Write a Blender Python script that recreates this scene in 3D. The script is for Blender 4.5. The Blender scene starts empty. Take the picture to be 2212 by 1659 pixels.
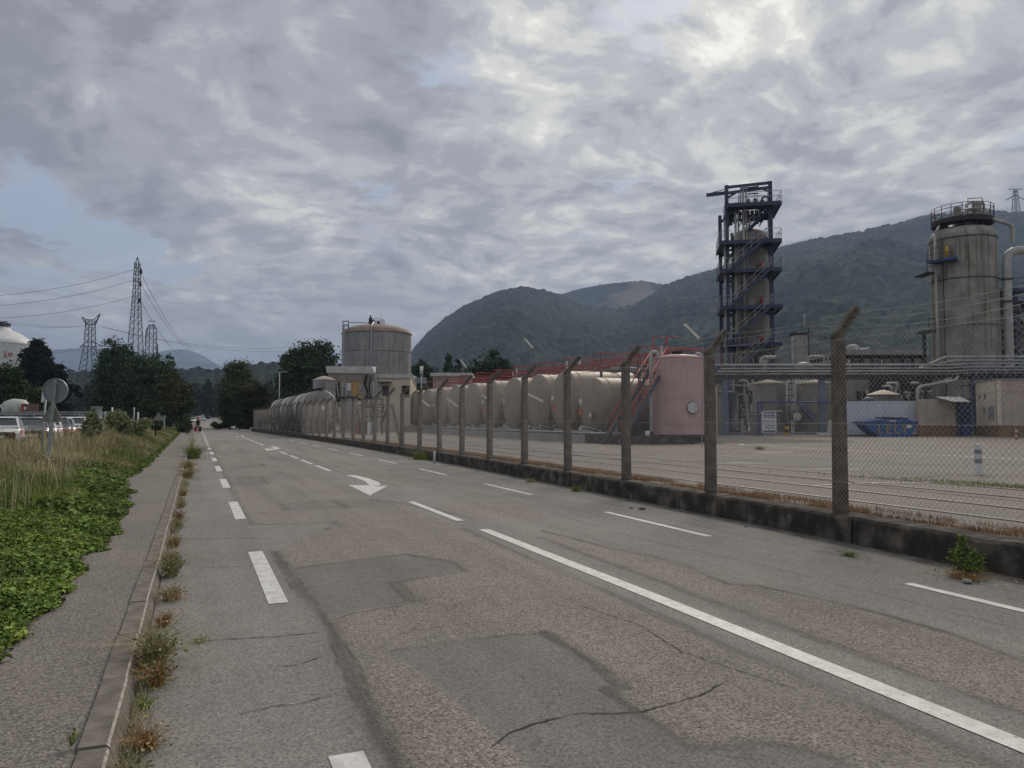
import bpy, math, random
import numpy as np
from mathutils import Vector, Matrix
random.seed(7); rng = np.random.default_rng(7)
S = bpy.context.scene
COL = S.collection
R = math.radians

# ------------------------------------------------------------------ camera
YAW = 22.29; PITCH = 2.61; EYE = 1.6
cam_data = bpy.data.cameras.new("camera"); cam = bpy.data.objects.new("camera", cam_data)
COL.objects.link(cam); S.camera = cam
cam.location = (0, 0, EYE); cam.rotation_euler = (R(90 + PITCH), 0, R(-YAW))
cam_data.sensor_width = 36; cam_data.lens = 27.0; cam_data.clip_start = 0.05; cam_data.clip_end = 30000
S.render.resolution_x = 1024; S.render.resolution_y = 768
S.render.engine = 'CYCLES'
S.cycles.max_bounces = 6; S.cycles.diffuse_bounces = 3; S.cycles.glossy_bounces = 3
S.cycles.transmission_bounces = 3; S.cycles.volume_bounces = 0; S.cycles.transparent_max_bounces = 8
S.cycles.use_denoising = True
S.view_settings.view_transform = 'Standard'; S.view_settings.look = 'None'
S.view_settings.exposure = 0.24; S.view_settings.gamma = 1.0

# ------------------------------------------------------------------ light
SUN_AZ = 43.0; SUN_EL = 36.0
sd = Vector((math.sin(R(SUN_AZ)) * math.cos(R(SUN_EL)), math.cos(R(SUN_AZ)) * math.cos(R(SUN_EL)), math.sin(R(SUN_EL))))
sun_data = bpy.data.lights.new("sun", 'SUN'); sun = bpy.data.objects.new("sun", sun_data); COL.objects.link(sun)
sun_data.energy = 2.0; sun_data.angle = R(22); sun_data.color = (1.0, 0.88, 0.73)
sun.rotation_euler = (-sd).to_track_quat('-Z', 'Y').to_euler()

def G(nt, typ, **kw):
    n = nt.nodes.new(typ)
    for k, v in kw.items():
        if k.startswith('i_'):
            n.inputs[k[2:].replace('_', ' ')].default_value = v
        else:
            setattr(n, k, v)
    return n
def L(nt, a, b): nt.links.new(a, b)
def MATH(nt, op, a, b=None, c=None, clamp=False):
    n = nt.nodes.new('ShaderNodeMath'); n.operation = op; n.use_clamp = clamp
    for i, v in enumerate((a, b, c)):
        if v is None: continue
        if isinstance(v, (int, float)): n.inputs[i].default_value = v
        else: nt.links.new(v, n.inputs[i])
    return n.outputs[0]
def VM(nt, op, a, b=None, sc=None):
    n = nt.nodes.new('ShaderNodeVectorMath'); n.operation = op
    for i, v in enumerate((a, b)):
        if v is None: continue
        if isinstance(v, (tuple, list, Vector)): n.inputs[i].default_value = tuple(v)
        else: nt.links.new(v, n.inputs[i])
    if sc is not None:
        if isinstance(sc, (int, float)): n.inputs['Scale'].default_value = sc
        else: nt.links.new(sc, n.inputs['Scale'])
    return n.outputs['Value'] if op in ('DOT_PRODUCT', 'LENGTH') else n.outputs[0]
def MIX(nt, f, a, b, mode='MIX'):
    n = nt.nodes.new('ShaderNodeMix'); n.data_type = 'RGBA'; n.blend_type = mode
    for s, v in ((n.inputs[0], f), (n.inputs[6], a), (n.inputs[7], b)):
        if isinstance(v, (int, float)): s.default_value = v
        elif isinstance(v, (tuple, list)): s.default_value = (*v[:3], 1)
        else: nt.links.new(v, s)
    return n.outputs[2]
def MAPR(nt, v, a, b, c=0.0, d=1.0, smooth=True):
    n = nt.nodes.new('ShaderNodeMapRange'); n.clamp = True
    n.interpolation_type = 'SMOOTHSTEP' if smooth else 'LINEAR'
    nt.links.new(v, n.inputs[0])
    for i, q in enumerate((a, b, c, d)): n.inputs[i + 1].default_value = q
    return n.outputs[0]
def NOISE(nt, vec, scale, detail=6, rough=0.55, dist=0.0):
    n = nt.nodes.new('ShaderNodeTexNoise'); n.inputs['Scale'].default_value = scale
    n.inputs['Detail'].default_value = detail; n.inputs['Roughness'].default_value = rough
    n.inputs['Distortion'].default_value = dist
    if vec is not None: nt.links.new(vec, n.inputs['Vector'])
    return n.outputs

world = bpy.data.worlds.new("World"); S.world = world; world.use_nodes = True
nt = world.node_tree; nt.nodes.clear()
def pdir(x, y):           # direction of a spot of cloud, from photo display coords (2212 wide)
    u = (x - 1106) / 1659.0; v = -(y - 829.5) / 1659.0
    a, p = R(YAW), R(PITCH)
    Rv = Vector((math.cos(a), -math.sin(a), 0)); F = Vector((math.sin(a) * math.cos(p), math.cos(a) * math.cos(p), math.sin(p)))
    U = Vector((-math.sin(a) * math.sin(p), -math.cos(a) * math.sin(p), math.cos(p)))
    return (Rv * u + U * v + F).normalized()
tc = G(nt, 'ShaderNodeTexCoord'); d0 = VM(nt, 'NORMALIZE', tc.outputs['Generated'])
sep = G(nt, 'ShaderNodeSeparateXYZ'); L(nt, d0, sep.inputs[0])
zz = MATH(nt, 'ADD', MATH(nt, 'MAXIMUM', sep.outputs[2], 0.0), 0.24)
px = MATH(nt, 'DIVIDE', sep.outputs[0], zz); py = MATH(nt, 'DIVIDE', sep.outputs[1], zz)
cmb = G(nt, 'ShaderNodeCombineXYZ'); L(nt, px, cmb.inputs[0]); L(nt, py, cmb.inputs[1])
# cloud layer: plane-projected so that clouds flatten towards the horizon
pl = cmb.outputs[0]
warp = NOISE(nt, pl, 1.1, 3, 0.5)['Color']
plw = VM(nt, 'ADD', pl, VM(nt, 'SCALE', VM(nt, 'SUBTRACT', warp, (0.5, 0.5, 0.5)), sc=0.45))
big = NOISE(nt, plw, 1.5, 3, 0.5)['Fac']
mid = NOISE(nt, plw, 4.2, 6, 0.56)['Fac']
fine = NOISE(nt, plw, 12.0, 9, 0.60)['Fac']
def blob(x, y, w, amp):
    dv = pdir(x, y); dt = VM(nt, 'DOT_PRODUCT', d0, dv)
    return MATH(nt, 'MULTIPLY', MATH(nt, 'EXPONENT', MATH(nt, 'MULTIPLY', MATH(nt, 'SUBTRACT', dt, 1.0), 1.0 / (1 - math.cos(R(w))))), amp)
def summ(lst):
    o = lst[0]
    for q in lst[1:]: o = MATH(nt, 'ADD', o, q)
    return o
# where the cover is thin and glows, and where it is thick
glow = summ([blob(1660, 60, 8, 0.20), blob(1600, 130, 16, 0.05), blob(1180, 170, 8, 0.09), blob(700, 400, 10, 0.11), blob(350, 330, 8, 0.06), blob(1450, 220, 8, 0.05),
             blob(2160, 50, 6, 0.14), blob(150, 560, 6, 0.03), blob(1400, 560, 8, 0.05), blob(900, 620, 16, 0.04)])
dark = summ([blob(60, 200, 12, 0.13), blob(500, 90, 15, 0.10), blob(0, 0, 14, 0.05), blob(1850, 175, 7, 0.11), blob(1580, 195, 6, 0.06), blob(1330, 400, 8, 0.07), blob(2150, 250, 8, 0.05),
             blob(800, 230, 9, 0.05), blob(900, 480, 9, 0.05), blob(80, 330, 7, 0.06)])
base = summ([MATH(nt, 'MULTIPLY', MATH(nt, 'SUBTRACT', big, 0.5), 0.55), MATH(nt, 'MULTIPLY', MATH(nt, 'SUBTRACT', mid, 0.5), 0.85),
             MATH(nt, 'MULTIPLY', MATH(nt, 'SUBTRACT', fine, 0.5), 0.72), 0.435])
lum = MATH(nt, 'SUBTRACT', MATH(nt, 'ADD', base, glow), dark)
ramp = G(nt, 'ShaderNodeValToRGB'); L(nt, lum, ramp.inputs[0])
cr = ramp.color_ramp; cr.interpolation = 'EASE'
stops = [(0.10, (1.82, 1.86, 2.10)), (0.34, (2.60, 2.66, 2.90)), (0.50, (3.55, 3.60, 3.70)), (0.64, (4.95, 4.92, 4.62)), (0.78, (7.0, 6.8, 6.2)), (1.0, (11.5, 11.0, 9.9))]
cr.elements[0].position = stops[0][0]; cr.elements[0].color = (*stops[0][1], 1)
cr.elements[1].position = stops[-1][0]; cr.elements[1].color = (*stops[-1][1], 1)
for p_, c_ in stops[1:-1]:
    e = cr.elements.new(p_); e.color = (*c_, 1)
# clear gaps showing the sky itself
sky = G(nt, 'ShaderNodeTexSky', sky_type='NISHITA', sun_disc=False)
sky.sun_elevation = R(SUN_EL); sky.sun_rotation = R(SUN_AZ); sky.air_density = 1.2; sky.dust_density = 1.5
skc = MIX(nt, 0.85, sky.outputs[0], (2.5, 2.85, 3.65))
gap = summ([blob(150, 510, 5.0, 0.22), blob(300, 520, 4, 0.14), blob(10, 490, 5, 0.14), blob(1040, 105, 3.2, 0.20), blob(1340, 125, 3.2, 0.20), blob(925, 188, 2.5, 0.16)])
gn = MATH(nt, 'ADD', gap, MATH(nt, 'MULTIPLY', MATH(nt, 'SUBTRACT', 0.5, NOISE(nt, plw, 3.6, 9, 0.6)['Fac']), 1.9))
gm = MAPR(nt, gn, 0.20, 0.34)
cloudy = MIX(nt, MATH(nt, 'MULTIPLY', gm, 0.85), ramp.outputs[0], skc)
hz = MAPR(nt, sep.outputs[2], 0.0, 0.22, 0.45, 0.0)
final = MIX(nt, hz, cloudy, (4.75, 4.75, 4.85))
bg = G(nt, 'ShaderNodeBackground'); L(nt, final, bg.inputs[0]); bg.inputs[1].default_value = 0.142
wo = G(nt, 'ShaderNodeOutputWorld'); L(nt, bg.outputs[0], wo.inputs[0])

# ------------------------------------------------------------------ materials
MATS = {}
def mat(key, c1, c2=None, scale=2.0, rough=0.8, detail=6, metal=0.0, bump=0.0, bscale=None, streak=0.0, streak_col=None,
        spots=None, lo=0.35, hi=0.65, island=0.0, spec=0.3, stretch=None, coord='Object', bdist=0.02):
    if key in MATS: return MATS[key]
    m = bpy.data.materials.new(key); m.use_nodes = True; nt = m.node_tree
    b = nt.nodes['Principled BSDF']; b.inputs['Roughness'].default_value = rough; b.inputs['Metallic'].default_value = metal
    b.inputs['Specular IOR Level'].default_value = spec
    tc = G(nt, 'ShaderNodeTexCoord'); v = tc.outputs[coord]
    if stretch:
        mp = G(nt, 'ShaderNodeMapping'); mp.inputs['Scale'].default_value = stretch; L(nt, v, mp.inputs[0]); v = mp.outputs[0]
    col = None
    if c2 is None: c2 = tuple(x * 0.72 for x in c1)
    nf = NOISE(nt, v, scale, detail, 0.6)['Fac']
    col = MIX(nt, MAPR(nt, nf, lo, hi), c2, c1)
    if streak > 0:
        mp = G(nt, 'ShaderNodeMapping'); mp.inputs['Scale'].default_value = (1.6, 1.6, 0.09); L(nt, tc.outputs[coord], mp.inputs[0])
        sn = NOISE(nt, mp.outputs[0], 2.2, 6, 0.65)['Fac']
        col = MIX(nt, MATH(nt, 'MULTIPLY', MAPR(nt, sn, 0.50, 0.72), streak), col, streak_col or tuple(x * 0.35 for x in c1))
    if spots:
        sc, col_s, th = spots
        sn = NOISE(nt, tc.outputs[coord], sc, 4, 0.6)['Fac']
        col = MIX(nt, MAPR(nt, sn, th, th + 0.08), col, col_s)
    if island > 0:
        gi = G(nt, 'ShaderNodeNewGeometry')
        k = MATH(nt, 'ADD', MATH(nt, 'MULTIPLY', gi.outputs['Random Per Island'], island * 2), 1.0 - island)
        col = VM(nt, 'SCALE', col, sc=k)
    L(nt, col, b.inputs['Base Color'])
    if bump > 0:
        bn = NOISE(nt, v, bscale or scale * 4, 6, 0.6)['Fac']
        bp = G(nt, 'ShaderNodeBump'); bp.inputs['Strength'].default_value = bump; bp.inputs['Distance'].default_value = bdist
        L(nt, bn, bp.inputs['Height']); L(nt, bp.outputs[0], b.inputs['Normal'])
    MATS[key] = m; return m

def asphalt(key, c1, c2, grain, contrast=0.5, stain=(0.5, 0.5, 0.5), pale=0.0, big=0.35):
    if key in MATS: return MATS[key]
    m = bpy.data.materials.new(key); m.use_nodes = True; nt = m.node_tree
    b = nt.nodes['Principled BSDF']; b.inputs['Roughness'].default_value = 0.88; b.inputs['Specular IOR Level'].default_value = 0.35
    v = G(nt, 'ShaderNodeTexCoord').outputs['Object']
    f1 = NOISE(nt, v, big, 5, 0.6)['Fac']; f2 = NOISE(nt, v, grain, 2, 0.8)['Fac']
    vo = G(nt, 'ShaderNodeTexVoronoi'); vo.inputs['Scale'].default_value = grain * 0.9; L(nt, v, vo.inputs['Vector'])
    sp = G(nt, 'ShaderNodeSeparateColor'); L(nt, vo.outputs['Color'], sp.inputs[0])
    col = MIX(nt, MAPR(nt, f1, 0.3, 0.7), c1, c2)
    # wheel-track polish and old dirt, long in the driving direction
    mp = G(nt, 'ShaderNodeMapping'); mp.inputs['Scale'].default_value = (1.1, 0.05, 1); L(nt, v, mp.inputs[0])
    tr = NOISE(nt, mp.outputs[0], 1.3, 5, 0.6)['Fac']
    col = MIX(nt, MAPR(nt, tr, 0.35, 0.75, 0.0, 0.35), col, tuple(x * 0.72 for x in c1))
    g1 = MATH(nt, 'ADD', MATH(nt, 'MULTIPLY', MATH(nt, 'SUBTRACT', sp.outputs[0], 0.5), contrast), 1.0)
    g2 = MATH(nt, 'ADD', MATH(nt, 'MULTIPLY', MATH(nt, 'SUBTRACT', f2, 0.5), contrast * 2.2), 1.0)
    f3 = NOISE(nt, v, grain * 0.45, 3, 0.7)['Fac']
    g3 = MATH(nt, 'ADD', MATH(nt, 'MULTIPLY', MATH(nt, 'SUBTRACT', f3, 0.5), contrast * 1.6), 1.0)
    col = VM(nt, 'SCALE', col, sc=MATH(nt, 'MULTIPLY', MATH(nt, 'MULTIPLY', g1, g2), g3))
    st = NOISE(nt, v, 1.7, 7, 0.7)['Fac']
    col = MIX(nt, MAPR(nt, st, 0.60, 0.78, 0.0, 0.4), col, tuple(x * 0.6 for x in c2))
    L(nt, col, b.inputs['Base Color'])
    bp = G(nt, 'ShaderNodeBump'); bp.inputs['Strength'].default_value = 0.55; bp.inputs['Distance'].default_value = 0.006
    L(nt, MATH(nt, 'ADD', f2, vo.outputs['Distance']), bp.inputs['Height']); L(nt, bp.outputs[0], b.inputs['Normal'])
    MATS[key] = m; return m

ASPH_G = asphalt('asphalt_grey', (0.245, 0.235, 0.213), (0.21, 0.203, 0.185), 110, 0.6)
ASPH_P = asphalt('asphalt_pink', (0.272, 0.235, 0.205), (0.235, 0.210, 0.188), 75, 1.05)
ASPH_D = asphalt('asphalt_patch', (0.225, 0.220, 0.208), (0.190, 0.187, 0.180), 100, 0.7)
ASPH_Y = asphalt('asphalt_yard', (0.220, 0.190, 0.166), (0.175, 0.157, 0.141), 60, 0.4, big=0.12)
ASPH_W = asphalt('asphalt_walk', (0.205, 0.182, 0.162), (0.165, 0.150, 0.136), 90, 0.9, big=0.6)
TAR = asphalt('asphalt_seam', (0.155, 0.150, 0.142), (0.125, 0.121, 0.115), 90, 0.7)
CRACK = mat('crack', (0.035, 0.034, 0.032), (0.06, 0.058, 0.054), 30, 0.95)
PAINT = mat('road_paint', (0.66, 0.66, 0.63), (0.50, 0.50, 0.475), 7, 0.6, spots=(42, (0.24, 0.235, 0.22), 0.60), bump=0.2, bscale=90)
PAINT_OLD = mat('worn_paint', (0.52, 0.51, 0.48), (0.30, 0.28, 0.26), 5, 0.7)
PAINT_RED = mat('faded_red_paint', (0.38, 0.17, 0.15), (0.26, 0.19, 0.17), 2.5, 0.8)
CONC_POST = mat('post_concrete', (0.175, 0.148, 0.118), (0.085, 0.072, 0.058), 5, 0.9, bump=0.6, bscale=45, spots=(14, (0.26, 0.25, 0.22), 0.64))
CONC_WALL = mat('wall_concrete', (0.150, 0.130, 0.108), (0.036, 0.032, 0.027), 3.2, 0.95, bump=0.7, bscale=24, spots=(7, (0.22, 0.21, 0.185), 0.66), streak=0.6, lo=0.42, hi=0.72)
CONC = mat('concrete', (0.33, 0.325, 0.315), (0.255, 0.25, 0.245), 0.7, 0.85, streak=0.4, bump=0.2, bscale=10)
CONC_TANK = mat('tank_concrete', (0.34, 0.335, 0.33), (0.25, 0.248, 0.25), 0.45, 0.85, streak=0.45, bump=0.15, bscale=8)
KERB = mat('kerb_stone', (0.215, 0.190, 0.165), (0.125, 0.110, 0.095), 6, 0.9, bump=0.5, bscale=60, spots=(45, (0.33, 0.31, 0.27), 0.68))
KERB_EDGE = mat('kerb_pale_edge', (0.46, 0.45, 0.40), (0.24, 0.22, 0.19), 25, 0.9)  # paler colour for the top front edge of the kerb
STEEL = mat('galvanised_steel', (0.38, 0.39, 0.40), (0.28, 0.29, 0.30), 3, 0.5, metal=0.5)
SIGNBACK = mat('sign_back', (0.24, 0.25, 0.27), (0.20, 0.21, 0.225), 3, 0.55, metal=0.2)
SIGNBACK2 = mat('sign_back_old', (0.23, 0.23, 0.19), (0.17, 0.17, 0.14), 5, 0.6, metal=0.1)
WIRE = mat('wire', (0.42, 0.40, 0.37), (0.26, 0.25, 0.24), 10, 0.6, metal=0.3)
DARKWIRE = mat('cable', (0.10, 0.105, 0.115), None, 3, 0.7)
PYLON = mat('pylon_steel', (0.055, 0.06, 0.068), (0.04, 0.043, 0.05), 2, 0.7, metal=0.2)
TANK_BEIGE = mat('tank_beige', (0.295, 0.236, 0.176), (0.232, 0.187, 0.142), 0.9, 0.5, streak=0.5, streak_col=(0.16, 0.13, 0.10), spec=0.4)
WAGON = mat('wagon_shell', (0.30, 0.275, 0.245), (0.19, 0.17, 0.15), 0.8, 0.42, streak=0.75, streak_col=(0.10, 0.09, 0.08), spec=0.5)
RUST = mat('rust_brown', (0.13, 0.062, 0.048), (0.075, 0.045, 0.038), 4, 0.85)
RED = mat('red_paint', (0.42, 0.065, 0.05), (0.30, 0.05, 0.045), 3, 0.55)
NAVY = mat('navy_steel', (0.065, 0.080, 0.135), (0.050, 0.060, 0.100), 2, 0.6, streak=0.3, streak_col=(0.10, 0.07, 0.06))
BLUE = mat('blue_steel', (0.055, 0.095, 0.24), (0.045, 0.075, 0.17), 2, 0.6)
PALEBLUE = mat('pale_blue_steel', (0.14, 0.175, 0.25), (0.11, 0.135, 0.19), 2, 0.6)
PINK = mat('pink_paint', (0.60, 0.405, 0.385), (0.53, 0.35, 0.33), 0.9, 0.6, streak=0.5, streak_col=(0.38, 0.20, 0.18))
WHITE = mat('white_paint', (0.72, 0.72, 0.71), (0.60, 0.60, 0.59), 2, 0.5, streak=0.2)
OFFWHITE = mat('offwhite_sheet', (0.55, 0.55, 0.50), (0.46, 0.46, 0.42), 1.5, 0.6, streak=0.35)
WALLWHITE = mat('white_cladding', (0.60, 0.62, 0.66), (0.54, 0.56, 0.60), 0.8, 0.6, streak=0.25)
CREAM_AND_LIT = mat('cream_and_lit_render', (0.70, 0.61, 0.48), (0.62, 0.54, 0.43), 0.9, 0.85, streak=0.3, streak_col=(0.28, 0.22, 0.17))  # cream wall; on the gatehouse its lighter tone paints the lit face
PINKISH_AND_SHADED = mat('pinkish_and_shaded_render', (0.50, 0.415, 0.34), (0.43, 0.355, 0.29), 0.9, 0.85, streak=0.3, streak_col=(0.25, 0.2, 0.16))  # beige wall; on the gatehouse its darker tone paints the shaded face
BROWNBAND = mat('brown_render', (0.26, 0.17, 0.095), (0.20, 0.13, 0.075), 1.5, 0.9)
VESSEL = mat('vessel_grey', (0.33, 0.31, 0.27), (0.24, 0.225, 0.20), 0.6, 0.6, streak=0.6, streak_col=(0.11, 0.10, 0.09))
ALU = mat('aluminium_cladding', (0.33, 0.31, 0.27), (0.21, 0.195, 0.165), 0.5, 0.5, metal=0.25, streak=1.0, streak_col=(0.11, 0.08, 0.055), bump=0.15, bscale=3)
PIPE = mat('pipe_lagging', (0.44, 0.43, 0.41), (0.33, 0.32, 0.30), 1.2, 0.5, metal=0.25, streak=0.2)
DARKSTEEL = mat('dark_steel', (0.055, 0.052, 0.055), (0.035, 0.034, 0.036), 2, 0.75)
BROWNSTEEL = mat('brown_steel', (0.12, 0.095, 0.085), (0.07, 0.06, 0.055), 2, 0.8)
DOMECREAM = mat('dome_cream', (0.52, 0.46, 0.35), (0.40, 0.35, 0.27), 1.2, 0.7, streak=0.3)
DOMEBROWN = mat('dome_brown', (0.30, 0.235, 0.19), (0.22, 0.175, 0.145), 1.0, 0.8)
BLACK = mat('black_rubber', (0.02, 0.02, 0.022), (0.03, 0.03, 0.032), 4, 0.8)
GLASS = mat('dark_glass', (0.03, 0.035, 0.04), (0.045, 0.05, 0.055), 2, 0.12, spec=0.8)
SKIPBLUE = mat('skip_blue', (0.055, 0.125, 0.34), (0.045, 0.10, 0.26), 3, 0.5, streak=0.3)
ORANGE = mat('orange_plate', (0.62, 0.15, 0.03), (0.5, 0.12, 0.03), 6, 0.6)
YELLOW = mat('yellow_paint', (0.62, 0.36, 0.05), (0.50, 0.28, 0.04), 3, 0.6)
LAMP = mat('lamp_plastic', (0.75, 0.74, 0.68), (0.62, 0.60, 0.54), 5, 0.4)
GREYBOX = mat('grey_box', (0.30, 0.32, 0.34), (0.24, 0.26, 0.28), 3, 0.6)
CARWHITE = mat('car_white', (0.72, 0.73, 0.74), (0.66, 0.67, 0.68), 2, 0.2, spec=0.6)
CARGREY = mat('car_grey', (0.20, 0.20, 0.23), (0.17, 0.17, 0.19), 2, 0.2, spec=0.6, metal=0.3)
CARSILVER = mat('car_silver', (0.45, 0.46, 0.47), (0.40, 0.41, 0.42), 2, 0.25, spec=0.6, metal=0.4)
REDGLASS = mat('red_lens', (0.45, 0.02, 0.02), (0.35, 0.02, 0.02), 3, 0.15, spec=0.7)
SKIN = mat('skin', (0.45, 0.27, 0.20), None, 3, 0.7)
CLOTH_D = mat('dark_cloth', (0.03, 0.03, 0.035), None, 5, 0.9)
LETTER = mat('ochre_letters', (0.36, 0.27, 0.10), (0.26, 0.20, 0.09), 8, 0.8)
REDLETTER = mat('red_letters', (0.50, 0.08, 0.06), None, 4, 0.7)
INK = mat('blue_ink', (0.10, 0.12, 0.22), None, 4, 0.7)
STONE = mat('stone', (0.34, 0.32, 0.29), (0.22, 0.21, 0.19), 12, 0.9, bump=0.4)
BARK = mat('bark', (0.09, 0.07, 0.055), (0.05, 0.04, 0.035), 5, 0.95)
def leafmat(key, a, b, isl=0.45, sc=0.35): return mat(key, a, b, sc, 0.75, island=isl, detail=4, spec=0.15)
LF_DARK = leafmat('leaf_dark', (0.070, 0.112, 0.048), (0.036, 0.058, 0.032))
LF_PINE = leafmat('leaf_pine', (0.020, 0.030, 0.022), (0.012, 0.018, 0.016))
LF_MID = leafmat('leaf_mid', (0.062, 0.105, 0.038), (0.034, 0.060, 0.028))
LF_LIGHT = leafmat('leaf_light', (0.115, 0.140, 0.055), (0.060, 0.080, 0.036))
LF_BROWN = leafmat('leaf_browning', (0.110, 0.100, 0.036), (0.045, 0.064, 0.028))
LF_VINE = leafmat('leaf_vine', (0.085, 0.100, 0.045), (0.030, 0.045, 0.024))
LF_SHRUB = leafmat('leaf_shrub', (0.32, 0.35, 0.18), (0.17, 0.20, 0.10), 0.5, 1.0)
LF_POP = leafmat('leaf_poplar', (0.088, 0.140, 0.064), (0.044, 0.074, 0.042))
LF_FAR = leafmat('leaf_far', (0.050, 0.075, 0.042), (0.028, 0.045, 0.030))
IVY = leafmat('ivy_leaf', (0.26, 0.33, 0.06), (0.12, 0.19, 0.038), 0.65, 1.3)
HERB = leafmat('herb_leaf', (0.19, 0.26, 0.06), (0.11, 0.15, 0.04), 0.5, 0.9)
DRYGRASS = leafmat('dry_grass', (0.48, 0.42, 0.24), (0.24, 0.215, 0.10), 0.5, 0.5)
GREENGRASS = leafmat('green_grass', (0.26, 0.29, 0.085), (0.14, 0.18, 0.05), 0.5, 0.7)
ORANGEGRASS = leafmat('scorched_grass', (0.42, 0.22, 0.08), (0.24, 0.15, 0.065), 0.5, 0.8)
FLOWER = mat('white_flower', (0.62, 0.58, 0.50), (0.5, 0.45, 0.38), 8, 0.8)
SOIL = mat('soil', (0.085, 0.075, 0.045), (0.05, 0.05, 0.028), 1.5, 0.95, bump=0.6)
MEADOW = mat('meadow', (0.085, 0.095, 0.045), (0.055, 0.07, 0.035), 0.02, 0.95)

# ------------------------------------------------------------------ mesh helper
class MB:
    def __init__(s): s.v = []; s.f = []; s.sm = []; s.mi = []; s.cur = 0
    def add(s, vs, fs, smooth=False):
        o = len(s.v); s.v.extend(vs)
        for f in fs: s.f.append(tuple(i + o for i in f)); s.sm.append(smooth); s.mi.append(s.cur)
        return s
    def bx(s, x0, x1, y0, y1, z0, z1):
        return s.add([(x0,y0,z0),(x1,y0,z0),(x1,y1,z0),(x0,y1,z0),(x0,y0,z1),(x1,y0,z1),(x1,y1,z1),(x0,y1,z1)],
                     [(0,3,2,1),(4,5,6,7),(0,1,5,4),(1,2,6,5),(2,3,7,6),(3,0,4,7)])
    def beam(s, p, q, w, h=None):
        h = w if h is None else h
        p = Vector(p); q = Vector(q); d = (q - p).normalized()
        up = Vector((0, 0, 1)) if abs(d.z) < 0.95 else Vector((0, 1, 0))
        a = d.cross(up).normalized() * (w / 2); b = a.normalized().cross(d).normalized() * (h / 2)
        vs = [tuple(c + i * a + j * b) for c in (p, q) for i, j in ((-1,-1),(1,-1),(1,1),(-1,1))]
        return s.add(vs, [(0,3,2,1),(4,5,6,7),(0,1,5,4),(1,2,6,5),(2,3,7,6),(3,0,4,7)])
    def tube(s, p, q, r, n=6, r2=None, cap=True):
        r2 = r if r2 is None else r2
        p = Vector(p); q = Vector(q); d = (q - p).normalized()
        up = Vector((0, 0, 1)) if abs(d.z) < 0.95 else Vector((1, 0, 0))
        a = d.cross(up).normalized(); b = a.cross(d).normalized()
        vs = []
        for c, rr in ((p, r), (q, r2)):
            for i in range(n):
                t = 2 * math.pi * i / n
                vs.append(tuple(c + a * (math.cos(t) * rr) + b * (math.sin(t) * rr)))
        fs = [(i, (i + 1) % n, n + (i + 1) % n, n + i) for i in range(n)]
        s.add(vs, fs, n > 5)
        if cap:
            o = len(s.v) - 2 * n
            s.f.append(tuple(o + i for i in range(n))[::-1]); s.sm.append(False); s.mi.append(s.cur)
            s.f.append(tuple(o + n + i for i in range(n))); s.sm.append(False); s.mi.append(s.cur)
        return s
    def path(s, pts, r, n=6):
        for a, b in zip(pts, pts[1:]): s.tube(a, b, r, n)
        return s
    def bend(s, pts, r, n=10, rad=None):          # pipe with rounded elbows, one skin
        rad = rad or r * 3; P = [Vector(p) for p in pts]; out = [P[0]]
        for i in range(1, len(P) - 1):
            a = (P[i-1] - P[i]); b = (P[i+1] - P[i]); k = min(rad, a.length / 2, b.length / 2)
            a.normalize(); b.normalize()
            for t in (0, .25, .5, .75, 1):
                A = P[i] + a * k; B = P[i] + b * k
                out.append((1-t)**2 * A + 2*t*(1-t) * P[i] + t*t * B)
        out.append(P[-1])
        rings = []; ref = None
        for i, c in enumerate(out):
            d = (out[min(i+1, len(out)-1)] - out[max(i-1, 0)]).normalized()
            if ref is None:
                up = Vector((0, 0, 1)) if abs(d.z) < 0.9 else Vector((1, 0, 0)); ref = d.cross(up).normalized()
            ref = (ref - d * ref.dot(d)).normalized(); b = ref.cross(d)
            rings.append([tuple(c + ref * (math.cos(2*math.pi*j/n) * r) + b * (math.sin(2*math.pi*j/n) * r)) for j in range(n)])
        vs = [v for rg in rings for v in rg]; fs = []
        for i in range(len(rings) - 1):
            for j in range(n): fs.append((i*n+j, i*n+(j+1) % n, (i+1)*n+(j+1) % n, (i+1)*n+j))
        s.add(vs, fs, True)
        s.add(rings[0], [tuple(range(n))[::-1]]); s.add(rings[-1], [tuple(range(n))])
        return s
    def lathe(s, prof, n=32, o=(0, 0, 0), axis='z', smooth=True):
        vs = []
        for r, z in prof:
            for i in range(n):
                t = 2 * math.pi * i / n
                c, d = math.cos(t) * r, math.sin(t) * r
                vs.append((o[0]+c, o[1]+d, o[2]+z) if axis == 'z' else ((o[0]+z, o[1]+c, o[2]+d) if axis == 'x' else (o[0]-c, o[1]+z, o[2]+d)))
        fs = []
        for k in range(len(prof) - 1):
            for i in range(n): fs.append((k*n+i, k*n+(i+1) % n, (k+1)*n+(i+1) % n, (k+1)*n+i))
        s.add(vs, fs, smooth)
        return s
    def cyl(s, x, y, z0, z1, r, n=24, r2=None):
        r2 = r if r2 is None else r2
        return s.lathe([(0.001, z0), (r, z0)], n, (x, y, 0), smooth=False).lathe([(r, z0), (r2, z1)], n, (x, y, 0)).lathe([(r2, z1), (0.001, z1)], n, (x, y, 0), smooth=False)
    def prism(s, poly, y0, y1):        # poly in x,z, extruded along y
        n = len(poly); vs = [(x, y0, z) for x, z in poly] + [(x, y1, z) for x, z in poly]
        fs = [tuple(range(n)), tuple(range(2*n-1, n-1, -1))] + [(i, n+i, n+(i+1) % n, (i+1) % n) for i in range(n)]
        return s.add(vs, fs)
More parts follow.
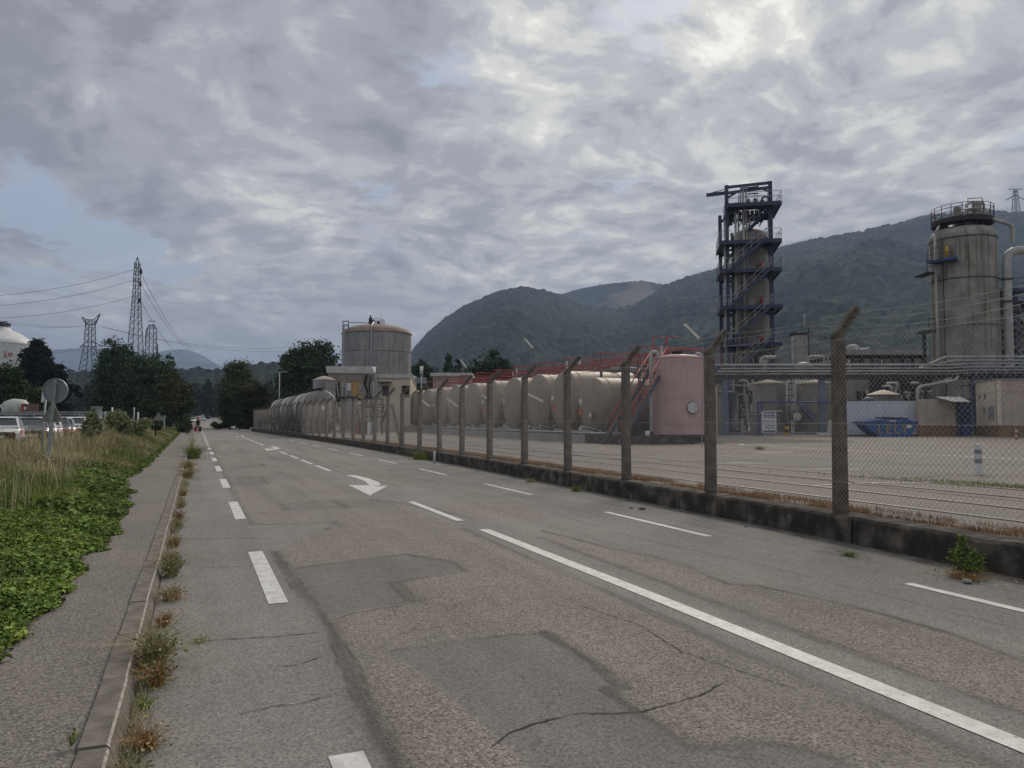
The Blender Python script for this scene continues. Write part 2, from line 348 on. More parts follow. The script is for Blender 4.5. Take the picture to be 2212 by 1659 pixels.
    def rail(s, pts, h=1.1, r=0.025, step=1.5, mids=2, n=4):
        for a, b in zip(pts, pts[1:]):
            a = Vector(a); b = Vector(b); L_ = (b - a).length; k = max(1, round(L_ / step))
            for i in range(k + 1):
                p = a.lerp(b, i / k); s.tube(p, p + Vector((0, 0, h)), r, n, cap=False)
            for m_ in range(mids + 1):
                z = Vector((0, 0, h * (m_ + 1) / (mids + 1))); s.tube(a + z, b + z, r, n, cap=False)
        return s
    def build(s, name, m, parent=None, loc=None, rz=0.0):
        me = bpy.data.meshes.new(name); me.from_pydata(s.v, [], s.f); me.update()
        me.polygons.foreach_set('use_smooth', s.sm)
        for mm in (m if isinstance(m, (list, tuple)) else [m]): me.materials.append(mm)
        if isinstance(m, (list, tuple)): me.polygons.foreach_set('material_index', s.mi)
        o = bpy.data.objects.new(name, me); COL.objects.link(o)
        if parent: o.parent = parent
        if loc is not None: o.location = loc
        o.rotation_euler.z = rz
        return o
def tag(o, label=None, cat=None, group=None, kind=None):
    for k, v in (('label', label), ('category', cat), ('group', group), ('kind', kind)):
        if v: o[k] = v
    return o
def thing(name, label, cat, loc=(0, 0, 0), rz=0.0, group=None):
    o = bpy.data.objects.new(name, None); COL.objects.link(o); o.location = loc; o.rotation_euler = (0, 0, rz)
    o.empty_display_size = 0.2
    return tag(o, label, cat, group)
def npmesh(name, V, F, m, parent=None, smooth=False):
    V = np.asarray(V, np.float32); F = np.asarray(F, np.int32); k = F.shape[1]
    me = bpy.data.meshes.new(name); me.vertices.add(len(V)); me.vertices.foreach_set('co', V.ravel())
    me.loops.add(F.size); me.loops.foreach_set('vertex_index', F.ravel())
    me.polygons.add(len(F)); me.polygons.foreach_set('loop_start', np.arange(0, F.size, k, dtype=np.int32))
    me.polygons.foreach_set('loop_total', np.full(len(F), k, np.int32))
    if smooth: me.polygons.foreach_set('use_smooth', np.ones(len(F), bool))
    me.update(calc_edges=True); me.materials.append(m)
    o = bpy.data.objects.new(name, me); COL.objects.link(o)
    if parent: o.parent = parent
    return o
def copy_tree(o, parent=None):
    c = o.copy(); COL.objects.link(c)
    if parent: c.parent = parent
    for ch in [x for x in COL.objects if x.parent == o]: copy_tree(ch, c)
    return c

# display-pixel bookkeeping: where a thing seen at (x, y) stands when it is d metres ahead
SA, CA = math.sin(R(YAW)), math.cos(R(YAW)); HY = 905.2
def W(x, d, z=0.0):
    t = (x - 1106) / 1659.0 * d
    return Vector((SA * d + CA * t, CA * d - SA * t, z))
def Z(y, d): return EYE + (HY - y) * d / 1659.0
def sc(d): return d / 1659.0
YZ = 0.34            # level of the works yard behind the low wall
LOT = 0.30           # level of the car park on the left
def fence_x(Y):
    return float(np.interp(Y, [-6, 5, 8, 14, 20, 30, 45, 70, 107], [7.45, 7.93, 8.09, 8.30, 8.55, 8.80, 8.80, 8.25, 6.95]))
def road_z(Y):
    return float(np.interp(Y, [-50, 120, 200, 300, 420, 600, 900], [0, 0, 0.25, 1.2, 3.3, 5.5, 6.0]))

# value noise for terrain and planting
_perm = rng.random((256, 256))
def vn(x, y):
    xi = np.floor(x).astype(int); yi = np.floor(y).astype(int); xf = x - xi; yf = y - yi
    u = xf * xf * (3 - 2 * xf); v = yf * yf * (3 - 2 * yf)
    a = _perm[xi & 255, yi & 255]; b = _perm[(xi+1) & 255, yi & 255]; c = _perm[xi & 255, (yi+1) & 255]; d = _perm[(xi+1) & 255, (yi+1) & 255]
    return (a*(1-u)+b*u)*(1-v) + (c*(1-u)+d*u)*v
def fbm(x, y, o=4):
    s = 0; a = 0.5; t = 0
    for i in range(o): s = s + a * vn(x * 2**i + 17.3*i, y * 2**i + 5.1*i); t += a; a *= 0.5
    return s / t - 0.5

# ================================================================== SETTING
def strip(name, left, right, ys, m, z=0.0, zf=None):
    V = []; F = []
    for i, Y in enumerate(ys):
        zz = z + (zf(Y) if zf else 0)
        V += [(left(Y), Y, zz), (right(Y), Y, zz)]
    for i in range(len(ys) - 1): F.append((2*i, 2*i+1, 2*i+3, 2*i+2))
    mb = MB(); mb.add(V, F); return mb.build(name, m)
# ground sheet to the horizon
xs = np.concatenate([np.linspace(-9000, -400, 12), np.linspace(-300, 300, 25), np.linspace(400, 9000, 12)])
ys = np.concatenate([np.linspace(-9000, -400, 8), np.linspace(-300, 900, 49), np.linspace(1000, 9500, 14)])
V = []; F = []
for j, y in enumerate(ys):
    for i, x in enumerate(xs): V.append((x, y, road_z(y) - 0.09))
nx = len(xs)
for j in range(len(ys) - 1):
    for i in range(nx - 1): F.append((j*nx+i, j*nx+i+1, (j+1)*nx+i+1, (j+1)*nx+i))
g = npmesh('ground', V, F, MEADOW); g['kind'] = 'structure'

RY = [-8, 10, 30, 60, 90, 120, 160, 200, 250, 300, 360, 420, 520, 600]
tag(strip('road', lambda Y: -0.30, lambda Y: (fence_x(Y) - 0.29 if Y < 108 else 7.6), RY, ASPH_G, 0.0, road_z), kind='structure')

def verge_x(Y):
    return float(np.interp(Y, [0, 6, 9, 12, 16, 19, 21, 24.5, 30, 45, 83, 110], [-1.30, -1.15, -1.12, -1.05, -1.20, -1.45, -1.68, -1.52, -1.45, -1.5, -1.62, -1.6])) + 0.04 * math.sin(Y*1.9) + 0.03 * math.sin(Y*4.3+1)
tag(strip('footpath', lambda Y: -3.0, lambda Y: -0.475, RY[:9], ASPH_W, 0.10, road_z), kind='structure')
# verge: a mound of earth under the plants
VX = np.concatenate([np.linspace(0, 3, 10), np.linspace(3.5, 7.5, 9), [8.5]]); VYs = np.concatenate([np.linspace(-2, 30, 65), np.linspace(31, 110, 60)])
def verge_h(dx, Y):
    # height of the bank, dx metres left of the path edge
    md = np.interp(Y, [15, 26, 34, 48, 62, 85], [0, .18, .55, .60, .45, .2])
    md = md*np.clip(((-1.5 - np.asarray(dx))/np.maximum(Y, 1) + .128)/.03, 0, 1)
    return 0.105 + md*np.interp(dx, [0, .4, 1.4, 2.6, 5, 7], [0, .08, .6, 1, .9, .2]) + np.interp(dx, [0, 0.3, 1.5, 3.0, 5.5, 7.0], [0.0, 0.06, 0.16, 0.26, 0.33, 0.34]) + 0.10 * fbm(np.asarray(dx)*0.9+3, np.asarray(Y)*0.6, 3) * np.clip(dx, 0, 1)
V = []; F = []
for j, Y in enumerate(VYs):
    e = verge_x(Y)
    for i, dx in enumerate(VX): V.append((e - dx, Y, float(verge_h(dx, Y)) + road_z(Y)))
n = len(VX)
for j in range(len(VYs) - 1):
    for i in range(n - 1): F.append((j*n+i, (j+1)*n+i, (j+1)*n+i+1, j*n+i+1))
o = npmesh('verge_ground', V, F, SOIL, smooth=True); o['kind'] = 'structure'
tag(MB().bx(-60, -9.0, 8, 74, -0.5, LOT).build('car_park', ASPH_Y), kind='structure')
tag(MB().bx(-9.0, -8.85, 20, 74, -0.5, LOT + 0.1).build('car_park_kerb', KERB), kind='structure')

# kerb
kt = tag(bpy.data.objects.new('kerb', None), kind='structure'); COL.objects.link(kt)
kb = MB(); kb.add([(-0.47,0,-.05),(-0.295,0,-.05),(-0.302,0,.0),(-0.342,0,.104),(-0.353,0,.118),(-0.47,0,.12),
                   (-0.47,.985,-.05),(-0.295,.985,-.05),(-0.302,.985,.0),(-0.342,.985,.104),(-0.353,.985,.118),(-0.47,.985,.12)],
                  [(0,1,2,3,4,5),(11,10,9,8,7,6),(0,6,7,1),(1,7,8,2),(2,8,9,3),(3,9,10,4),(4,10,11,5),(5,11,6,0)])
kb.mi[5] = 1
k0 = kb.build('kerb_stone', [KERB, KERB_EDGE], kt); k0.location = (0, 0, 0)
for i in range(-1, 70):
    if i == 0: continue
    k = k0.copy(); COL.objects.link(k); k.parent = kt
    k.location = (random.uniform(-.006, .006), i * 1.0, random.uniform(-.006, .004)); k.rotation_euler.z = random.uniform(-.004, .004)
o = MB()
for i in range(70, 250, 2): o.bx(-0.47, -0.30, i, i + 1.99, road_z(i) - .05, road_z(i) + .12)
o = o.build('far_kerb', KERB); o['kind'] = 'structure'

# ---- surface patches (sheets 4 mm apart)
def jig(poly, amp=0.018, step=0.08, closed=True):
    out = []; P = list(poly) + ([poly[0]] if closed else [])
    for a, b in zip(P, P[1:]):
        L_ = math.dist(a, b); k = max(1, int(L_ / step))
        for i in range(k):
            t = i / k; out.append((a[0]+(b[0]-a[0])*t + random.gauss(0, amp*.6), a[1]+(b[1]-a[1])*t + random.gauss(0, amp*.6)))
    if not closed: out.append(P[-1])
    return out
def sheet(name, poly, m, z, jit=0.014, parent=None, step=0.08):
    p = jig(poly, jit, step) if jit else list(poly)
    import mathutils
    tri = mathutils.geometry.tessellate_polygon([[Vector((x, y, 0)) for x, y in p]])
    mb = MB(); mb.add([(x, y, z) for x, y in p], [tuple(t) for t in tri])
    o = mb.build(name, m, parent)
    for pl_ in o.data.polygons:
        pass
    return o
def ribbon(name, pts, w, m, z, jit=0.01, parent=None, wj=0.35, step=0.06, taper=False):
    if m is not CRACK and jit: jit = 0.006; wj = 0.22; step = 0.07
    p = jig(pts, jit, step, False); mb = MB(); V = []; F = []
    for i, (x, y) in enumerate(p):
        a = p[max(0, i-1)]; b = p[min(len(p)-1, i+1)]; dx, dy = b[0]-a[0], b[1]-a[1]; l = math.hypot(dx, dy) or 1
        k = w/2 * (1 + random.uniform(-wj, wj)) * (min(1, min(i, len(p)-1-i)/4 + .15) if taper else 1)
        V += [(x - dy/l*k, y + dx/l*k, z), (x + dy/l*k, y - dx/l*k, z)]
    for i in range(len(p)-1): F.append((2*i, 2*i+1, 2*i+3, 2*i+2))
    mb.add(V, F); return mb.build(name, m, parent)
surf = tag(bpy.data.objects.new('road_surfacing', None), kind='structure'); COL.objects.link(surf)
def sdf(poly, X, Y, closed=True):
    P = np.array(poly); Q = np.roll(P, -1, 0) if closed else P[1:]; A = P if closed else P[:-1]
    d = np.full(X.shape, 1e9); ins = np.zeros(X.shape, bool)
    for (ax, ay), (bx_, by_) in zip(A, Q):
        ex, ey = bx_-ax, by_-ay; t = np.clip(((X-ax)*ex + (Y-ay)*ey) / (ex*ex + ey*ey + 1e-12), 0, 1)
        d = np.minimum(d, (X-ax-ex*t)**2 + (Y-ay-ey*t)**2)
        if closed:
            c = (ay > Y) != (by_ > Y); ins ^= c & (X < ex * (Y-ay) / (ey if abs(ey) > 1e-9 else 1e-9) + ax)
    d = np.sqrt(d); return np.where(ins, -d, d) if closed else d
LANES = [[(0.80, 12.3), (0.79, 19.9), (0.78, 45), (0.78, 62), (3.55, 62), (3.50, 40), (3.55, 24), (3.6, 12), (3.62, 9.5), (3.50, 6), (3.42, 3), (3.40, -2), (0.72, -2), (0.84, 2.2),
          (0.88, 4.1), (0.93, 4.9), (0.97, 6.2), (0.92, 7.0), (0.90, 9.6), (1.25, 10.6), (1.45, 10.75), (1.5, 11.2), (1.75, 11.3), (1.8, 11.55), (2.04, 11.7), (2.02, 12.15), (1.43, 12.18)],
         [(4.12, -2), (4.15, 3), (4.2, 6), (4.28, 9), (4.6, 10.2), (4.73, 8.46), (4.93, 7.72), (4.95, 7.1), (4.77, 6.16), (4.99, 5.96), (5.13, 5.39), (5.2, 4.75), (5.23, 4.15), (5.09, 3.49), (5.0, -2)],
         [(4.2, 11.5), (4.15, 14), (5.6, 16), (5.9, 13.6), (5.2, 11.2)], [(4.3, 18), (4.2, 30), (4.9, 44), (6.0, 44), (5.9, 26), (5.2, 19)]]
PATCH = [([(0.90, 9.80), (0.91, 8.49), (1.32, 8.67), (2.33, 8.95), (2.41, 8.72), (2.72, 8.31), (2.65, 7.69), (1.8, 7.45), (1.74, 6.6), (1.38, 6.52), (1.05, 6.37), (0.95, 6.98)], .85),
         ([(1.25, 5.3), (1.55, 5.28), (1.98, 5.33), (2.44, 5.28), (2.42, 4.59), (2.4, 3.99), (2.25, 4.03), (2.24, 3.23), (2.58, 3.1), (2.81, 2.85), (2.9, 2.2), (2.8, 1), (1.5, 1), (1.45, 3.35), (1.40, 4.0), (1.32, 4.84)], .75),
         ([(1.48, 15.1), (1.98, 15.3), (2.5, 15.6), (3.3, 15.3), (3.5, 14.6), (3.4, 13.7), (2.6, 13.93), (2.11, 13.91), (1.79, 13.96), (1.51, 13.86)], .7),
         ([(0.7, 19.6), (0.7, 22.8), (1.65, 22.7), (1.7, 20.0), (1.61, 19.6)], .8), ([(1.7, 21.2), (1.7, 22.8), (2.71, 23.1), (3.1, 21.9), (2.34, 21.2)], .5),
         ([(1.0, 26), (1.0, 30), (1.9, 30), (1.9, 27), (3.3, 26.6), (3.4, 25.4)], .5), ([(1.0, 36), (1.0, 41), (2.6, 41), (2.4, 37)], .6), ([(2.2, 31), (2.2, 34), (3.4, 34), (3.4, 31)], .5)]
SEAMS = [([(0.76, 45), (0.77, 19.9), (0.77, 14), (0.80, 12.3), (1.43, 12.18)], .05, .6), ([(0.90, 9.7), (0.91, 8.4), (0.94, 7.0), (0.97, 6.2), (0.94, 4.9), (0.90, 4.1), (0.86, 3.2), (0.84, 2.2)], .055, .9),
         ([(2.44, 5.28), (2.42, 4.59), (2.38, 4.02), (2.27, 4.05), (2.25, 3.23), (2.58, 3.1), (2.82, 2.85)], .045, .95), ([(1.82, 7.43), (1.78, 6.62)], .06, .8), ([(2.40, 8.72), (2.68, 8.31), (2.62, 7.74)], .05, .8),
         ([(1.97, 12.1), (2.05, 11.75)], .06, .8), ([(1.75, 11.3), (1.82, 11.5)], .05, .8), ([(1.47, 15.1), (1.5, 13.9)], .05, .7), ([(2.5, 15.5), (2.55, 14.0)], .06, .6), ([(3.3, 15.3), (3.9, 13.4), (4.1, 11.5)], .09, .6),
         ([(3.62, 10.7), (3.60, 9.7), (3.52, 6), (3.44, 3), (3.42, 0)], .05, .7), ([(4.13, 0), (4.16, 3), (4.22, 6), (4.3, 9.5)], .05, .6), ([(2.1, 27.2), (2.15, 29)], .08, .8), ([(1.66, 20), (1.66, 22.6)], .07, .7),
         ([(2.3, 23.2), (2.35, 24.6)], .06, .8), ([(4.60, 10.1), (4.73, 8.46), (4.93, 7.72), (4.95, 7.1), (4.78, 6.16), (4.99, 5.96), (5.13, 5.39), (5.2, 4.75), (5.23, 4.15), (5.09, 3.49), (5.05, 1)], .022, .9),
         ([(0.97, 12.22), (1.43, 12.16), (2.0, 12.12)], .016, 1), ([(0.95, 8.49), (1.32, 8.67), (2.33, 8.95), (2.41, 8.72)], .014, 1), ([(1.8, 7.45), (2.65, 7.69)], .012, 1), ([(1.3, 5.3), (1.98, 5.33), (2.44, 5.28)], .013, 1),
         ([(5.6, 12), (5.5, 9), (5.75, 6.5), (5.8, 4)], .02, .4), ([(6.9, 12), (6.95, 8), (7.05, 4)], .02, .5), ([(4.4, 27), (4.3, 22), (4.5, 17.5)], .04, .6), ([(5.5, 18), (5.6, 24)], .04, .6), ([(3.9, 32), (4.05, 22)], .04, .5), ([(6.0, 60), (6.0, 30)], .05, .3)]
RN = bpy.data.materials.new('asphalt_patched'); RN.use_nodes = True; nt = RN.node_tree; b = nt.nodes['Principled BSDF']; b.inputs['Roughness'].default_value = .88; b.inputs['Specular IOR Level'].default_value = .3
v = G(nt, 'ShaderNodeTexCoord').outputs['Object']
at_ = {k: G(nt, 'ShaderNodeAttribute', attribute_name=k).outputs['Fac'] for k in ('pink', 'seam', 'tone')}
f1 = NOISE(nt, v, .45, 6, .65)['Fac']; fn_ = NOISE(nt, v, 110, 2, .8)['Fac']; fc = NOISE(nt, v, 60, 2, .75)['Fac']
vo = G(nt, 'ShaderNodeTexVoronoi'); vo.inputs['Scale'].default_value = 78; L(nt, v, vo.inputs['Vector']); s3 = G(nt, 'ShaderNodeSeparateColor'); L(nt, vo.outputs['Color'], s3.inputs[0])
cg = MIX(nt, MAPR(nt, f1, .3, .7), (0.186, 0.179, 0.165), (0.228, 0.217, 0.198)); cp = MIX(nt, MAPR(nt, f1, .3, .7), (0.198, 0.178, 0.157), (0.226, 0.200, 0.173))
gg = MATH(nt, 'ADD', MATH(nt, 'MULTIPLY', MATH(nt, 'SUBTRACT', fc, .5), 1.7), MATH(nt, 'ADD', 1.0, MATH(nt, 'MULTIPLY', MATH(nt, 'SUBTRACT', s3.outputs[1], .5), .45)))
gp = MATH(nt, 'ADD', MATH(nt, 'ADD', MATH(nt, 'MULTIPLY', MATH(nt, 'SUBTRACT', fc, .5), 2.4), MATH(nt, 'MULTIPLY', MATH(nt, 'SUBTRACT', s3.outputs[0], .5), .85)), 1.0)
col = MIX(nt, at_['pink'], VM(nt, 'SCALE', cg, sc=gg), VM(nt, 'SCALE', cp, sc=gp))
spk = NOISE(nt, v, 190, 1, .5)['Fac']; col = VM(nt, 'ADD', col, VM(nt, 'SCALE', (0.30, 0.29, 0.27), sc=MAPR(nt, spk, .66, .74, 0.0, 0.5)))
mp = G(nt, 'ShaderNodeMapping'); mp.inputs['Scale'].default_value = (1.3, .06, 1); L(nt, v, mp.inputs[0])
col = VM(nt, 'SCALE', col, sc=MAPR(nt, NOISE(nt, mp.outputs[0], 1.3, 5, .6)['Fac'], .35, .75, 1.04, .80))
col = VM(nt, 'SCALE', col, sc=MAPR(nt, NOISE(nt, v, 2.3, 8, .7)['Fac'], .52, .80, 1.0, .66))
mp2 = G(nt, 'ShaderNodeTexVoronoi'); mp2.inputs['Scale'].default_value = 5.5; L(nt, v, mp2.inputs['Vector'])
col = VM(nt, 'SCALE', col, sc=MAPR(nt, mp2.outputs['Distance'], .03, .075, .55, 1.0))
col = VM(nt, 'SCALE', col, sc=at_['tone'])
col = MIX(nt, MATH(nt, 'MULTIPLY', at_['seam'], 0.78), col, VM(nt, 'SCALE', G(nt, 'ShaderNodeRGB').outputs[0], sc=0.0) if False else (0.055, 0.052, 0.048))
L(nt, col, b.inputs['Base Color'])
bp = G(nt, 'ShaderNodeBump'); bp.inputs['Strength'].default_value = .6; bp.inputs['Distance'].default_value = .006; L(nt, MATH(nt, 'ADD', fn_, MATH(nt, 'MULTIPLY', MATH(nt, 'ADD', vo.outputs['Distance'], fc), at_['pink'])), bp.inputs['Height']); L(nt, bp.outputs[0], b.inputs['Normal'])
def roadgrid(y0, y1, stx, sty, x0=-.30, x1=8.2):
    xs_ = np.arange(x0, x1 + stx, stx); ys_ = np.linspace(y0, y1, int((y1 - y0)/sty) + 1); Y, X = np.meshgrid(ys_, xs_, indexing='ij')
    lim = np.array([fence_x(q) for q in ys_])[:, None] - .295; X = np.minimum(X, lim)
    sx = .35 if sty < .1 else 1.0
    wx = X + .05*fbm(X*6, Y*6, 4)*sx*2 + .05*fbm(X*1.5+9, Y*1.5, 2); wy = Y + .05*fbm(X*6+40, Y*6+3, 4)*2 + .06*fbm(X*1.5+30, Y*1.5, 2)
    pk = np.zeros(X.shape); tone = np.ones(X.shape); so = .012 if sty < .1 else .03
    for p in LANES: pk = np.maximum(pk, np.clip(.5 - sdf(p, wx, wy)/so/2, 0, 1))
    for p, a in PATCH:
        m_ = np.clip(.5 - sdf(p, wx, wy)/so/2, 0, 1); pk = pk*(1 - m_*min(1, a + .15)); tone = tone*(1 - m_*.24*a)
    pk = pk*np.interp(Y, [8, 20, 60], [1.0, .75, .5])*(1 - .35*np.clip(fbm(X*1.2+50, Y*.8+20, 4)*4, 0, 1))
    tone = tone*(1 + .16*fbm(X*.5, Y*.4+70, 3))
    seam = np.zeros(X.shape)
    for p, w_, a in SEAMS:
        d = sdf(p, wx, wy, False); ww = w_*(1 + 1.2*fbm(X*3+7, Y*3, 3)); seam = np.maximum(seam, a*np.clip(1.3 - d/np.maximum(ww, .008), 0, 1)**1.0*np.clip(.85 + 1.6*fbm(X*2+3, Y*1.3, 3), .25, 1))
        seam = np.maximum(seam, .28*a*np.clip(1 - d/(w_*3.2), 0, 1)); seam = np.maximum(seam, 1.15*a*np.clip(1.5 - np.abs(d - w_*.9)/.013, 0, 1)*np.clip(.6 + 3*fbm(X*2.2+13, Y*1.7, 3), 0, 1))
    n1 = len(xs_); nR = len(ys_); idx = np.arange(nR*n1).reshape(nR, n1)
    o = npmesh('surfacing', np.stack([X, Y, np.full(X.shape, .006)], -1).reshape(-1, 3), np.stack([idx[:-1, :-1], idx[:-1, 1:], idx[1:, 1:], idx[1:, :-1]], -1).reshape(-1, 4), RN, surf)
    for k, a in (('pink', pk), ('seam', seam), ('tone', tone)):
        q = o.data.attributes.new(k, 'FLOAT', 'POINT'); q.data.foreach_set('value', a.ravel().astype(np.float32))
roadgrid(-2, 14, .024, .030); roadgrid(14, 62, .045, .12)
for pts, w in (([(0.99, 6.2), (1.2, 6.39), (1.7, 6.52)], .007), ([(-0.02, 6.04), (0.26, 5.99), (0.58, 5.93), (0.91, 5.92)], .009),
               ([(1.35, 3.55), (1.49, 3.68), (1.65, 3.74), (1.94, 3.79), (2.12, 3.7), (2.28, 3.67), (2.7, 3.75), (3.0, 3.9)], .009), ([(-0.23, 11.12), (0.46, 11.05), (0.91, 10.74)], .011),
               ([(0.0, 8.99), (0.84, 8.78)], .008), ([(0.2, 4.45), (0.44, 4.52), (0.54, 4.49), (0.81, 4.6)], .006), ([(0.45, 5.25), (0.62, 5.2), (0.85, 5.35)], .007),
               ([(3.05, 6.0), (3.2, 5.2), (3.1, 4.5), (3.3, 3.6)], .006), ([(-0.2, 16.5), (0.75, 16.1)], .014), ([(-0.2, 22), (0.75, 22.4)], .014)):
    ribbon('crack', pts, w, CRACK, 0.0105, 0.007, surf, 0.6, 0.035, True)
gut = strip('gutter', lambda Y: fence_x(Y) - 0.50 + .05*math.sin(Y*3.1) + .04*math.sin(Y*7.7), lambda Y: fence_x(Y) - 0.31, list(np.linspace(-4, 107, 60)), mat('gutter_concrete', (0.19, 0.18, 0.16), (0.10, 0.095, 0.085), 2.5, 0.95, bump=0.4, bscale=30), 0.0085)
tag(gut, kind='structure')

# ---- painted markings
def mk(poly, z=0.011, m=PAINT, name='road_marking'):
    o = MB().add([(x, y, z + road_z(y)) for x, y in poly], [tuple(range(len(poly)))]).build(name, m)
    o['kind'] = 'structure'; return o
def quadm(x0, y0, x1, y1, w, z=0.011, m=PAINT): return mk([(x0, y0), (x0+w, y0), (x1+w, y1), (x1, y1)], z, m)
for i in range(0, 26):
    y0 = 0.95 + 6.03 * i
    if y0 > 95: quadm(0.58, y0, 0.58, y0+2.8, .16) if i % 1 == 0 else None
    else: quadm(0.605 - .02*min(i, 3)/3, y0, 0.60 - .02*min(i, 3)/3, y0+2.8, 0.165)
cl = lambda Y: float(np.interp(Y, [0, 6, 10.5, 30, 60, 100, 300], [3.62, 3.74, 3.78, 3.74, 3.68, 3.6, 3.6]))
for a, b in ((-3, 2), (2, 6), (6, 10.5)): quadm(cl(a), a, cl(b), b, 0.16)
for a, b in [(11.5, 14.5)] + [(24.0 + 4.0*i, 27.0 + 4.0*i) for i in range(4)] + [(49 + 4.05*i, 52 + 4.05*i) for i in range(6)] + [(80 + 6*i, 83 + 6*i) for i in range(30)]:
    quadm(cl(a), a, cl(b), b, 0.13)
rx = lambda Y: float(np.interp(Y, [0, 5, 11, 18, 30, 60, 100, 300], [6.25, 6.33, 6.45, 6.52, 6.6, 6.55, 6.2, 6.2]))
for i in range(30):
    a = 2.55 + 6.15 * i; quadm(rx(a), a, rx(a+2.95), a+2.95, 0.11)
mk([(6.2, 105), (6.32, 105), (6.32, 300), (6.2, 300)])
def arrow(ox, oy, k=1.0):
    # return-to-lane arrow: curved shaft and broad head pointing back to the near lane
    n = 10; Lp = []; Rp = []
    for i in range(n + 1):
        t = i / n; x = 0.62 * math.sin(t * 1.35); y = 5.2 - 3.6 * t - .5 * t * t; w = 0.10 + 0.07 * t
        Lp.append((x - w, y - .55*t)); Rp.append((x + w, y + .10 * t))
    P = [(ox + (x)*k, oy + y*k) for x, y in Lp]; Q = [(ox + x*k, oy + y*k) for x, y in Rp]
    V = []; 
    for p, q in zip(P, Q): V += [(p[0], p[1], .0105), (q[0], q[1], .0105)]
    mb = MB(); mb.add(V, [(2*i, 2*i+1, 2*i+3, 2*i+2) for i in range(n)])
    hd = [(ox - 0.30*k, oy + 2.25*k), (ox + 0.62*k, oy + 1.25*k), (ox + 1.05*k, oy + 1.9*k), (ox + 0.05*k, oy - 0.5*k)]
    mb.add([(3.45, 18.35, .0105), (3.35, 15.9, .0105), (4.22, 18.1, .0105)] if k == 1 else [(ox-.55, oy+2.3, .0105), (ox-.62, oy-.2, .0105), (ox+.5, oy+1.6, .0105)], [(0, 1, 2)])
    o = mb.build('arrow_marking', PAINT); o['kind'] = 'structure'
def arrow_at(y0):
    sh_l = [(3.92, 22.0), (4.02, 20.8), (4.00, 19.6), (3.86, 18.45)]
    sh_r = [(4.18, 22.0), (4.30, 20.6), (4.26, 19.2), (4.05, 18.0)]
    dy = y0 - 18.0; dx = cl(y0) - cl(18)
    V = []
    for p, q in zip(sh_l, sh_r): V += [(p[0]+dx, p[1]+dy, .0105), (q[0]+dx, q[1]+dy, .0105)]
    mb = MB(); mb.add(V, [(2*i, 2*i+1, 2*i+3, 2*i+2) for i in range(3)])
    mb.add([(3.42+dx, 18.75+dy, .0105), (3.36+dx, 16.0+dy, .0105), (4.22+dx, 18.1+dy, .0105)], [(0, 1, 2)])
    o = mb.build('arrow_marking', PAINT); o['kind'] = 'structure'
arrow_at(18.0); arrow_at(42.6); arrow_at(74)

# ---- yard
pts = [(fence_x(Y) + 0.09, Y) for Y in np.linspace(-6, 107, 50)] + [(60, 130), (160, 60), (160, -30), (60, -30)]
yard = sheet('yard', pts, ASPH_Y, YZ, 0); yard['kind'] = 'structure'
for xr in (9.35, 10.68, 12.15, 13.5):
    m = MB(); m.cur = 0; m.bx(xr-.036, xr+.036, -8, 110, YZ - .12, YZ + .014); m.cur = 1; m.bx(xr-.065, xr-.037, -8, 110, YZ+.0015, YZ + .003)
    o = m.build('embedded_rail', [mat('rail_steel', (0.20, 0.19, 0.18), (0.12, 0.10, 0.09), 3, 0.5, metal=0.2), CRACK]); o['kind'] = 'structure'
def yl(pts, w=0.12, m=PAINT_OLD): 
    o = ribbon('yard_line', pts, w, m, YZ + 0.008, 0.0, None, 0.15, 0.5); o['kind'] = 'structure'
for pp in ([(9.6, -4), (9.6, 40), (12.0, 70), (8.9, 70), (9.0, 20), (8.3, -4)], [(15, 13), (15.5, 22), (21, 20), (24, 14), (20, 11)], [(25, 20), (27, 31), (34, 30), (33, 19)], [(12.6, 24), (12.4, 45), (17, 44), (17.5, 26)]):
    o = sheet('yard_repair', pp, asphalt('asphalt_yard_grey', (0.205, 0.190, 0.170), (0.165, 0.155, 0.142), 60, 0.45, big=0.3), YZ + .002, .04, None, .3); o['kind'] = 'structure'
rngp = random.Random(3)
for i in range(26):
    x0, y0 = rngp.uniform(10, 34), rngp.uniform(8, 44); q = [(x0 + rngp.uniform(.2, .9)*math.cos(a)*1.4, y0 + rngp.uniform(.2, .9)*math.sin(a)) for a in np.linspace(0, 5.8, 9)]
    o = sheet('yard_stain', q, mat('oil_stain', (0.13, 0.12, 0.11), (0.10, 0.092, 0.085), 3, 0.7), YZ + .006, .03, None, .15); o['kind'] = 'structure'
yl([(24.5, 30.5), (24.0, 23.8), (23.79, 16.1), (23.5, 9)], .14, PAINT)
yl([(20.5, 33.0), (23.5, 32.5), (25.1, 32.6), (25.3, 31.2), (24.5, 30.5)], .14, PAINT)
yl([(10.71, 11.3), (12.0, 11.4), (13.45, 11.0)]); yl([(13.9, 10.42), (14.2, 9.4)]); yl([(19.0, 24.0), (19.5, 17.0), (19.4, 10)], .1); yl([(16.5, 22), (17, 14)], .07)
yl([(35, 45), (44, 33), (46, 26)], .12, PAINT); yl([(36, 40), (41, 31)], .12)
yl([(17.5, 27.6), (20.1, 28.6), (22.5, 25.3)], .5, PAINT_RED); yl([(14.8, 24), (15.5, 28), (16.5, 30)], .25, PAINT_RED)
for pts in ([(11, 24), (16, 23), (24, 22)], [(14, 16), (20, 15), (27, 12)], [(10.5, 33), (16, 35)], [(13.6, 12), (15.5, 12.2), (18, 11)], [(11, 19), (14, 19.4), (17, 18.6)]):
    o = ribbon('yard_crack', pts, .05, CRACK, YZ + .005, .02, None, .6, .15, True); o['kind'] = 'structure'

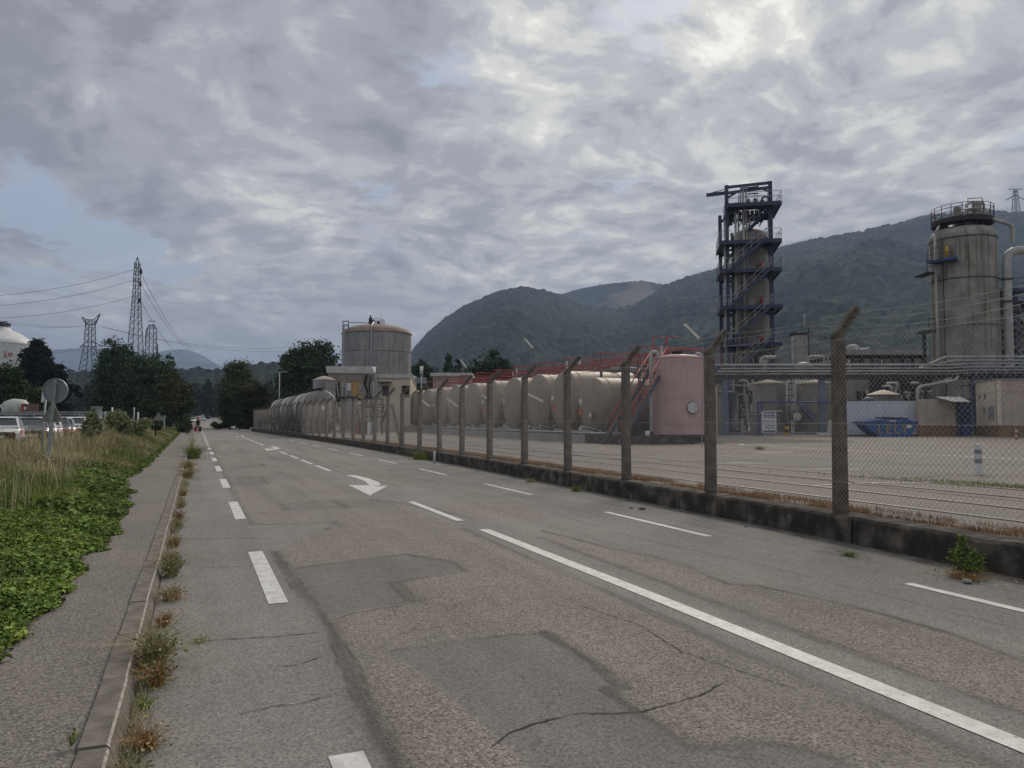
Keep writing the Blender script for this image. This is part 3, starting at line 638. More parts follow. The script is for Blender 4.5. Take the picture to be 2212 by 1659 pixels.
# ================================================================== HILLS
def pxprof(pts): xs_, ys_ = zip(*pts); return lambda x: np.interp(x, xs_, ys_)
def azx(x): return (np.asarray(x) - 1106) / 1659.0
def ridge(name, prof, x0, x1, r0, r1, r2, nx_, nr, crown, amp, m, foot=None, gully=0.16, seed=0.0, base=0.0):
    xs_ = np.linspace(x0, x1, nx_); rs = np.concatenate([np.linspace(r0, r1, nr), np.linspace(r1, r2, max(6, nr // 6))[1:]])
    X, Rr = np.meshgrid(xs_, rs); t = (X - 1106) / 1659.0
    wx = SA * Rr + CA * t * Rr; wy = CA * Rr - SA * t * Rr
    el = (HY - prof(X)) / 1659.0; H = EYE + el * r1
    q = np.clip((Rr - r0) / (r1 - r0), 0, 1); back = np.clip((Rr - r1) / (r2 - r1), 0, 1)
    shape = q ** 1.15 * (1 - 0.0 * back)
    g_ = fbm(t * 14 + seed + 40, q * 1.6 + seed, 4) * gully * 4 * q * (1 - q) + fbm(wx / 260 + seed, wy / 260, 4) * 0.30 * np.sin(np.pi * q)
    h = H * np.clip(shape + g_, 0, 0.985 + 0 * q)
    h = np.where(Rr > r1, H * (1 - back * 0.6) * 0.985, h)
    # tree crowns as rounded bumps
    cxg = wx / crown; cyg = wy / crown; best = np.full(X.shape, 9.0)
    ci = np.floor(cxg).astype(int); cj = np.floor(cyg).astype(int); hh = np.zeros(X.shape)
    for di in (-1, 0, 1):
        for dj in (-1, 0, 1):
            a = ci + di; b = cj + dj; jx = _perm[(a * 7) & 255, (b * 13) & 255]; jy = _perm[(a * 11 + 5) & 255, (b * 3 + 9) & 255]; s_ = 0.5 + _perm[(a*5+1) & 255, (b*17+3) & 255]
            d2 = (cxg - a - jx) ** 2 + (cyg - b - jy) ** 2
            hh = np.maximum(hh, s_ * np.sqrt(np.clip(1 - d2 / 0.6, 0, 1)))
    h = base + h + amp * hh * np.clip(q * 8, 0, 1) + fbm(wx/60, wy/60, 3) * amp * 1.0 * np.clip(q*6, 0, 1)
    Vv = np.stack([wx, wy, h], -1).reshape(-1, 3); n1 = nx_; nR = len(rs)
    idx = np.arange(nR * n1).reshape(nR, n1)
    Ff = np.stack([idx[:-1, :-1], idx[:-1, 1:], idx[1:, 1:], idx[1:, :-1]], -1).reshape(-1, 4)
    o = npmesh(name, Vv, Ff, m, smooth=True); o['kind'] = 'structure'; return o
def woodmat(key, a, b, crown, clear=None):
    m = bpy.data.materials.new(key); m.use_nodes = True; nt = m.node_tree; bs = nt.nodes['Principled BSDF']
    bs.inputs['Roughness'].default_value = 0.95; bs.inputs['Specular IOR Level'].default_value = 0.05
    v = G(nt, 'ShaderNodeTexCoord').outputs['Object']
    vo = G(nt, 'ShaderNodeTexVoronoi'); vo.inputs['Scale'].default_value = 1.0 / crown; L(nt, v, vo.inputs['Vector'])
    s3 = G(nt, 'ShaderNodeSeparateColor'); L(nt, vo.outputs['Color'], s3.inputs[0])
    n1 = NOISE(nt, v, 0.006, 6, 0.65)['Fac']; n2 = NOISE(nt, v, 0.25, 3, 0.6)['Fac']
    col = MIX(nt, MAPR(nt, n1, 0.35, 0.65), a, b)
    k = MATH(nt, 'ADD', MATH(nt, 'MULTIPLY', s3.outputs[0], 1.1), MATH(nt, 'MULTIPLY', n2, 1.0))
    col = VM(nt, 'SCALE', col, sc=MATH(nt, 'ADD', k, 0.15))
    if clear:
        cpos, cr_ = clear
        dd = VM(nt, 'LENGTH', VM(nt, 'MULTIPLY', VM(nt, 'SUBTRACT', v, cpos), (1.0, 1.0, 0.0)))
        msk = MAPR(nt, MATH(nt, 'ADD', dd, MATH(nt, 'MULTIPLY', NOISE(nt, v, 0.012, 5, 0.6)['Fac'], 260.0)), cr_ + 60, cr_ + 110, 1.0, 0.0)
        col = MIX(nt, msk, col, (0.22, 0.165, 0.095))
    L(nt, col, bs.inputs['Base Color'])
    bp = G(nt, 'ShaderNodeBump'); bp.inputs['Strength'].default_value = 0.9; bp.inputs['Distance'].default_value = 2.5
    L(nt, MATH(nt, 'SUBTRACT', MATH(nt, 'MULTIPLY', n2, 1.0), vo.outputs['Distance']), bp.inputs['Height']); L(nt, bp.outputs[0], bs.inputs['Normal'])
    return m
WOOD = woodmat('hill_wood', (0.026, 0.042, 0.019), (0.014, 0.021, 0.013), 13.0)
cpos = W(1480, 2750, 0); cpos.z = Z(652, 2750)
WOOD2 = woodmat('hill_wood_clearing', (0.034, 0.045, 0.024), (0.017, 0.024, 0.016), 10.0, ((W(1400, 2850).x, W(1400, 2850).y, 0), 175))
front = pxprof([(700, 900), (800, 850), (885, 765), (905, 742), (930, 715), (960, 690), (1000, 665), (1050, 641), (1090, 627), (1125, 622), (1160, 626), (1200, 634), (1235, 652), (1290, 668), (1330, 672),
                (1370, 662), (1410, 640), (1440, 617), (1500, 595), (1560, 576), (1630, 553), (1700, 530), (1750, 517), (1800, 509), (1850, 501), (1900, 490), (1950, 480), (2000, 466), (2060, 460), (2150, 452), (2212, 454), (2400, 445), (2800, 470), (3300, 560)])
backp = pxprof([(1000, 760), (1150, 650), (1200, 636), (1250, 622), (1300, 611), (1360, 604), (1390, 602), (1425, 608), (1470, 620), (1600, 640), (1800, 660)])
ridge('wooded_hill', front, 640, 2700, 620, 2100, 3000, 1500, 270, 13.0, 7.0, WOOD)
ridge('clearing_hill', backp, 1000, 1800, 2200, 3000, 3600, 520, 80, 10.0, 4.0, WOOD2, seed=9.0)
leftp = pxprof([(-300, 800), (-100, 770), (100, 757), (150, 752), (200, 751), (260, 757), (320, 762), (360, 757), (385, 754), (410, 757), (440, 770), (475, 792), (520, 806), (600, 815), (700, 830), (760, 845)])
BLUEWOOD = woodmat('far_mountain_wood', (0.05, 0.065, 0.035), (0.04, 0.05, 0.03), 22.0)
ridge('distant_mountain', leftp, -300, 760, 4500, 6800, 7600, 420, 60, 26, 8, BLUEWOOD, seed=3.0)
lowp = pxprof([(-300, 820), (0, 815), (150, 812), (300, 815), (400, 812), (430, 806), (480, 812), (540, 800), (590, 797), (640, 800), (700, 806), (900, 812), (1000, 818)])
LOWWOOD = woodmat('valley_wood', (0.022, 0.032, 0.017), (0.014, 0.021, 0.013), 8.0)
ridge('valley_woodland', lowp, -250, 1000, 430, 800, 1000, 700, 60, 8.0, 6.0, LOWWOOD, seed=6.0, base=1.0)

# ================================================================== PLANTS
def leaves(P, size, m, name, parent=None, droop=0.0, aspect=0.6, var=0.4):
    N = len(P); a = rng.normal(size=(N, 3)); a /= np.linalg.norm(a, axis=1)[:, None]
    b = rng.normal(size=(N, 3)); b -= a * (a * b).sum(1)[:, None]; b /= np.linalg.norm(b, axis=1)[:, None]
    s = size * (1 + rng.uniform(-var, var, N))[:, None]
    c = np.cross(a, b)
    V = np.empty((N, 4, 3)); V[:, 0] = P - a*s; V[:, 1] = P - b*s*aspect + c*s*.2; V[:, 2] = P + a*s; V[:, 3] = P + b*s*aspect + c*s*.2
    F = np.arange(N*4).reshape(N, 4)
    return npmesh(name, V.reshape(-1, 3), F, m, parent)
def clump_points(ells, n, sub=40, spread=0.16):
    vol = np.array([e[3]*e[4]*e[5] for e in ells]) ** (2/3.); vol /= vol.sum(); out = []
    for e, w_ in zip(ells, vol):
        k = max(4, int(sub * w_ * 2.0)); u = rng.normal(size=(k, 3)); u /= np.linalg.norm(u, axis=1)[:, None]
        u *= rng.uniform(0.35, 1.0, (k, 1)) ** .6; c = np.array(e[:3]); r = np.array(e[3:6])
        ctr = c + u * r; m = max(1, int(n * w_ / k)); rad = min(r[0], r[1], r[2]*1.3) * spread * 2.1
        for q in ctr:
            d = rng.normal(size=(m, 3)); d /= np.linalg.norm(d, axis=1)[:, None]
            out.append(q + rng.normal(size=(m, 3)) * rad * np.array([.62, .62, .42]) * rng.uniform(.55, 1.25))
    return np.concatenate(out)
def tree(name, label, cat, x, d, ytop, wpx, m, ybot=None, kind='round', n=5000, leaf=0.16, gz=0.0, group=None, trunk=True, sub=60, wide=1.0):
    h = Z(ytop, d) - gz; w = wpx * sc(d) / 2; t = thing(name, label, cat, W(x, d, gz), random.uniform(0, 6.28), group)
    ells = []
    if kind == 'round':
        for i in range(9):
            a = random.uniform(0, 6.28); rr = random.uniform(.2, .55) * w; zc = random.uniform(.35, .8) * h; rs = w * random.uniform(.35, .6)
            ells.append((rr*math.cos(a), rr*math.sin(a), zc, rs, rs, min(max(rs, h*.14), (h-zc))))
        ells.append((0, 0, h*.55, w*.74, w*.74, h*.44)); ells.append((0, 0, h*.35, w*.8, w*.8, h*.3))
    elif kind == 'poplar':
        ells += [(0, 0, h*.45, w*.85, w*.85, h*.42), (0, 0, h*.72, w*.5, w*.5, h*.27), (w*.35, 0, h*.6, w*.35, w*.35, h*.28), (-w*.4, .1*w, h*.52, w*.4, w*.4, h*.28), (0, -.3*w, h*.6, w*.4, w*.4, h*.3)]
    elif kind == 'pine':
        for i in range(40):
            f = random.random(); a = random.uniform(0, 6.28); rs = w * random.uniform(.24, .36) * (1.1 - .5*f); q = (1 - f**1.5) * w * random.uniform(.35, .95)
            ells.append((q*math.cos(a), q*math.sin(a), h*(.22+.70*f), rs, rs, h*.09))
        ells += [(0, 0, h*.42, w*.6, w*.6, h*.32), (0, 0, h*.75, w*.3, w*.3, h*.22)]
    elif kind == 'bush':
        for i in range(7):
            a = random.uniform(0, 6.28); rr = random.uniform(.2, .75)*w; rs = w*random.uniform(.3, .5)
            ells.append((rr*math.cos(a)*wide, rr*math.sin(a), h*random.uniform(.25, .72), rs*wide, rs, h*.26))
    P = clump_points(ells, int(n*2.4), sub)
    if d > 60:
        Q = clump_points(ells, int(n*.4), int(sub*2.5)); c_ = np.array([0, 0, h*.5]); P = np.concatenate([P, c_ + (Q - c_)*1.06])
    P = P[P[:, 2] > 0.02]
    leaves(P, leaf*.66, m, 'crown', t)
    if trunk:
        tb = MB(); r0 = max(.06, h * .018); tb.tube((0, 0, -.2), (random.uniform(-.2, .2), 0, h*.45), r0, 8, r0*.6).tube((0, 0, h*.42), (0.1, .1, h*.9), r0*.6, 6, r0*.15)
        for i in range(7):
            a = random.uniform(0, 6.28); z0 = h*random.uniform(.25, .6)
            tb.tube((0, 0, z0), (math.cos(a)*w*.6, math.sin(a)*w*.6, z0 + h*random.uniform(.1, .25)), r0*.4, 5, r0*.08)
        tb.build('trunk', BARK, t)
    return t

tree('pine_tree', 'dark umbrella shaped pine beside the white silo', 'tree', 82, 120, 733, 165, LF_PINE, kind='pine', n=13000, leaf=.30, sub=130)
tree('broadleaf_tree', 'mid green tree overlapping the white silo at the left frame edge', 'tree', 18, 75, 782, 78, LF_MID, n=9000, leaf=.20, sub=90)
tree('broadleaf_tree', 'yellowish green small tree between the pine and the car park', 'tree', 82, 90, 822, 50, LF_LIGHT, n=4000, leaf=.22, sub=50)
tree('poplar_tree', 'tallest dense poplar left of the slender pylon', 'tree', 242, 120, 722, 84, LF_POP, kind='poplar', n=9000, leaf=.26, sub=110)
tree('poplar_tree', 'poplar with a paler crown rising against the slender pylon base', 'tree', 272, 122, 735, 64, LF_POP, kind='poplar', n=7000, leaf=.26, sub=90)
tree('poplar_tree', 'short dark poplar filling the lower flank of the tall poplar', 'tree', 230, 118, 785, 70, LF_DARK, kind='poplar', n=6000, leaf=.26, sub=80)
tree('broadleaf_tree', 'dark spreading tree in front of the latticed double pylon', 'tree', 318, 112, 762, 130, LF_DARK, n=12000, leaf=.26, sub=120)
tree('poplar_tree', 'slim poplar tip standing out against the blue mountain', 'tree', 366, 118, 758, 38, LF_POP, kind='poplar', n=3500, leaf=.22, sub=50)
tree('poplar_tree', 'narrow poplar behind the dark spreading tree', 'tree', 340, 125, 757, 44, LF_POP, kind='poplar', n=3500, leaf=.22, sub=50)
tree('broadleaf_tree', 'browning dark tree at the road side where the footpath ends', 'tree', 370, 105, 800, 88, LF_BROWN, n=9000, leaf=.22, sub=90)
tree('vine_bush', 'vine covered rounded bush in front of the dark trees', 'bush', 312, 84, 840, 68, LF_VINE, kind='bush', n=8000, leaf=.14, sub=80, trunk=False, wide=1.3)
tree('broadleaf_tree', 'airy pale tree at the left of the group over the road end', 'tree', 512, 130, 775, 92, LF_LIGHT, n=8000, leaf=.22, sub=100)
tree('broadleaf_tree', 'dark green tree under the airy pale one', 'tree', 498, 118, 822, 60, LF_MID, n=6000, leaf=.2, sub=70)
tree('broadleaf_tree', 'brown tinged dark tree beside the end of the concrete fence', 'tree', 550, 122, 822, 96, LF_BROWN, n=9000, leaf=.22, sub=90)
tree('broadleaf_tree', 'large dark tree behind the tank wagons', 'tree', 662, 112, 735, 138, LF_DARK, n=16000, leaf=.26, sub=150)
tree('broadleaf_tree', 'lower dark tree left of the large one behind the wagons', 'tree', 620, 120, 800, 60, LF_DARK, n=6000, leaf=.24, sub=70)
tree('broadleaf_tree', 'green tree touching the left side of the concrete tank', 'tree', 722, 118, 765, 60, LF_MID, n=5000, leaf=.24, sub=60)
for i, (x_, yt, w_, m_, k_, lb) in enumerate([(968, 765, 24, LF_DARK, 'poplar', 'dark narrow tree first behind the red gantry'), (988, 775, 18, LF_DARK, 'poplar', 'smaller dark tree next to the narrow one behind the gantry'),
        (1030, 765, 40, LF_POP, 'round', 'bluish green tree behind the middle of the red gantry'), (1063, 752, 52, LF_MID, 'round', 'tallest green tree behind the red gantry'),
        (1095, 775, 34, LF_POP, 'round', 'rightmost green tree behind the red gantry'), (905, 770, 36, LF_MID, 'round', 'green tree right of the concrete tank'),
        (935, 793, 50, LF_MID, 'round', 'low green tree behind the white lamp post'), (990, 795, 70, LF_LIGHT, 'round', 'pale low tree crown under the dark narrow trees'), (1050, 795, 80, LF_MID, 'round', 'broad low tree behind the gantry handrails')]):
    tree('broadleaf_tree', lb, 'tree', x_, 170, yt, w_*1.5, m_, kind=k_, n=6500, leaf=.46, sub=40, group='trees behind the tank farm')
# far woods that read as one mass: beyond the road end and beyond the car park
def far_wood(name, label, spec, n, leaf):
    PP = []
    for x_, d_, yt, wpx in spec:
        h = Z(yt, d_) - .5; w = wpx*sc(d_)/2; b = W(x_, d_, .5)
        ells = [(random.uniform(-.4, .4)*w, random.uniform(-.4, .4)*w, h*random.uniform(.3, .72), w*random.uniform(.4, .6), w*.5, h*.28) for _ in range(6)] + [(0, 0, h*.45, w*.8, w*.8, h*.45)]
        PP.append(clump_points(ells, n, 45) + np.array(b))
    o = leaves(np.concatenate(PP), leaf, LF_FAR, name); tag(o, label, 'wood', kind='stuff')
far_wood('far_wood', 'hazy wood closing the valley beyond the road end', [(395 + i*12 + random.uniform(-4, 4), 300 + (i % 4)*28, 812 + random.uniform(-10, 18) + (20 if i % 3 == 0 else 0), 36) for i in range(17)], 2200, .55)
far_wood('far_wood', 'hazy belt of trees beyond the car park', [(-40 + i*27, 255 + (i % 3)*30, 824 + random.uniform(-10, 14), 50) for i in range(17)], 2200, .55)
far_wood('far_wood', 'dim trees behind the concrete fence end', [(560 + i*26, 210 + (i % 3)*20, 815 + random.uniform(-8, 14), 46) for i in range(14)], 2200, .5)

# shrubs growing on the verge
def shrub(x, d, ytop, wpx, label, m, n=3500, leaf=.05):
    return tree('shrub', label, 'shrub', x, d, ytop, wpx, m, kind='bush', n=int(n*.55), leaf=leaf, gz=(.75 if 28 < d < 60 else (0.0 if d >= 60 else .45)), trunk=True, sub=80)
shrub(210, 30, 874, 56, 'taller leafy shrub on the verge beside the white cars', LF_SHRUB, 5200, .050)
shrub(192, 30, 905, 50, 'straggly pale flowered shrub at the end of the parked cars', LF_SHRUB, 3600, .045)
shrub(262, 34, 880, 66, 'rounded grey green shrub in the middle of the verge', LF_SHRUB, 6000, .055)
shrub(300, 38, 900, 52, 'low dark shrub between the rounded one and the triangular sign', LF_SHRUB, 4200, .055)
shrub(338, 46, 912, 30, 'small dark weed clump under the triangular sign', LF_DARK, 2200, .06)
shrub(406, 75, 893, 26, 'light green shrub where the verge meets the road end', LF_LIGHT, 1800, .08)
shrub(400, 85, 914, 34, 'mound of brown green growth at the far end of the footpath', LF_VINE, 2200, .1)
for i, (x_, w_, yt) in enumerate([(470, 30, 908), (495, 34, 905), (520, 34, 906), (540, 22, 912)]):
    shrub(x_, 118, yt, w_, ['tawny bush on the right road edge far ahead', 'green bush on the right road edge before the fence end', 'brownish bush beside the green one at the fence end', 'dark bush touching the end of the fence'][i], [LF_LIGHT, LF_MID, LF_BROWN, LF_VINE][i], 1600, .14)

# low leafy ground cover near the camera
N = 380000
Y = 2.5 + 21.5 * rng.random(N) ** 1.35; dx = rng.random(N) ** 1.25 * 6.5
keep = (rng.random(N) < np.interp(Y, [2.5, 6, 12, 18, 24], [1, 1, .8, .5, .2])); Y = Y[keep]; dx = dx[keep]
vx = np.array([verge_x(y) for y in Y]); edge = 0.22 * fbm(Y*2.3+50, Y*0+2, 5)*2
grn = fbm(dx*.55+11, Y*.35+4, 3)
sel = (grn + rng.normal(0, .07, len(Y)) > -0.13 + np.interp(dx, [0, 1.0, 2.2, 4.5], [-.5, -.3, -0.05, .10]) + np.interp(Y, [4, 13, 17, 20], [-.35, -.2, .0, .02]))
Y = Y[sel]; dx = dx[sel]; vx = vx[sel]; edge = edge[sel]
hgt = (0.02 + 0.11 * np.clip(dx*.9, 0, 1)) * rng.random(len(Y)) ** .6 * (1 + 1.6 * fbm(dx*1.4, Y*1.4+9, 3))
P = np.stack([vx - dx + edge + rng.normal(0, .02, len(Y)) + .05, Y, verge_h(dx, Y) + hgt + 0.0], -1)
def flatleaves(P, size, m, name, tilt=.55):
    N = len(P); nrm = np.stack([rng.normal(0, tilt, N), rng.normal(0, tilt, N) - .15, np.ones(N)], -1); nrm /= np.linalg.norm(nrm, axis=1)[:, None]
    a = rng.normal(size=(N, 3)); a -= nrm*(a*nrm).sum(1)[:, None]; a /= np.linalg.norm(a, axis=1)[:, None]; b = np.cross(nrm, a)
    s = (size * rng.uniform(.55, 1.35, N))[:, None]
    V = np.empty((N, 6, 3)); V[:, 0] = P - a*s; V[:, 1] = P - a*s*.35 - b*s*.72; V[:, 2] = P + a*s*.45 - b*s*.5; V[:, 3] = P + a*s*1.1 - nrm*s*.35; V[:, 4] = P + a*s*.45 + b*s*.5; V[:, 5] = P - a*s*.35 + b*s*.72
    V[:, [1, 2, 4, 5]] += (nrm * s * .22)[:, None, :]
    i0 = np.arange(N)*6; F = np.concatenate([np.stack([i0, i0+1, i0+2, i0+3], -1), np.stack([i0, i0+3, i0+4, i0+5], -1)])
    return npmesh(name, V.reshape(-1, 3), F, m)
q_ = rng.random(len(P)) < .10
IVY2 = leafmat('creeper_leaf', (0.20, 0.30, 0.07), (0.12, 0.19, 0.05), 0.5, 2.2)
tag(flatleaves(P[q_] + np.array([0, 0, .01]), 0.028, IVY2, 'creeper'), 'larger darker creeper leaves among the low ground cover', 'ground cover', kind='stuff'); P = P[~q_]
tag(flatleaves(P, 0.018, IVY, 'ground_cover'), 'low green leafy ground cover creeping over the path edge', 'ground cover', kind='stuff')
print('ivy leaves', len(P))

def blades(X, Yv, Zv, h, w, m, name, lean=.35, bendd=.5):
    N = len(X); a = rng.uniform(0, 2*np.pi, N); ca, sa = np.cos(a), np.sin(a); la = rng.uniform(0, lean, N) * h; b2 = rng.uniform(0, 2*np.pi, N)
    lx, ly = np.cos(b2)*la, np.sin(b2)*la
    V = np.empty((N, 5, 3))
    V[:, 0] = np.stack([X - ca*w, Yv - sa*w, Zv], -1); V[:, 1] = np.stack([X + ca*w, Yv + sa*w, Zv], -1)
    V[:, 2] = np.stack([X + lx*.35 + ca*w*.8, Yv + ly*.35 + sa*w*.8, Zv + h*.6], -1); V[:, 3] = np.stack([X + lx*.35 - ca*w*.8, Yv + ly*.35 - sa*w*.8, Zv + h*.6], -1)
    V[:, 4] = np.stack([X + lx*(1+bendd), Yv + ly*(1+bendd), Zv + h], -1)
    i0 = np.arange(N)*5
    F = np.concatenate([np.stack([i0, i0+1, i0+2], -1), np.stack([i0, i0+2, i0+3], -1), np.stack([i0+3, i0+2, i0+4], -1)])
    return npmesh(name, V.reshape(-1, 3), F, m)
def verge_pts(N, y0, y1, d0_, d1_, pw=1.0):
    Y = y0 + (y1 - y0) * rng.random(N) ** pw; dx = rng.uniform(d0_, d1_, N); vx = np.array([verge_x(y) for y in Y])
    return vx - dx, Y, dx, verge_h(dx, Y)
X, Yv, dx, zb = verge_pts(240000, 5, 85, .15, 7.6, 1.5)
dens = rng.normal(0, .10, len(X)) + fbm(dx*.5+20, Yv*.3+8, 3) + np.interp(dx, [0, .6, 1.8, 3.5], [-.30, -.15, .05, .3]) + np.interp(Yv, [6, 10, 14, 22], [-.45, -.15, .1, .35])
k = dens > -0.02; X, Yv, dx, zb = X[k], Yv[k], dx[k], zb[k]
h = .84*np.clip(.24 + .40*rng.random(len(X)) + .5*np.clip(fbm(X*.4, Yv*.3, 3), -.4, 1), .08, 1.1) * np.interp(dx, [0, .5, 1.8, 3, 5], [.25, .5, .9, .95, .65])
mk_ = fbm(X*.35+70, Yv*.18+31, 3) + rng.normal(0, .10, len(X))
a_ = mk_ > 0.0
wd = np.interp(Yv, [6, 20, 60], [.0035, .007, .018])
tag(blades(X[a_], Yv[a_], zb[a_], h[a_], wd[a_], DRYGRASS, 'dry_grass'), 'tall straw coloured dry grass covering the verge', 'grass', kind='stuff')
tag(blades(X[~a_], Yv[~a_], zb[~a_], h[~a_]*.85, wd[~a_], GREENGRASS, 'green_grass'), 'green grass mixed into the dry verge', 'grass', kind='stuff')
X, Yv, dx, zb = verge_pts(120000, 12, 110, .0, 2.4, 1.25)
k = fbm(dx*.6+5, Yv*.25, 3) > -.16 + dx*.06 + rng.normal(0, .05, len(X)); X, Yv, dx, zb = X[k], Yv[k], dx[k], zb[k]
P = np.stack([X, Yv, zb + rng.random(len(X))*.16*np.clip(dx*1.6, .3, 1)], -1)
tag(flatleaves(P, .05, HERB, 'roadside_herbs', .8), 'bright green low herbs along the far path edge', 'herbs', kind='stuff')
X, Yv, dx, zb = verge_pts(90000, 3.5, 24, .1, 7)
tag(blades(X, Yv, zb, rng.uniform(.06, .26, len(X))*np.interp(dx, [0, 1, 3], [.3, .8, 1]), np.full(len(X), .003), GREENGRASS, 'green_grass', .8), 'loose grass blades growing through the leafy ground cover', 'grass', kind='stuff')
X, Yv, dx, zb = verge_pts(9000, 3, 30, -.10, .5)
tag(flatleaves(np.stack([X, Yv, np.maximum(zb, .105) + .012*rng.random(len(X))], -1), .014, LF_BROWN, 'leaf_litter', .4), 'dead leaves and litter scattered along the path edge', 'litter', kind='stuff')
N = 9000; Yv = 2.5 + 60*rng.random(N)**1.5; k = fbm(Yv*.9, Yv*0+4, 4) > -.06; Yv = Yv[k]; X = -.30 + np.abs(rng.normal(0, .05, len(Yv)))
tag(blades(X, Yv, np.full(len(X), .004), rng.uniform(.02, .11, len(X))*np.interp(Yv, [3, 20, 60], [.7, 1.3, 2.0]), np.interp(Yv, [3, 60], [.0018, .008]), DRYGRASS, 'kerb_grass', 1.4), 'thin dry grass growing from the kerb joint', 'grass', kind='stuff')
X, Yv, dx, zb = verge_pts(3500, 7, 45, 1.2, 6.5)
k = fbm(dx*.5+2, Yv*.4+60, 3) > .02
P = np.stack([X, Yv, zb + .25 + .3*rng.random(len(X))], -1)[k]
tag(leaves(P, .014, FLOWER, 'dead_flower_heads', None, 0, .9), 'scattered pale seed heads above the verge grass', 'flowers', kind='stuff')
X, Yv, dx, zb = verge_pts(5200, 9, 60, 1.0, 7.2, 1.3)
k = fbm(dx*.6+33, Yv*.3+12, 3) > -.05; X, Yv, zb = X[k], Yv[k], zb[k]; hh_ = rng.uniform(.55, 1.05, len(X)); STRAW = leafmat('straw_stem', (0.60, 0.52, 0.32), (0.42, 0.35, 0.2), .4, 1.0)
tag(blades(X, Yv, zb, hh_, np.interp(Yv, [9, 60], [.0030, .010]), STRAW, 'straw_stems', .7, .6), 'tall pale straw stems standing out of the verge grass', 'grass', kind='stuff')
# scorched grass behind the low wall
N = 42000; Yv = 3 + 47*rng.random(N)**1.4; off = .10 + rng.random(N)**1.6 * .60; X = np.array([fence_x(y) for y in Yv]) + off
k = fbm(Yv*1.1, off*3, 4) > -.08; X, Yv = X[k], Yv[k]
tag(blades(X, Yv, np.full(len(X), YZ), rng.uniform(.02, .085, len(X)), np.interp(Yv, [3, 50], [.0022, .010]), ORANGEGRASS, 'scorched_grass', 1.0), 'orange dried grass tufts along the foot of the wire fence', 'grass', kind='stuff')
N = 2200; Yv = rng.normal(8.8, 1.8, N); X = 14.3 + (Yv - 8.5) * -.25 + rng.normal(0, .25, N)
tag(blades(X, Yv, np.full(N, YZ), rng.uniform(.02, .09, N), np.full(N, .006), GREENGRASS, 'yard_weeds', 1.0), 'thin green weeds growing along a joint in the yard', 'weeds', kind='stuff')

def weed(label, x, y, z, n, h, r, m1, m2=None, flowers=False, leaf=False, g_=None, flat=1.0):
    t = thing('weed_tuft', label, 'weed', (x, y, z), 0, g_)
    a = rng.uniform(0, 6.28, n); rr = rng.random(n) * r * .35
    X = np.cos(a)*rr; Yq = np.sin(a)*rr*1.6
    o = blades(X, Yq, np.zeros(n), rng.uniform(.35, 1, n)*h, np.full(n, .0022 + h*.002), m1, 'stems', 1.6*flat, .8); o.parent = t
    if m2:
        P = np.stack([rng.normal(0, r*.45, n//2), rng.normal(0, r*.8, n//2), rng.random(n//2)*h*.6 + .01], -1)
        o = leaves(P, .008 + h*.02, m2, 'foliage'); o.parent = t
    if flowers:
        P = np.stack([rng.normal(0, r*.4, 40), rng.normal(0, r*.6, 40), rng.random(40)*h*.5 + .05], -1)
        o = leaves(P, .007, FLOWER, 'flowers', None, 0, .9); o.parent = t; o['kind'] = 'stuff'
    return t
weed('largest weed tuft at the kerb with tiny white flowers', -.22, 5.55, 0, 420, .30, .16, DRYGRASS, HERB, True)
weed('second flowered weed tuft hugging the kerb face', -.20, 5.15, 0, 260, .16, .14, ORANGEGRASS, HERB, True)
weed('small bright green rosette at the kerb foot', -.24, 4.75, 0, 60, .09, .08, IVY, IVY)
weed('brown sprawling weed at the kerb nearest the camera', -.20, 4.2, 0, 220, .13, .16, ORANGEGRASS, DRYGRASS)
weed('yellowish weed leaning on the nearest kerb stones', -.27, 3.75, 0, 200, .15, .10, DRYGRASS, HERB)
weed('green upright weed in the path joint at the bottom of the view', -.50, 4.05, .12, 22, .10, .02, GREENGRASS, HERB)
weed('brown flattened weed below the third kerb joint', -.21, 6.6, 0, 200, .12, .15, ORANGEGRASS, DRYGRASS)
weed('dry weed with spreading runners over the bike lane', -.18, 7.5, 0, 240, .16, .2, DRYGRASS, ORANGEGRASS)
weed('tall pale weed against the kerb in the middle distance', -.22, 8.6, 0, 260, .30, .16, DRYGRASS, HERB)
weed('reddish low weed next to the tall pale one', -.22, 9.4, 0, 180, .18, .14, ORANGEGRASS, HERB)
for i, y_ in enumerate([10.6, 12.3, 13.4, 15.2, 17.5, 19.8]):
    weed(['small ochre weed just past the long kerb crack', 'short weed beside the second bike lane dash', 'green brown weed between two kerb joints', 'thin weed halfway to the bushy kerb clump', 'low weed before the orange kerb grass', 'orange kerb grass start of the long strip'][i], -.23, y_, 0, 140, random.uniform(.12, .25), .15, DRYGRASS if i % 2 else ORANGEGRASS, HERB)
weed('long strip of orange dry grass at the kerb', -.2, 22.5, 0, 500, .35, .3, DRYGRASS, ORANGEGRASS)
weed('second long strip of dry kerb grass', -.2, 26.0, 0, 500, .40, .35, DRYGRASS, ORANGEGRASS)
weed('round bushy grass clump on the kerb before the cyclist', -.1, 33.5, 0, 800, .70, .55, GREENGRASS, HERB)
weed('flattened plant debris lying in the bike lane crack', .05, 6.0, .012, 120, .02, .09, GREENGRASS, DRYGRASS, flat=3)
t = thing('wall_plant', 'bushy green plant growing at the right end of the low wall', 'plant', (7.36, 5.62, 0))
leaves(clump_points([(0, 0, .16, .13, .16, .13), (.08, .1, .26, .08, .09, .12), (-.05, -.12, .12, .09, .1, .09)], 1500, 26), .016, HERB, 'foliage', t)
MB().path([(0, 0, 0), (.02, 0, .2), (.08, .08, .34)], .006, 5).path([(0, 0, .05), (-.06, -.1, .2)], .005, 5).build('stem', BARK, t)
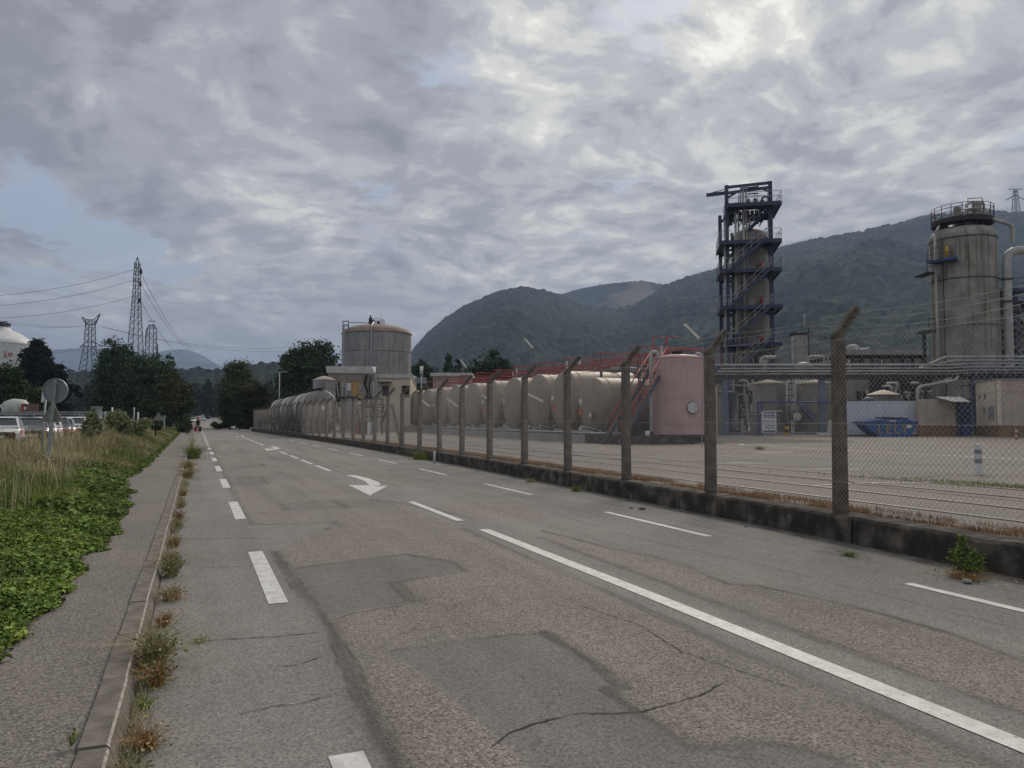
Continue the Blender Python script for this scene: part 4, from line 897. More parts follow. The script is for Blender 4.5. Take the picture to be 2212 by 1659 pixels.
weed('straw coloured withered plant under the bushy green one', 7.12, 5.45, 0, 320, .10, .30, ORANGEGRASS, DRYGRASS, flat=2)
weed('small green tuft in the gutter right of the middle post', 7.05, 6.85, 0, 160, .08, .16, GREENGRASS, HERB)
weed('green grass tuft under the leaning brace far along the wall', 8.2, 29.5, 0, 700, .45, .8, GREENGRASS, HERB)
weed('weed clump in the gutter below the tank row', 7.75, 15.2, 0, 200, .18, .25, GREENGRASS, HERB)
weed('dark dry weed at the wall foot between two posts', 7.78, 17.8, 0, 160, .14, .3, DRYGRASS, HERB)
weed('green weed patch in the yard behind the fence post', 21.5, 25.5, YZ, 300, .2, .5, GREENGRASS, HERB)
for i, (x_, y_, s_) in enumerate([(7.30, 11.75, .07), (7.2, 11.95, .04), (7.55, 9.3, .03), (-.17, 3.98, .022), (6.95, 5.3, .05)]):
    v_ = MB().lathe([(0.01, 0), (s_*.8, s_*.15), (s_, s_*.45), (s_*.6, s_*.8), (.01, s_*.9)], 7, smooth=False).build('loose_stone', STONE, None, (x_, y_, 0.005))
    tag(v_, ['fist sized pale stone in the gutter below the third post', 'small stone lying beside the fist sized one', 'pebble in the gutter near the second post', 'pebble at the kerb foot by the nearest weed', 'pale stone beside the withered plant'][i], 'stone')

# ================================================================== FENCE AND LOW WALL
wl = thing('low_wall', 'low stained dark concrete wall along the right side of the road', 'wall')
ysg = [-4] + [2.9 * i - 1.2 for i in range(0, 38)] + [107]
for a, b in zip(ysg, ysg[1:]):
    m = MB(); xa, xb = fence_x(a), fence_x(b); n_ = 8; V = []; F = []
    for i in range(n_ + 1):
        t = i / n_; Yq = a + .012 + (b - a - .024) * t; xq = xa + (xb - xa) * t; e1, e2 = random.uniform(-.014, .012), random.uniform(-.02, .012)
        V += [(xq - .33, Yq, -.1), (xq - .30 + e1*.5, Yq, .03), (xq - .285 + e1, Yq, YZ - .03 + e2), (xq - .25 + e1, Yq, YZ + e2*.6 + .004), (xq + .085, Yq, YZ + .012), (xq + .085, Yq, -.1)]
    for i in range(n_):
        for k in range(5): F.append((6*i+k, 6*i+k+1, 6*i+6+k+1, 6*i+6+k))
    F += [tuple(range(5, -1, -1)), tuple(6*n_ + k for k in range(6))]
    m.add(V, F); m.build('wall_section', CONC_WALL, wl)
tag(MB().tube((7.9, 26.6, 0), (7.9, 26.6, .45), .035, 8).build('marker_stub', WHITE), 'short white marker stub in front of the low wall', 'marker post')

fn = thing('security_fence', 'tall chain link fence on cranked concrete posts along the works', 'fence')
# post: tapered shaft, cranked arm with three wire holes
pm = MB(); b_, t_ = .085, .075; HP = 2.42
def taper(m, r0, r1, z0, z1, n=8):
    V = []
    for r_, z_ in ((r0, z0), (r1, z1)):
        c = r_ * .72
        V += [(-r_, -c, z_), (-c, -r_, z_), (c, -r_, z_), (r_, -c, z_), (r_, c, z_), (c, r_, z_), (-c, r_, z_), (-r_, c, z_)]
    m.add(V, [(i, (i+1) % 8, 8+(i+1) % 8, 8+i) for i in range(8)] + [tuple(range(7, -1, -1)), tuple(range(8, 16))])
taper(pm, b_, t_, -.05, HP)
dA = Vector((.655, 0, .755)); nA = Vector((-.755, 0, .655)); O = Vector((-.02, 0, HP - .03)); LA = .54; HH = .052; TH = .042
def armblk(s0, s1, n0, n1):
    V = []
    for s_, n_ in ((s0, n0), (s1, n0), (s1, n1), (s0, n1)):
        for y_ in (-TH, TH): V.append(tuple(O + dA*s_ + nA*n_ + Vector((0, y_, 0))))
    pm.add(V, [(0, 2, 4, 6), (7, 5, 3, 1), (0, 1, 3, 2), (2, 3, 5, 4), (4, 5, 7, 6), (6, 7, 1, 0)])
holes = [.17, .32, .47]; e_ = .016; s_ = -.06
for h_ in holes:
    armblk(s_, h_ - e_, -HH, HH); armblk(h_ - e_, h_ + e_, -HH, -e_); armblk(h_ - e_, h_ + e_, e_, HH); s_ = h_ + e_
armblk(s_, LA, -HH, HH)
pys = []; Yp = 7.98
pys = [2.0, 5.0] + [8.0 + 2.98 * i for i in range(34)]
p0 = None; P_ = []
for y_ in pys:
    dxy = fence_x(y_ + .5) - fence_x(y_ - .5); rz = -math.atan(dxy)
    if p0 is None: o = p0 = pm.build('post', CONC_POST, fn)
    else: o = p0.copy(); COL.objects.link(o); o.parent = fn
    o.location = (fence_x(y_), y_, YZ); o.rotation_euler = (random.uniform(-.006, .006), random.uniform(-.008, .008), rz + random.uniform(-.03, .03)); P_.append((fence_x(y_), y_))
# chain link panels, real wires
def link_panel(Lp, Hp, cell):
    V = []; F = []
    def w(p, q, off):
        r = .0021; o_ = len(V)
        for c in (p, q):
            for k in range(3):
                t = 2.094 * k; V.append((off + r*math.cos(t), c[0], c[1] + r*1.3*math.sin(t)))
        for k in range(3): F.append((o_+k, o_+(k+1) % 3, o_+3+(k+1) % 3, o_+3+k))
    k = -Hp
    while k < Lp:
        y0, z0, y1, z1 = k, 0, k + Hp, Hp
        if y0 < 0: z0 -= y0; y0 = 0
        if y1 > Lp: z1 -= y1 - Lp; y1 = Lp
        if z1 > z0: w((y0, z0), (y1, z1), -.002); w((y0, Hp - z0), (y1, Hp - z1), .002)
        k += cell
    return V, F
def panel_obj(name, cell, L_=2.98):
    V, F = link_panel(L_, 2.3, cell); me = bpy.data.meshes.new(name); me.from_pydata(V, [], F); me.materials.append(WIRE); return me
me1 = panel_obj('chain_link_panel', .072); me2 = panel_obj('chain_link_panel', .11)
for i, ((xa, ya), (xb, yb)) in enumerate(zip(P_, P_[1:])):
    o = bpy.data.objects.new('chain_link_panel', me1 if i < 9 else me2); COL.objects.link(o); o.parent = fn
    o.location = (xa - .10, ya, YZ + .06); o.rotation_euler.z = -math.atan2(xb - xa, yb - ya); o.scale = (1, math.dist((xa, ya), (xb, yb)) / 2.98, 1)
def sag(a, b, s, n=6):
    a = Vector(a); b = Vector(b); return [a.lerp(b, i/n) - Vector((0, 0, s*4*(i/n)*(1-i/n))) for i in range(n+1)]
for h_, off in [(1.2, -.10), (.42, -.10), (2.33, -.09)]:
    m = MB()
    for (xa, ya), (xb, yb) in zip(P_, P_[1:]): m.path(sag((xa + off, ya, YZ + h_), (xb + off, yb, YZ + h_), .012, 3), .0035, 4)
    m.build('straining_wire', WIRE, fn)
for h_ in holes:
    q = O + dA*h_; m = MB()
    for i, ((xa, ya), (xb, yb)) in enumerate(zip(P_[:16], P_[1:17])): m.path(sag((xa + q.x, ya, YZ + q.z), (xb + q.x, yb, YZ + q.z), random.uniform(.02, .10), 5), .003, 4)
    m.build('barbed_wire', WIRE, fn)
tag(MB().beam((fence_x(37)+.05, 35.2, YZ), (fence_x(37)-.0, 36.9, YZ+2.0), .12, .12).build('brace', CONC_POST, fn), 'inclined brace leaning against a post')

# ================================================================== TANK FARM
def htank(r, length, dome=.45, name_mat=TANK_BEIGE):
    m = MB(); prof = [(0.001, -dome)] + [(r*math.sin(a), -dome*math.cos(a)) for a in np.linspace(.15, math.pi/2, 8)] + [(r, 0.05)]
    prof += [(r, length/3), (r, 2*length/3), (r, length)] + [(r*math.cos(a), length + dome*math.sin(a)) for a in np.linspace(.2, math.pi/2, 7)]
    m.lathe(prof, 40, axis='x'); return m
TR0 = [39.2, 41.7+1.6, 47.3, 51.7, 56.2, 60.6, 65.2, 69.8, 74.2, 78.9, 83.4, 88.2]
tank_rows = [(TR0[k], 20.7 if k == 0 else 20.9, 3.10 if k == 0 else 3.72, .9) for k in range(12)]
ordn = ['smaller beige horizontal tank nearest the blue stair', 'tall beige horizontal tank right behind the smaller one'] + [q + ' beige tank from the blue stair' for q in ('third', 'fourth', 'fifth', 'sixth', 'seventh', 'eighth', 'ninth', 'tenth', 'eleventh', 'twelfth')]
for i, (Y_, X_, dia, zb_) in enumerate(tank_rows):
    r = dia / 2; t = thing('storage_tank', ordn[i] + ' with an orange hazard plate', 'tank', (X_, Y_, 0), random.uniform(-.02, .02), 'horizontal storage tanks behind the fence')
    zc = zb_ + r; L_ = [6.3, 9.6, 10.5][min(i, 2)]; m = htank(r, L_); o = m.build('shell', TANK_BEIGE, t); o.location = (0.45, 0, zc)
    m = MB(); 
    for xx in (0.5, 3.3, 6.0): m.lathe([(r + .002, xx), (r + .022, xx), (r + .022, xx + .05), (r + .002, xx + .05)], 40, (.45, 0, zc), 'x', smooth=False)
    m.build('weld_band', TANK_BEIGE, t)
    for xx in (1.2, 5.2):
        m = MB(); m.prism([(-.2, -r*.8), (.2, -r*.8), (.2, r*.8), (-.2, r*.8)], 0, 1); m = MB()
        m.bx(xx-.2, xx+.2, -r*.75, r*.75, YZ, zb_ + .45); m.build('saddle', CONC, t)
    # hazard plates on the domed end
    yo = .55*r; xo = -.45*math.sqrt(max(0, 1-(yo/r)**2 - .02)) + .45 - .03
    m = MB().lathe([(.001, -.012), (.17, -.012), (.17, .012), (.001, .012)], 20, (xo, yo, zc + .18), 'x', smooth=False); m.build('hazard_disc', WHITE, t)
    m = MB().bx(xo-.012, xo+.012, yo-.15, yo+.15, zc - .62, zc - .28); m.build('hazard_plate', ORANGE, t)
    if i == 0:
        MB().lathe([(.001, -.012), (.28, -.012), (.28, .012), (.001, .012)], 24, (-.06, -.55, zc - .62), 'x', smooth=False).build('round_notice', BLACK, t)
        MB().lathe([(.19, -.018), (.23, -.018), (.23, -.013), (.19, -.013)], 24, (-.06, -.55, zc - .62), 'x', smooth=False).build('notice_ring', WHITE, t)
        MB().lathe([(.001, -.018), (.12, -.018), (.12, -.013), (.001, -.013)], 16, (-.06, -.55, zc - .62), 'x', smooth=False).build('notice_face', WHITE, t)
    m = MB(); m.bend([(.15, .3, zb_+.15), (-.15, .3, zb_-.1), (-.15, .3, YZ+.6), (-.15, -.9, YZ+.55), (-.15, -.9, YZ+.42)], .06, 8).tube((-.15, .3, YZ+.55), (-.15, .3, YZ+.85), .12, 10).tube((-.15,.12,YZ+.75),(-.15,.48,YZ+.75),.03,6)
    m.build('valve_pipe', PIPE, t)
    m = MB(); m.tube((4, 0, zc + r - .02), (4, 0, zc + r + .35), .25, 14).tube((2.6, .1, zc + r - .02), (2.6, .1, zc + r + .25), .08, 8); m.build('manhole', VESSEL, t)
# long concrete plinth with drain pipe in front of the tanks
pl_pts = [(23.2, 32.4), (19.6, 33.2), (19.0, 36), (18.9, 44), (19.2, 56), (19.8, 66), (20.2, 91)]
pb = thing('plinth', 'long low concrete bund kerb in front of the beige tanks', 'bund wall')
for a, b in zip(pl_pts, pl_pts[1:]): MB().beam((a[0], a[1], YZ + .2), (b[0], b[1], YZ + .2), .22, .42).build('bund_section', CONC_WALL if a[1] < 34 else CONC, pb)
MB().bend([(x + .25, y, YZ + .52) for x, y in pl_pts[1:]], .06, 8).build('drain_pipe', PIPE, pb)
m = MB().add([(x + .1, y, YZ + .012) for x, y in pl_pts] + [(34, 91, YZ + .012), (34, 32.4, YZ + .012)], [tuple(range(len(pl_pts) + 2))]); tag(m.build('bund_floor', mat('bund_floor_concrete', (0.11, 0.105, 0.10), (0.07, 0.068, 0.064), 1.0, 0.9)), kind='structure')
# low pipework clutter under the tanks
cl_ = thing('pipe_manifold', 'low tangle of valves and pipes under the beige tank ends', 'pipes')
for i in range(28):
    y0 = 36 + i * 1.9; m = MB(); x0 = 19.6 + (y0-36)*.02
    m.bend([(x0, y0, YZ + .25), (x0, y0, YZ + .55 + random.uniform(0, .35)), (x0 + 1.2, y0 + random.uniform(-.3, .3), YZ + .6)], .045, 7)
    if i % 2: m.tube((x0, y0, YZ + .5), (x0, y0 + .02, YZ + .78), .10, 8)
    m.build('valve_branch', PIPE if i % 3 else DARKSTEEL, cl_)

# red gantry over the tanks
gt = thing('walkway_gantry', 'long walkway gantry with red handrails over the beige tanks', 'gantry')
gz = 4.62
for k in range(11):
    y0 = 37.4 + 4.4 * k; x0 = 22.8
    gl = 5.6 if k < 1 else 8.0
    MB().bx(x0, x0 + gl, y0 - .45, y0 + .45, gz - .06, gz).build('deck', NAVY if k < 2 else DARKSTEEL, gt)
    m = MB(); m.rail([(x0, y0 - .45, gz), (x0 + gl, y0 - .45, gz)], 1.05, .021, 1.6, 1); m.build('handrail', RED, gt)
    m = MB(); m.rail([(x0 + gl, y0 + .45, gz), (x0, y0 + .45, gz), (x0, y0 - .45, gz)], 1.05, .021, 1.6, 1); m.build('handrail', RED, gt)
    for xx in (x0 + .3, x0 + 3, x0 + gl - .2): MB().bx(xx-.06, xx+.06, y0-.06, y0+.06, YZ, gz - .06).build('gantry_leg', NAVY, gt)
MB().bx(26, 26.9, 37, 75, gz + .0025, gz + .06).build('deck', DARKSTEEL, gt)
for xx in (26, 26.9): MB().rail([(xx, 37, gz + .06), (xx, 75, gz + .06)], 1.05, .021, 2.1, 1).build('handrail', RED, gt)
for xx, yy in ((24.3, 37), (23.5, 45.5), (24.6, 49.6), (24.2, 58), (25.5, 62)): MB().bx(xx, xx + .02, yy - .16, yy + .16, gz + .62, gz + 1.12).build('notice_plate', WHITE, gt)
MB().bx(25.2, 27.6, 36.2, 36.95, gz - .3, gz - .02).build('end_platform', BLUE, gt)
m = MB(); m.bend([(22.2, 37, gz - .2), (27.5, 37, gz - .2)], .06).bend([(22.5, 37.3, gz - .35), (27.5, 37.3, gz - .35)], .05); m.build('service_pipe', PIPE, gt)
# blue stair with red handrails
st = thing('access_stair', 'steep blue stair with three red handrails up to the gantry', 'stair')
A = Vector((18.9, 33.3, YZ)); B = Vector((24.0, 36.6, gz)); dirh = Vector((B.x - A.x, B.y - A.y, 0)).normalized(); sd_ = Vector((-dirh.y, dirh.x, 0)) * .42
for s_ in (-1, 1): MB().beam(A + sd_*s_, B + sd_*s_, .05, .22).build('stringer', NAVY, st)
for i in range(1, 17):
    p = A.lerp(B, i / 17); m = MB(); m.beam(p - sd_*.93, p + sd_*.93, .22, .04); m.build('tread', NAVY, st)
for s_ in (-1, 1):
    for hh in (.45, 1.0):
        MB().tube(A + sd_*s_ + Vector((0, 0, hh)) + dirh*.3, B + sd_*s_ + Vector((0, 0, hh)), .032, 6).build('handrail', RED, st)
    m = MB()
    for i in range(5):
        p = A.lerp(B, .05 + i * .225) + sd_*s_; m.tube(p, p + Vector((0, 0, 1.0)), .022, 5)
    m.build('baluster', RED if s_ < 0 else NAVY, st)
m = MB().path([B + sd_ + Vector((0, 0, 0)), B + sd_ + Vector((0, 0, 1.6)), B + sd_ + dirh*1.6 + Vector((0, 0, 1.7)), B + sd_ + dirh*2.6 + Vector((0, 0, .2))], .03, 6).path([B - sd_, B - sd_ + Vector((0, 0, 1.6)), B - sd_ + dirh*1.6 + Vector((0, 0, 1.7))], .03, 6)
m.build('safety_hoop', RED, st)

# pink vertical tank
pc = W(1466, 42.6); t = thing('pink_tank', 'pink vertical cylindrical tank with a white flanged hatch', 'tank', (pc.x, pc.y, 0), R(-YAW)); r = 1.39
zt = Z(775, 42.6); m = MB(); m.lathe([(r, .76), (r, zt)], 56); m.build('shell', PINK, t)
m = MB(); m.lathe([(r + .03, zt - .03), (r + .03, zt + .04), (r*.7, zt + .16), (.3, zt + .25), (.001, zt + .25)], 48); m.build('roof', PINK, t)
for zz_ in (Z(862, 42.6), zt - .28, 2.0 - .7): MB().lathe([(r, zz_), (r + .02, zz_), (r + .02, zz_ + .035), (r, zz_ + .035)], 48, smooth=False).build('band', PINK, t)
zf = Z(881, 42.6); fa = math.radians(-68)
fx = .44; fy = -math.sqrt(r*r - fx*fx)
m = MB(); m.lathe([(.001, -.18), (.30, -.18), (.30, -.13), (.26, -.13), (.26, .2)], 28, (fx, fy, zf), 'y', smooth=False); o = m.build('hatch', WHITE, t)
m = MB().lathe([(.26, -.12), (.33, -.12), (.33, -.06), (.26, -.06)], 28, (fx, fy, zf), 'y', smooth=False); m.build('hatch_gasket', BLACK, t)
m = MB()
for i in range(12): a = i*math.pi/6; m.tube((fx + .26*math.cos(a), fy - .21, zf + .26*math.sin(a)), (fx + .26*math.cos(a), fy - .1, zf + .26*math.sin(a)), .018, 6)
m.build('bolt', STEEL, t)
MB().cyl(-.1, -.2, zt + .2, zt + .38, .30, 20).build('vent_cap', BLACK, t)
m = MB().bend([(-1.25, -.5, zt - .0), (-1.25, -.5, zt + .32), (-1.62, -.55, zt + .32), (-1.62, -.55, .9)], .1, 12, .25); m.build('overflow_pipe', PIPE, t)
m = MB().bend([(1.0, .1, zt + .1), (1.0, .1, zt + .3), (1.2, .1, zt + .3), (1.35, .1, zt + .1)], .08, 10); m.build('breather_pipe', PIPE, t)
o = MB().cyl(0, 0, YZ, .76, r + .12, 40).build('base', CONC_WALL, t)
m = MB().cyl(r + .45, 1.6, YZ, 3.4, .7, 24); m.build('lagged_drum', DOMECREAM, t)
m = MB().tube((r + .15, -.5, YZ - .02), (r + .15, -.5, 1.6), .04, 6); m.build('red_post', RED, t)

# tube lamps on thin poles
def lamp(label, x0, y0, x1, y1, d):
    a = W(x0, d, Z(y0, d)); b = W(x1, d, Z(y1, d)); t = thing('tube_lamp', label, 'lamp', (b.x, b.y, 0), 0, 'tube lamps on poles in the tank farm')
    O_ = Vector((b.x, b.y, 0)); dv = (b - a).normalized()
    m = MB().beam(a - O_, b - O_, .17, .12); m.build('housing', LAMP, t)
    m = MB().beam(a - O_ - Vector((0, 0, .075)), b - O_ - Vector((0, 0, .075)), .07, .045); m.build('tube', GREYBOX, t)
    e = b + dv * .25; m = MB().bend([b - O_ - dv*.1, e - O_, e - O_ + Vector((.02, 0, -1.0)), Vector((.1, 0, YZ)) ], .018, 6, .3); m.build('pole', GREYBOX, t)
lamp('long white tube lamp high above the pink tank', 1480, 700, 1511, 731, 34)
lamp('tilted white tube lamp high above the middle of the gantry', 1133, 731, 1152, 752, 50)
lamp('small tilted tube lamp in front of the dark trees', 994, 776, 1007, 794, 66)
lamp('tube lamp in front of the tallest beige tank', 1131, 847, 1173, 867, 40)
lamp('tube lamp in front of the fourth beige tank', 1040, 853, 1060, 865, 46)
lamp('tube lamp in front of the sixth beige tank', 965, 861, 989, 878, 54)
lamp('tube lamp in front of the seventh beige tank', 908, 863, 928, 878, 62)
lamp('tube lamp farthest along the tank row', 866, 868, 876, 877, 70)
t = thing('lamp_post', 'white upright tube lamp on a grey post beside the gantry end', 'lamp', W(910, 78, YZ)); MB().tube((0, 0, 0), (0, 0, Z(808, 78) - YZ), .07, 8).build('post', STEEL, t)
MB().tube((0, 0, Z(808, 78) - YZ), (0, 0, Z(791, 78) - YZ), .17, 10).build('lamp', LAMP, t)
MB().bx(-.6, .6, .2, .25, Z(828, 78) - YZ, Z(815, 78) - YZ).build('panel', GREYBOX, t)
t = thing('street_lamp', 'slim street lamp behind the fence near the large dark tree', 'lamp', W(603, 100, 0)); h_ = Z(806, 100)
MB().tube((0, 0, 0), (0, 0, h_), .09, 8, .06).bend([(0, 0, h_ - .05), (0, 0, h_ + .1), (.6, 0, h_ + .15)], .05, 6).build('pole', PIPE, t); MB().bx(.4, 1.0, -.1, .1, h_ + .1, h_ + .22).build('lamp_head', GREYBOX, t)

# ================================================================== TANK WAGONS
wlab = ['nearest tank wagon with a pale rounded end behind the fence', 'second tank wagon in the train behind the fence', 'last tank wagon at the far left of the train']
TX = lambda Y: 10.02
def wagon():
    t = thing('tank_wagon', wlab[0], 'railway wagon', (0, 0, 0), 0, 'tank wagons on the siding'); r = 1.42; zc = 2.72; Lw = 10.2
    m = MB(); prof = [(0.001, -.4)] + [(r*math.sin(a), -.4*math.cos(a)) for a in np.linspace(.15, math.pi/2, 8)] + [(r, Lw)] + [(r*math.cos(a), Lw + .4*math.sin(a)) for a in np.linspace(.2, math.pi/2, 7)]
    m.lathe(prof, 40, (0, 0, zc), 'y'); m.build('shell', WAGON, t)
    m = MB()
    for yy in (.1, 5.1, 10.0): m.lathe([(r+.002, yy), (r + .03, yy), (r + .03, yy + .12), (r + .002, yy + .12)], 40, (0, 0, zc), 'y', smooth=False)
    m.build('strap', DARKSTEEL, t)
    for yy in (6.1,): MB().lathe([(r + .001, yy), (r + .006, yy + .05), (r + .006, yy + 2.4), (r + .001, yy + 2.5)], 40, (0, 0, zc), 'y').build('pale_panel', OFFWHITE, t)
    MB().bx(-1.25, 1.25, -.7, Lw + .7, 1.0, 1.28).build('underframe', RUST, t)
    MB().bx(-.3, .3, -.3, Lw + .3, zc + r + .12, zc + r + .17).rail([(.3, 0, zc+r+.15), (.3, Lw, zc+r+.15)], .5, .02, 2, 0).build('roof_walk', DARKSTEEL, t)
    for yy in (1.2, Lw - 1.2):
        b = MB().bx(-1.1, -.95, yy - 1.3, yy + 1.3, .6, .95).bx(.95, 1.1, yy - 1.3, yy + 1.3, .6, .95).build('bogie', RUST, t)
        for xx in (-.8, .8):
            for dy in (-.9, .9): MB().lathe([(.001, -.06), (.44, -.06), (.46, .06), (.001, .06)], 20, (xx, yy + dy, YZ + .47), 'x', smooth=False).build('wheel', DARKSTEEL, b)
    for xx in (-.85, .85): MB().lathe([(.06, -1.2), (.06, -.75)], 10, (xx, 0, 1.15), 'y').lathe([(.001, -1.25), (.22, -1.25), (.22, -1.2), (.001, -1.2)], 14, (xx, 0, 1.15), 'y', smooth=False).build('buffer', RUST, t)
    MB().path([(1.1, -.5, 1.2), (1.1, -.5, 4.0)], .025, 4).path([(.7, -.5, 1.2), (.7, -.5, 4.0)], .025, 4).path([(.7, -.5, 2.2), (1.1, -.5, 2.2)], .02, 4).path([(.7, -.5, 3), (1.1, -.5, 3)], .02, 4).build('end_ladder', WHITE, t)
    MB().bx(-.28, .28, -.44, -.42, 2.4, 2.75).build('number_plate', WHITE, t)
    return t
w0 = wagon()
for i in range(3):
    w_ = w0 if i == 0 else copy_tree(w0)
    y_ = 68.5 + 12.3 * i; w_.location = (TX(y_), y_, 0); w_.rotation_euler.z = 0; w_['label'] = wlab[i]

# ================================================================== LOADING SHED AND CONCRETE TANK
def fr(name, label, cat, x, d, z=YZ, rot=0.0, group=None):
    t = thing(name, label, cat, W(x, d, 0), R(-YAW + rot), group)
    s = sc(d); return t, (lambda q: (q - x) * s), (lambda y: Z(y, d))
t, X_, Zz = fr('loading_shed', 'loading shed with white sheet roof and hoses beside the wagons', 'shed', 760, 75)
w1, w2 = X_(712), X_(815)
m = MB().prism([(w1, Zz(808)), (w2, Zz(809)), (w2 - .35, Zz(793.5)), (w1 - .15, Zz(792.5))], -1.2, -1.14); m.build('front_roof_sheet', OFFWHITE, t)
m = MB(); m.add([(w1, -1.2, Zz(808)), (w2, -1.2, Zz(808)), (w2 - .3, 1.0, Zz(792)), (w1 - .3, 1.0, Zz(792)), (w1, -1.2, Zz(808)+.06), (w2, -1.2, Zz(808)+.06), (w2 - .3, 1.0, Zz(792)+.06), (w1 - .3, 1.0, Zz(792)+.06)], [(0,1,2,3),(7,6,5,4),(0,4,5,1),(1,5,6,2),(2,6,7,3),(3,7,4,0)]); m.build('roof', OFFWHITE, t)
SHEDCURT = mat('shed_cladding', (0.33, 0.28, 0.225), (0.25, 0.21, 0.17), 2.0, 0.8, streak=0.6, streak_col=(0.13, 0.11, 0.09))
n_ = 15
for i in range(n_):
    a = w1 + .1 + (w2 - w1 - .2) * i / n_; MB().bx(a, a + (w2 - w1 - .2)/n_ - .015, -1.1 + (i % 2)*.015, -1.04 + (i % 2)*.015, Zz(828 + random.uniform(-3, 4)), Zz(808)).build('cladding_sheet', SHEDCURT, t)
for xx in (w1 + .15, w1 + 1.3, w2 - 1.2, w2 - .15):
    for yy in (-1.0, 1.0): MB().bx(xx - .06, xx + .06, yy - .06, yy + .06, YZ, Zz(810)).build('post', STEEL, t)
MB().bx(w1 - .2, w2 + .1, -1.3, 1.2, Zz(858) - .08, Zz(858)).build('platform', DARKSTEEL, t)
MB().rail([(w1 - .2, -1.3, Zz(858)), (w2, -1.3, Zz(858))], 1.0, .025, .6, 2).build('platform_rail', PIPE, t)
yb = MB(); 
for i in range(4): yb.bx(X_(767 + i*4) - .04, X_(767 + i*4) + .04, -1.5, -1.42, Zz(858), Zz(828))
for i in range(4): yb.bx(X_(765), X_(785), -1.52, -1.44, Zz(830 + i*7) - .04, Zz(830 + i*7) + .04)
yb.build('yellow_gate', YELLOW, t); MB().beam((X_(775), -1.6, Zz(856)), (X_(792), -1.6, Zz(861)), .14, .2).build('yellow_arm', YELLOW, t)
MB().bx(X_(757), X_(765), -1.6, -1.57, Zz(845), Zz(829)).build('notice_board', WHITE, t)
for i in range(5): MB().beam((X_(738 + i*9), -1.35, Zz(858)), (X_(734 + i*9), -1.35, Zz(828)), .05).build('loading_pipe', WHITE if i % 2 == 0 else STEEL, t)
MB().bend([(X_(745), -1.3, Zz(862)), (X_(765), -1.7, Zz(859)), (X_(785), -1.7, Zz(862)), (X_(792), -1.7, Zz(872))], .07, 8).build('hose', BLACK, t)
MB().bend([(X_(797), -1.2, Zz(812)), (X_(792), -1.4, Zz(830)), (X_(800), -1.4, Zz(846)), (X_(796), -1.4, Zz(880))], .10, 8).build('hose', BLACK, t)
MB().bend([(X_(806), -1.3, Zz(815)), (X_(803), -1.4, Zz(835)), (X_(806), -1.4, Zz(860)), (X_(804), -1.4, Zz(925))], .07, 8).build('hose', BLACK, t)
for i in range(7): MB().bx(X_(806), X_(818), -1.2, -.8, Zz(880 + i*7), Zz(880 + i*7) + .04).build('step', STEEL, t)
MB().bx(X_(795), X_(812), -1.4, -.9, YZ, Zz(912)).build('equipment_cabinet', OFFWHITE, t)
MB().bx(X_(737), X_(744), -1.3, -1.1, Zz(905), Zz(880)).build('door_panel', OFFWHITE, t)
MB().path([(X_(811), -1.3, YZ), (X_(811), -1.3, Zz(826))], .045, 8).build('downpipe', STEEL, t)

t, X_, Zz = fr('concrete_tank', 'tall grey concrete tank with a brownish domed roof', 'tank', 813, 92); r = 74 * sc(92)
z0 = YZ; z1 = Zz(722); zj = Zz(763)
for (a, b, off) in ((z0, zj - .05, 0.0), (zj + .05, z1, .22)):
    npan = 18
    for i in range(npan):
        a0 = 2*math.pi*(i + off*2)/npan; a1 = 2*math.pi*(i + 1 + off*2)/npan - .011; V = []; F = []
        for k in range(5):
            q = a0 + (a1 - a0)*k/4; V += [(r*math.cos(q), r*math.sin(q), a), (r*math.cos(q), r*math.sin(q), b)]
        for k in range(4): F.append((2*k, 2*k+2, 2*k+3, 2*k+1))
        mm = MB(); mm.add(V, F, True); mm.build('wall_panel', CONC_TANK if (i*7 + int(a)) % 3 else CONC, t)
MB().lathe([(r - .05, z0), (r - .05, z1)], 48).build('inner_wall', VESSEL, t)
hd = Zz(702) - z1; m = MB().lathe([(r + .09, z1 - .05), (r + .09, z1 + .05)] + [(r*math.cos(a) + .02, z1 + .05 + hd*math.sin(a)) for a in np.linspace(0.08, math.pi/2, 10)], 64); m.build('dome', DOMEBROWN, t)
zc = Zz(703); MB().rail([(X_(806), -1, zc), (X_(826), -1, zc), (X_(826), 1, zc), (X_(806), 1, zc), (X_(806), -1, zc)], Zz(690) - zc, .03, .8, 1).build('roof_rail', STEEL, t)
MB().cyl(X_(801), -.6, zc - .2, Zz(688), .22, 10).cyl(X_(801), -.6, Zz(688), Zz(682), .1, 8).cyl(X_(817), -.3, zc - .2, Zz(694), .2, 10).build('vent', DARKSTEEL, t)
MB().beam((X_(800), -1.2, Zz(700)), (X_(812), -1.2, Zz(695)), .25, .3).build('roof_duct', DARKSTEEL, t)
MB().bend([(X_(755), -3.4, YZ), (X_(755), -3.4, Zz(708)), (X_(762), -3.0, Zz(708)), (X_(762), -3.0, Zz(716))], .09, 8).build('riser_pipe', STEEL, t)
MB().bend([(X_(815), -r - .15, YZ), (X_(815), -r - .15, Zz(712)), (X_(813), -2.2, Zz(700))], .10, 8).build('riser_pipe', STEEL, t)
MB().path([(X_(751), -3, Zz(722)), (X_(751), -3, Zz(700)), (X_(763), -3, Zz(700)), (X_(763), -3, Zz(712))], .05, 5).path([(X_(763), -3, Zz(703)), (X_(802), -1, Zz(699))], .035, 5).build('roof_handrail', DARKSTEEL, t)
t, X_, Zz = fr('loading_rack', 'dark cluttered loading rack with ladder and hoses between shed and beige tanks', 'rack', 812, 64)
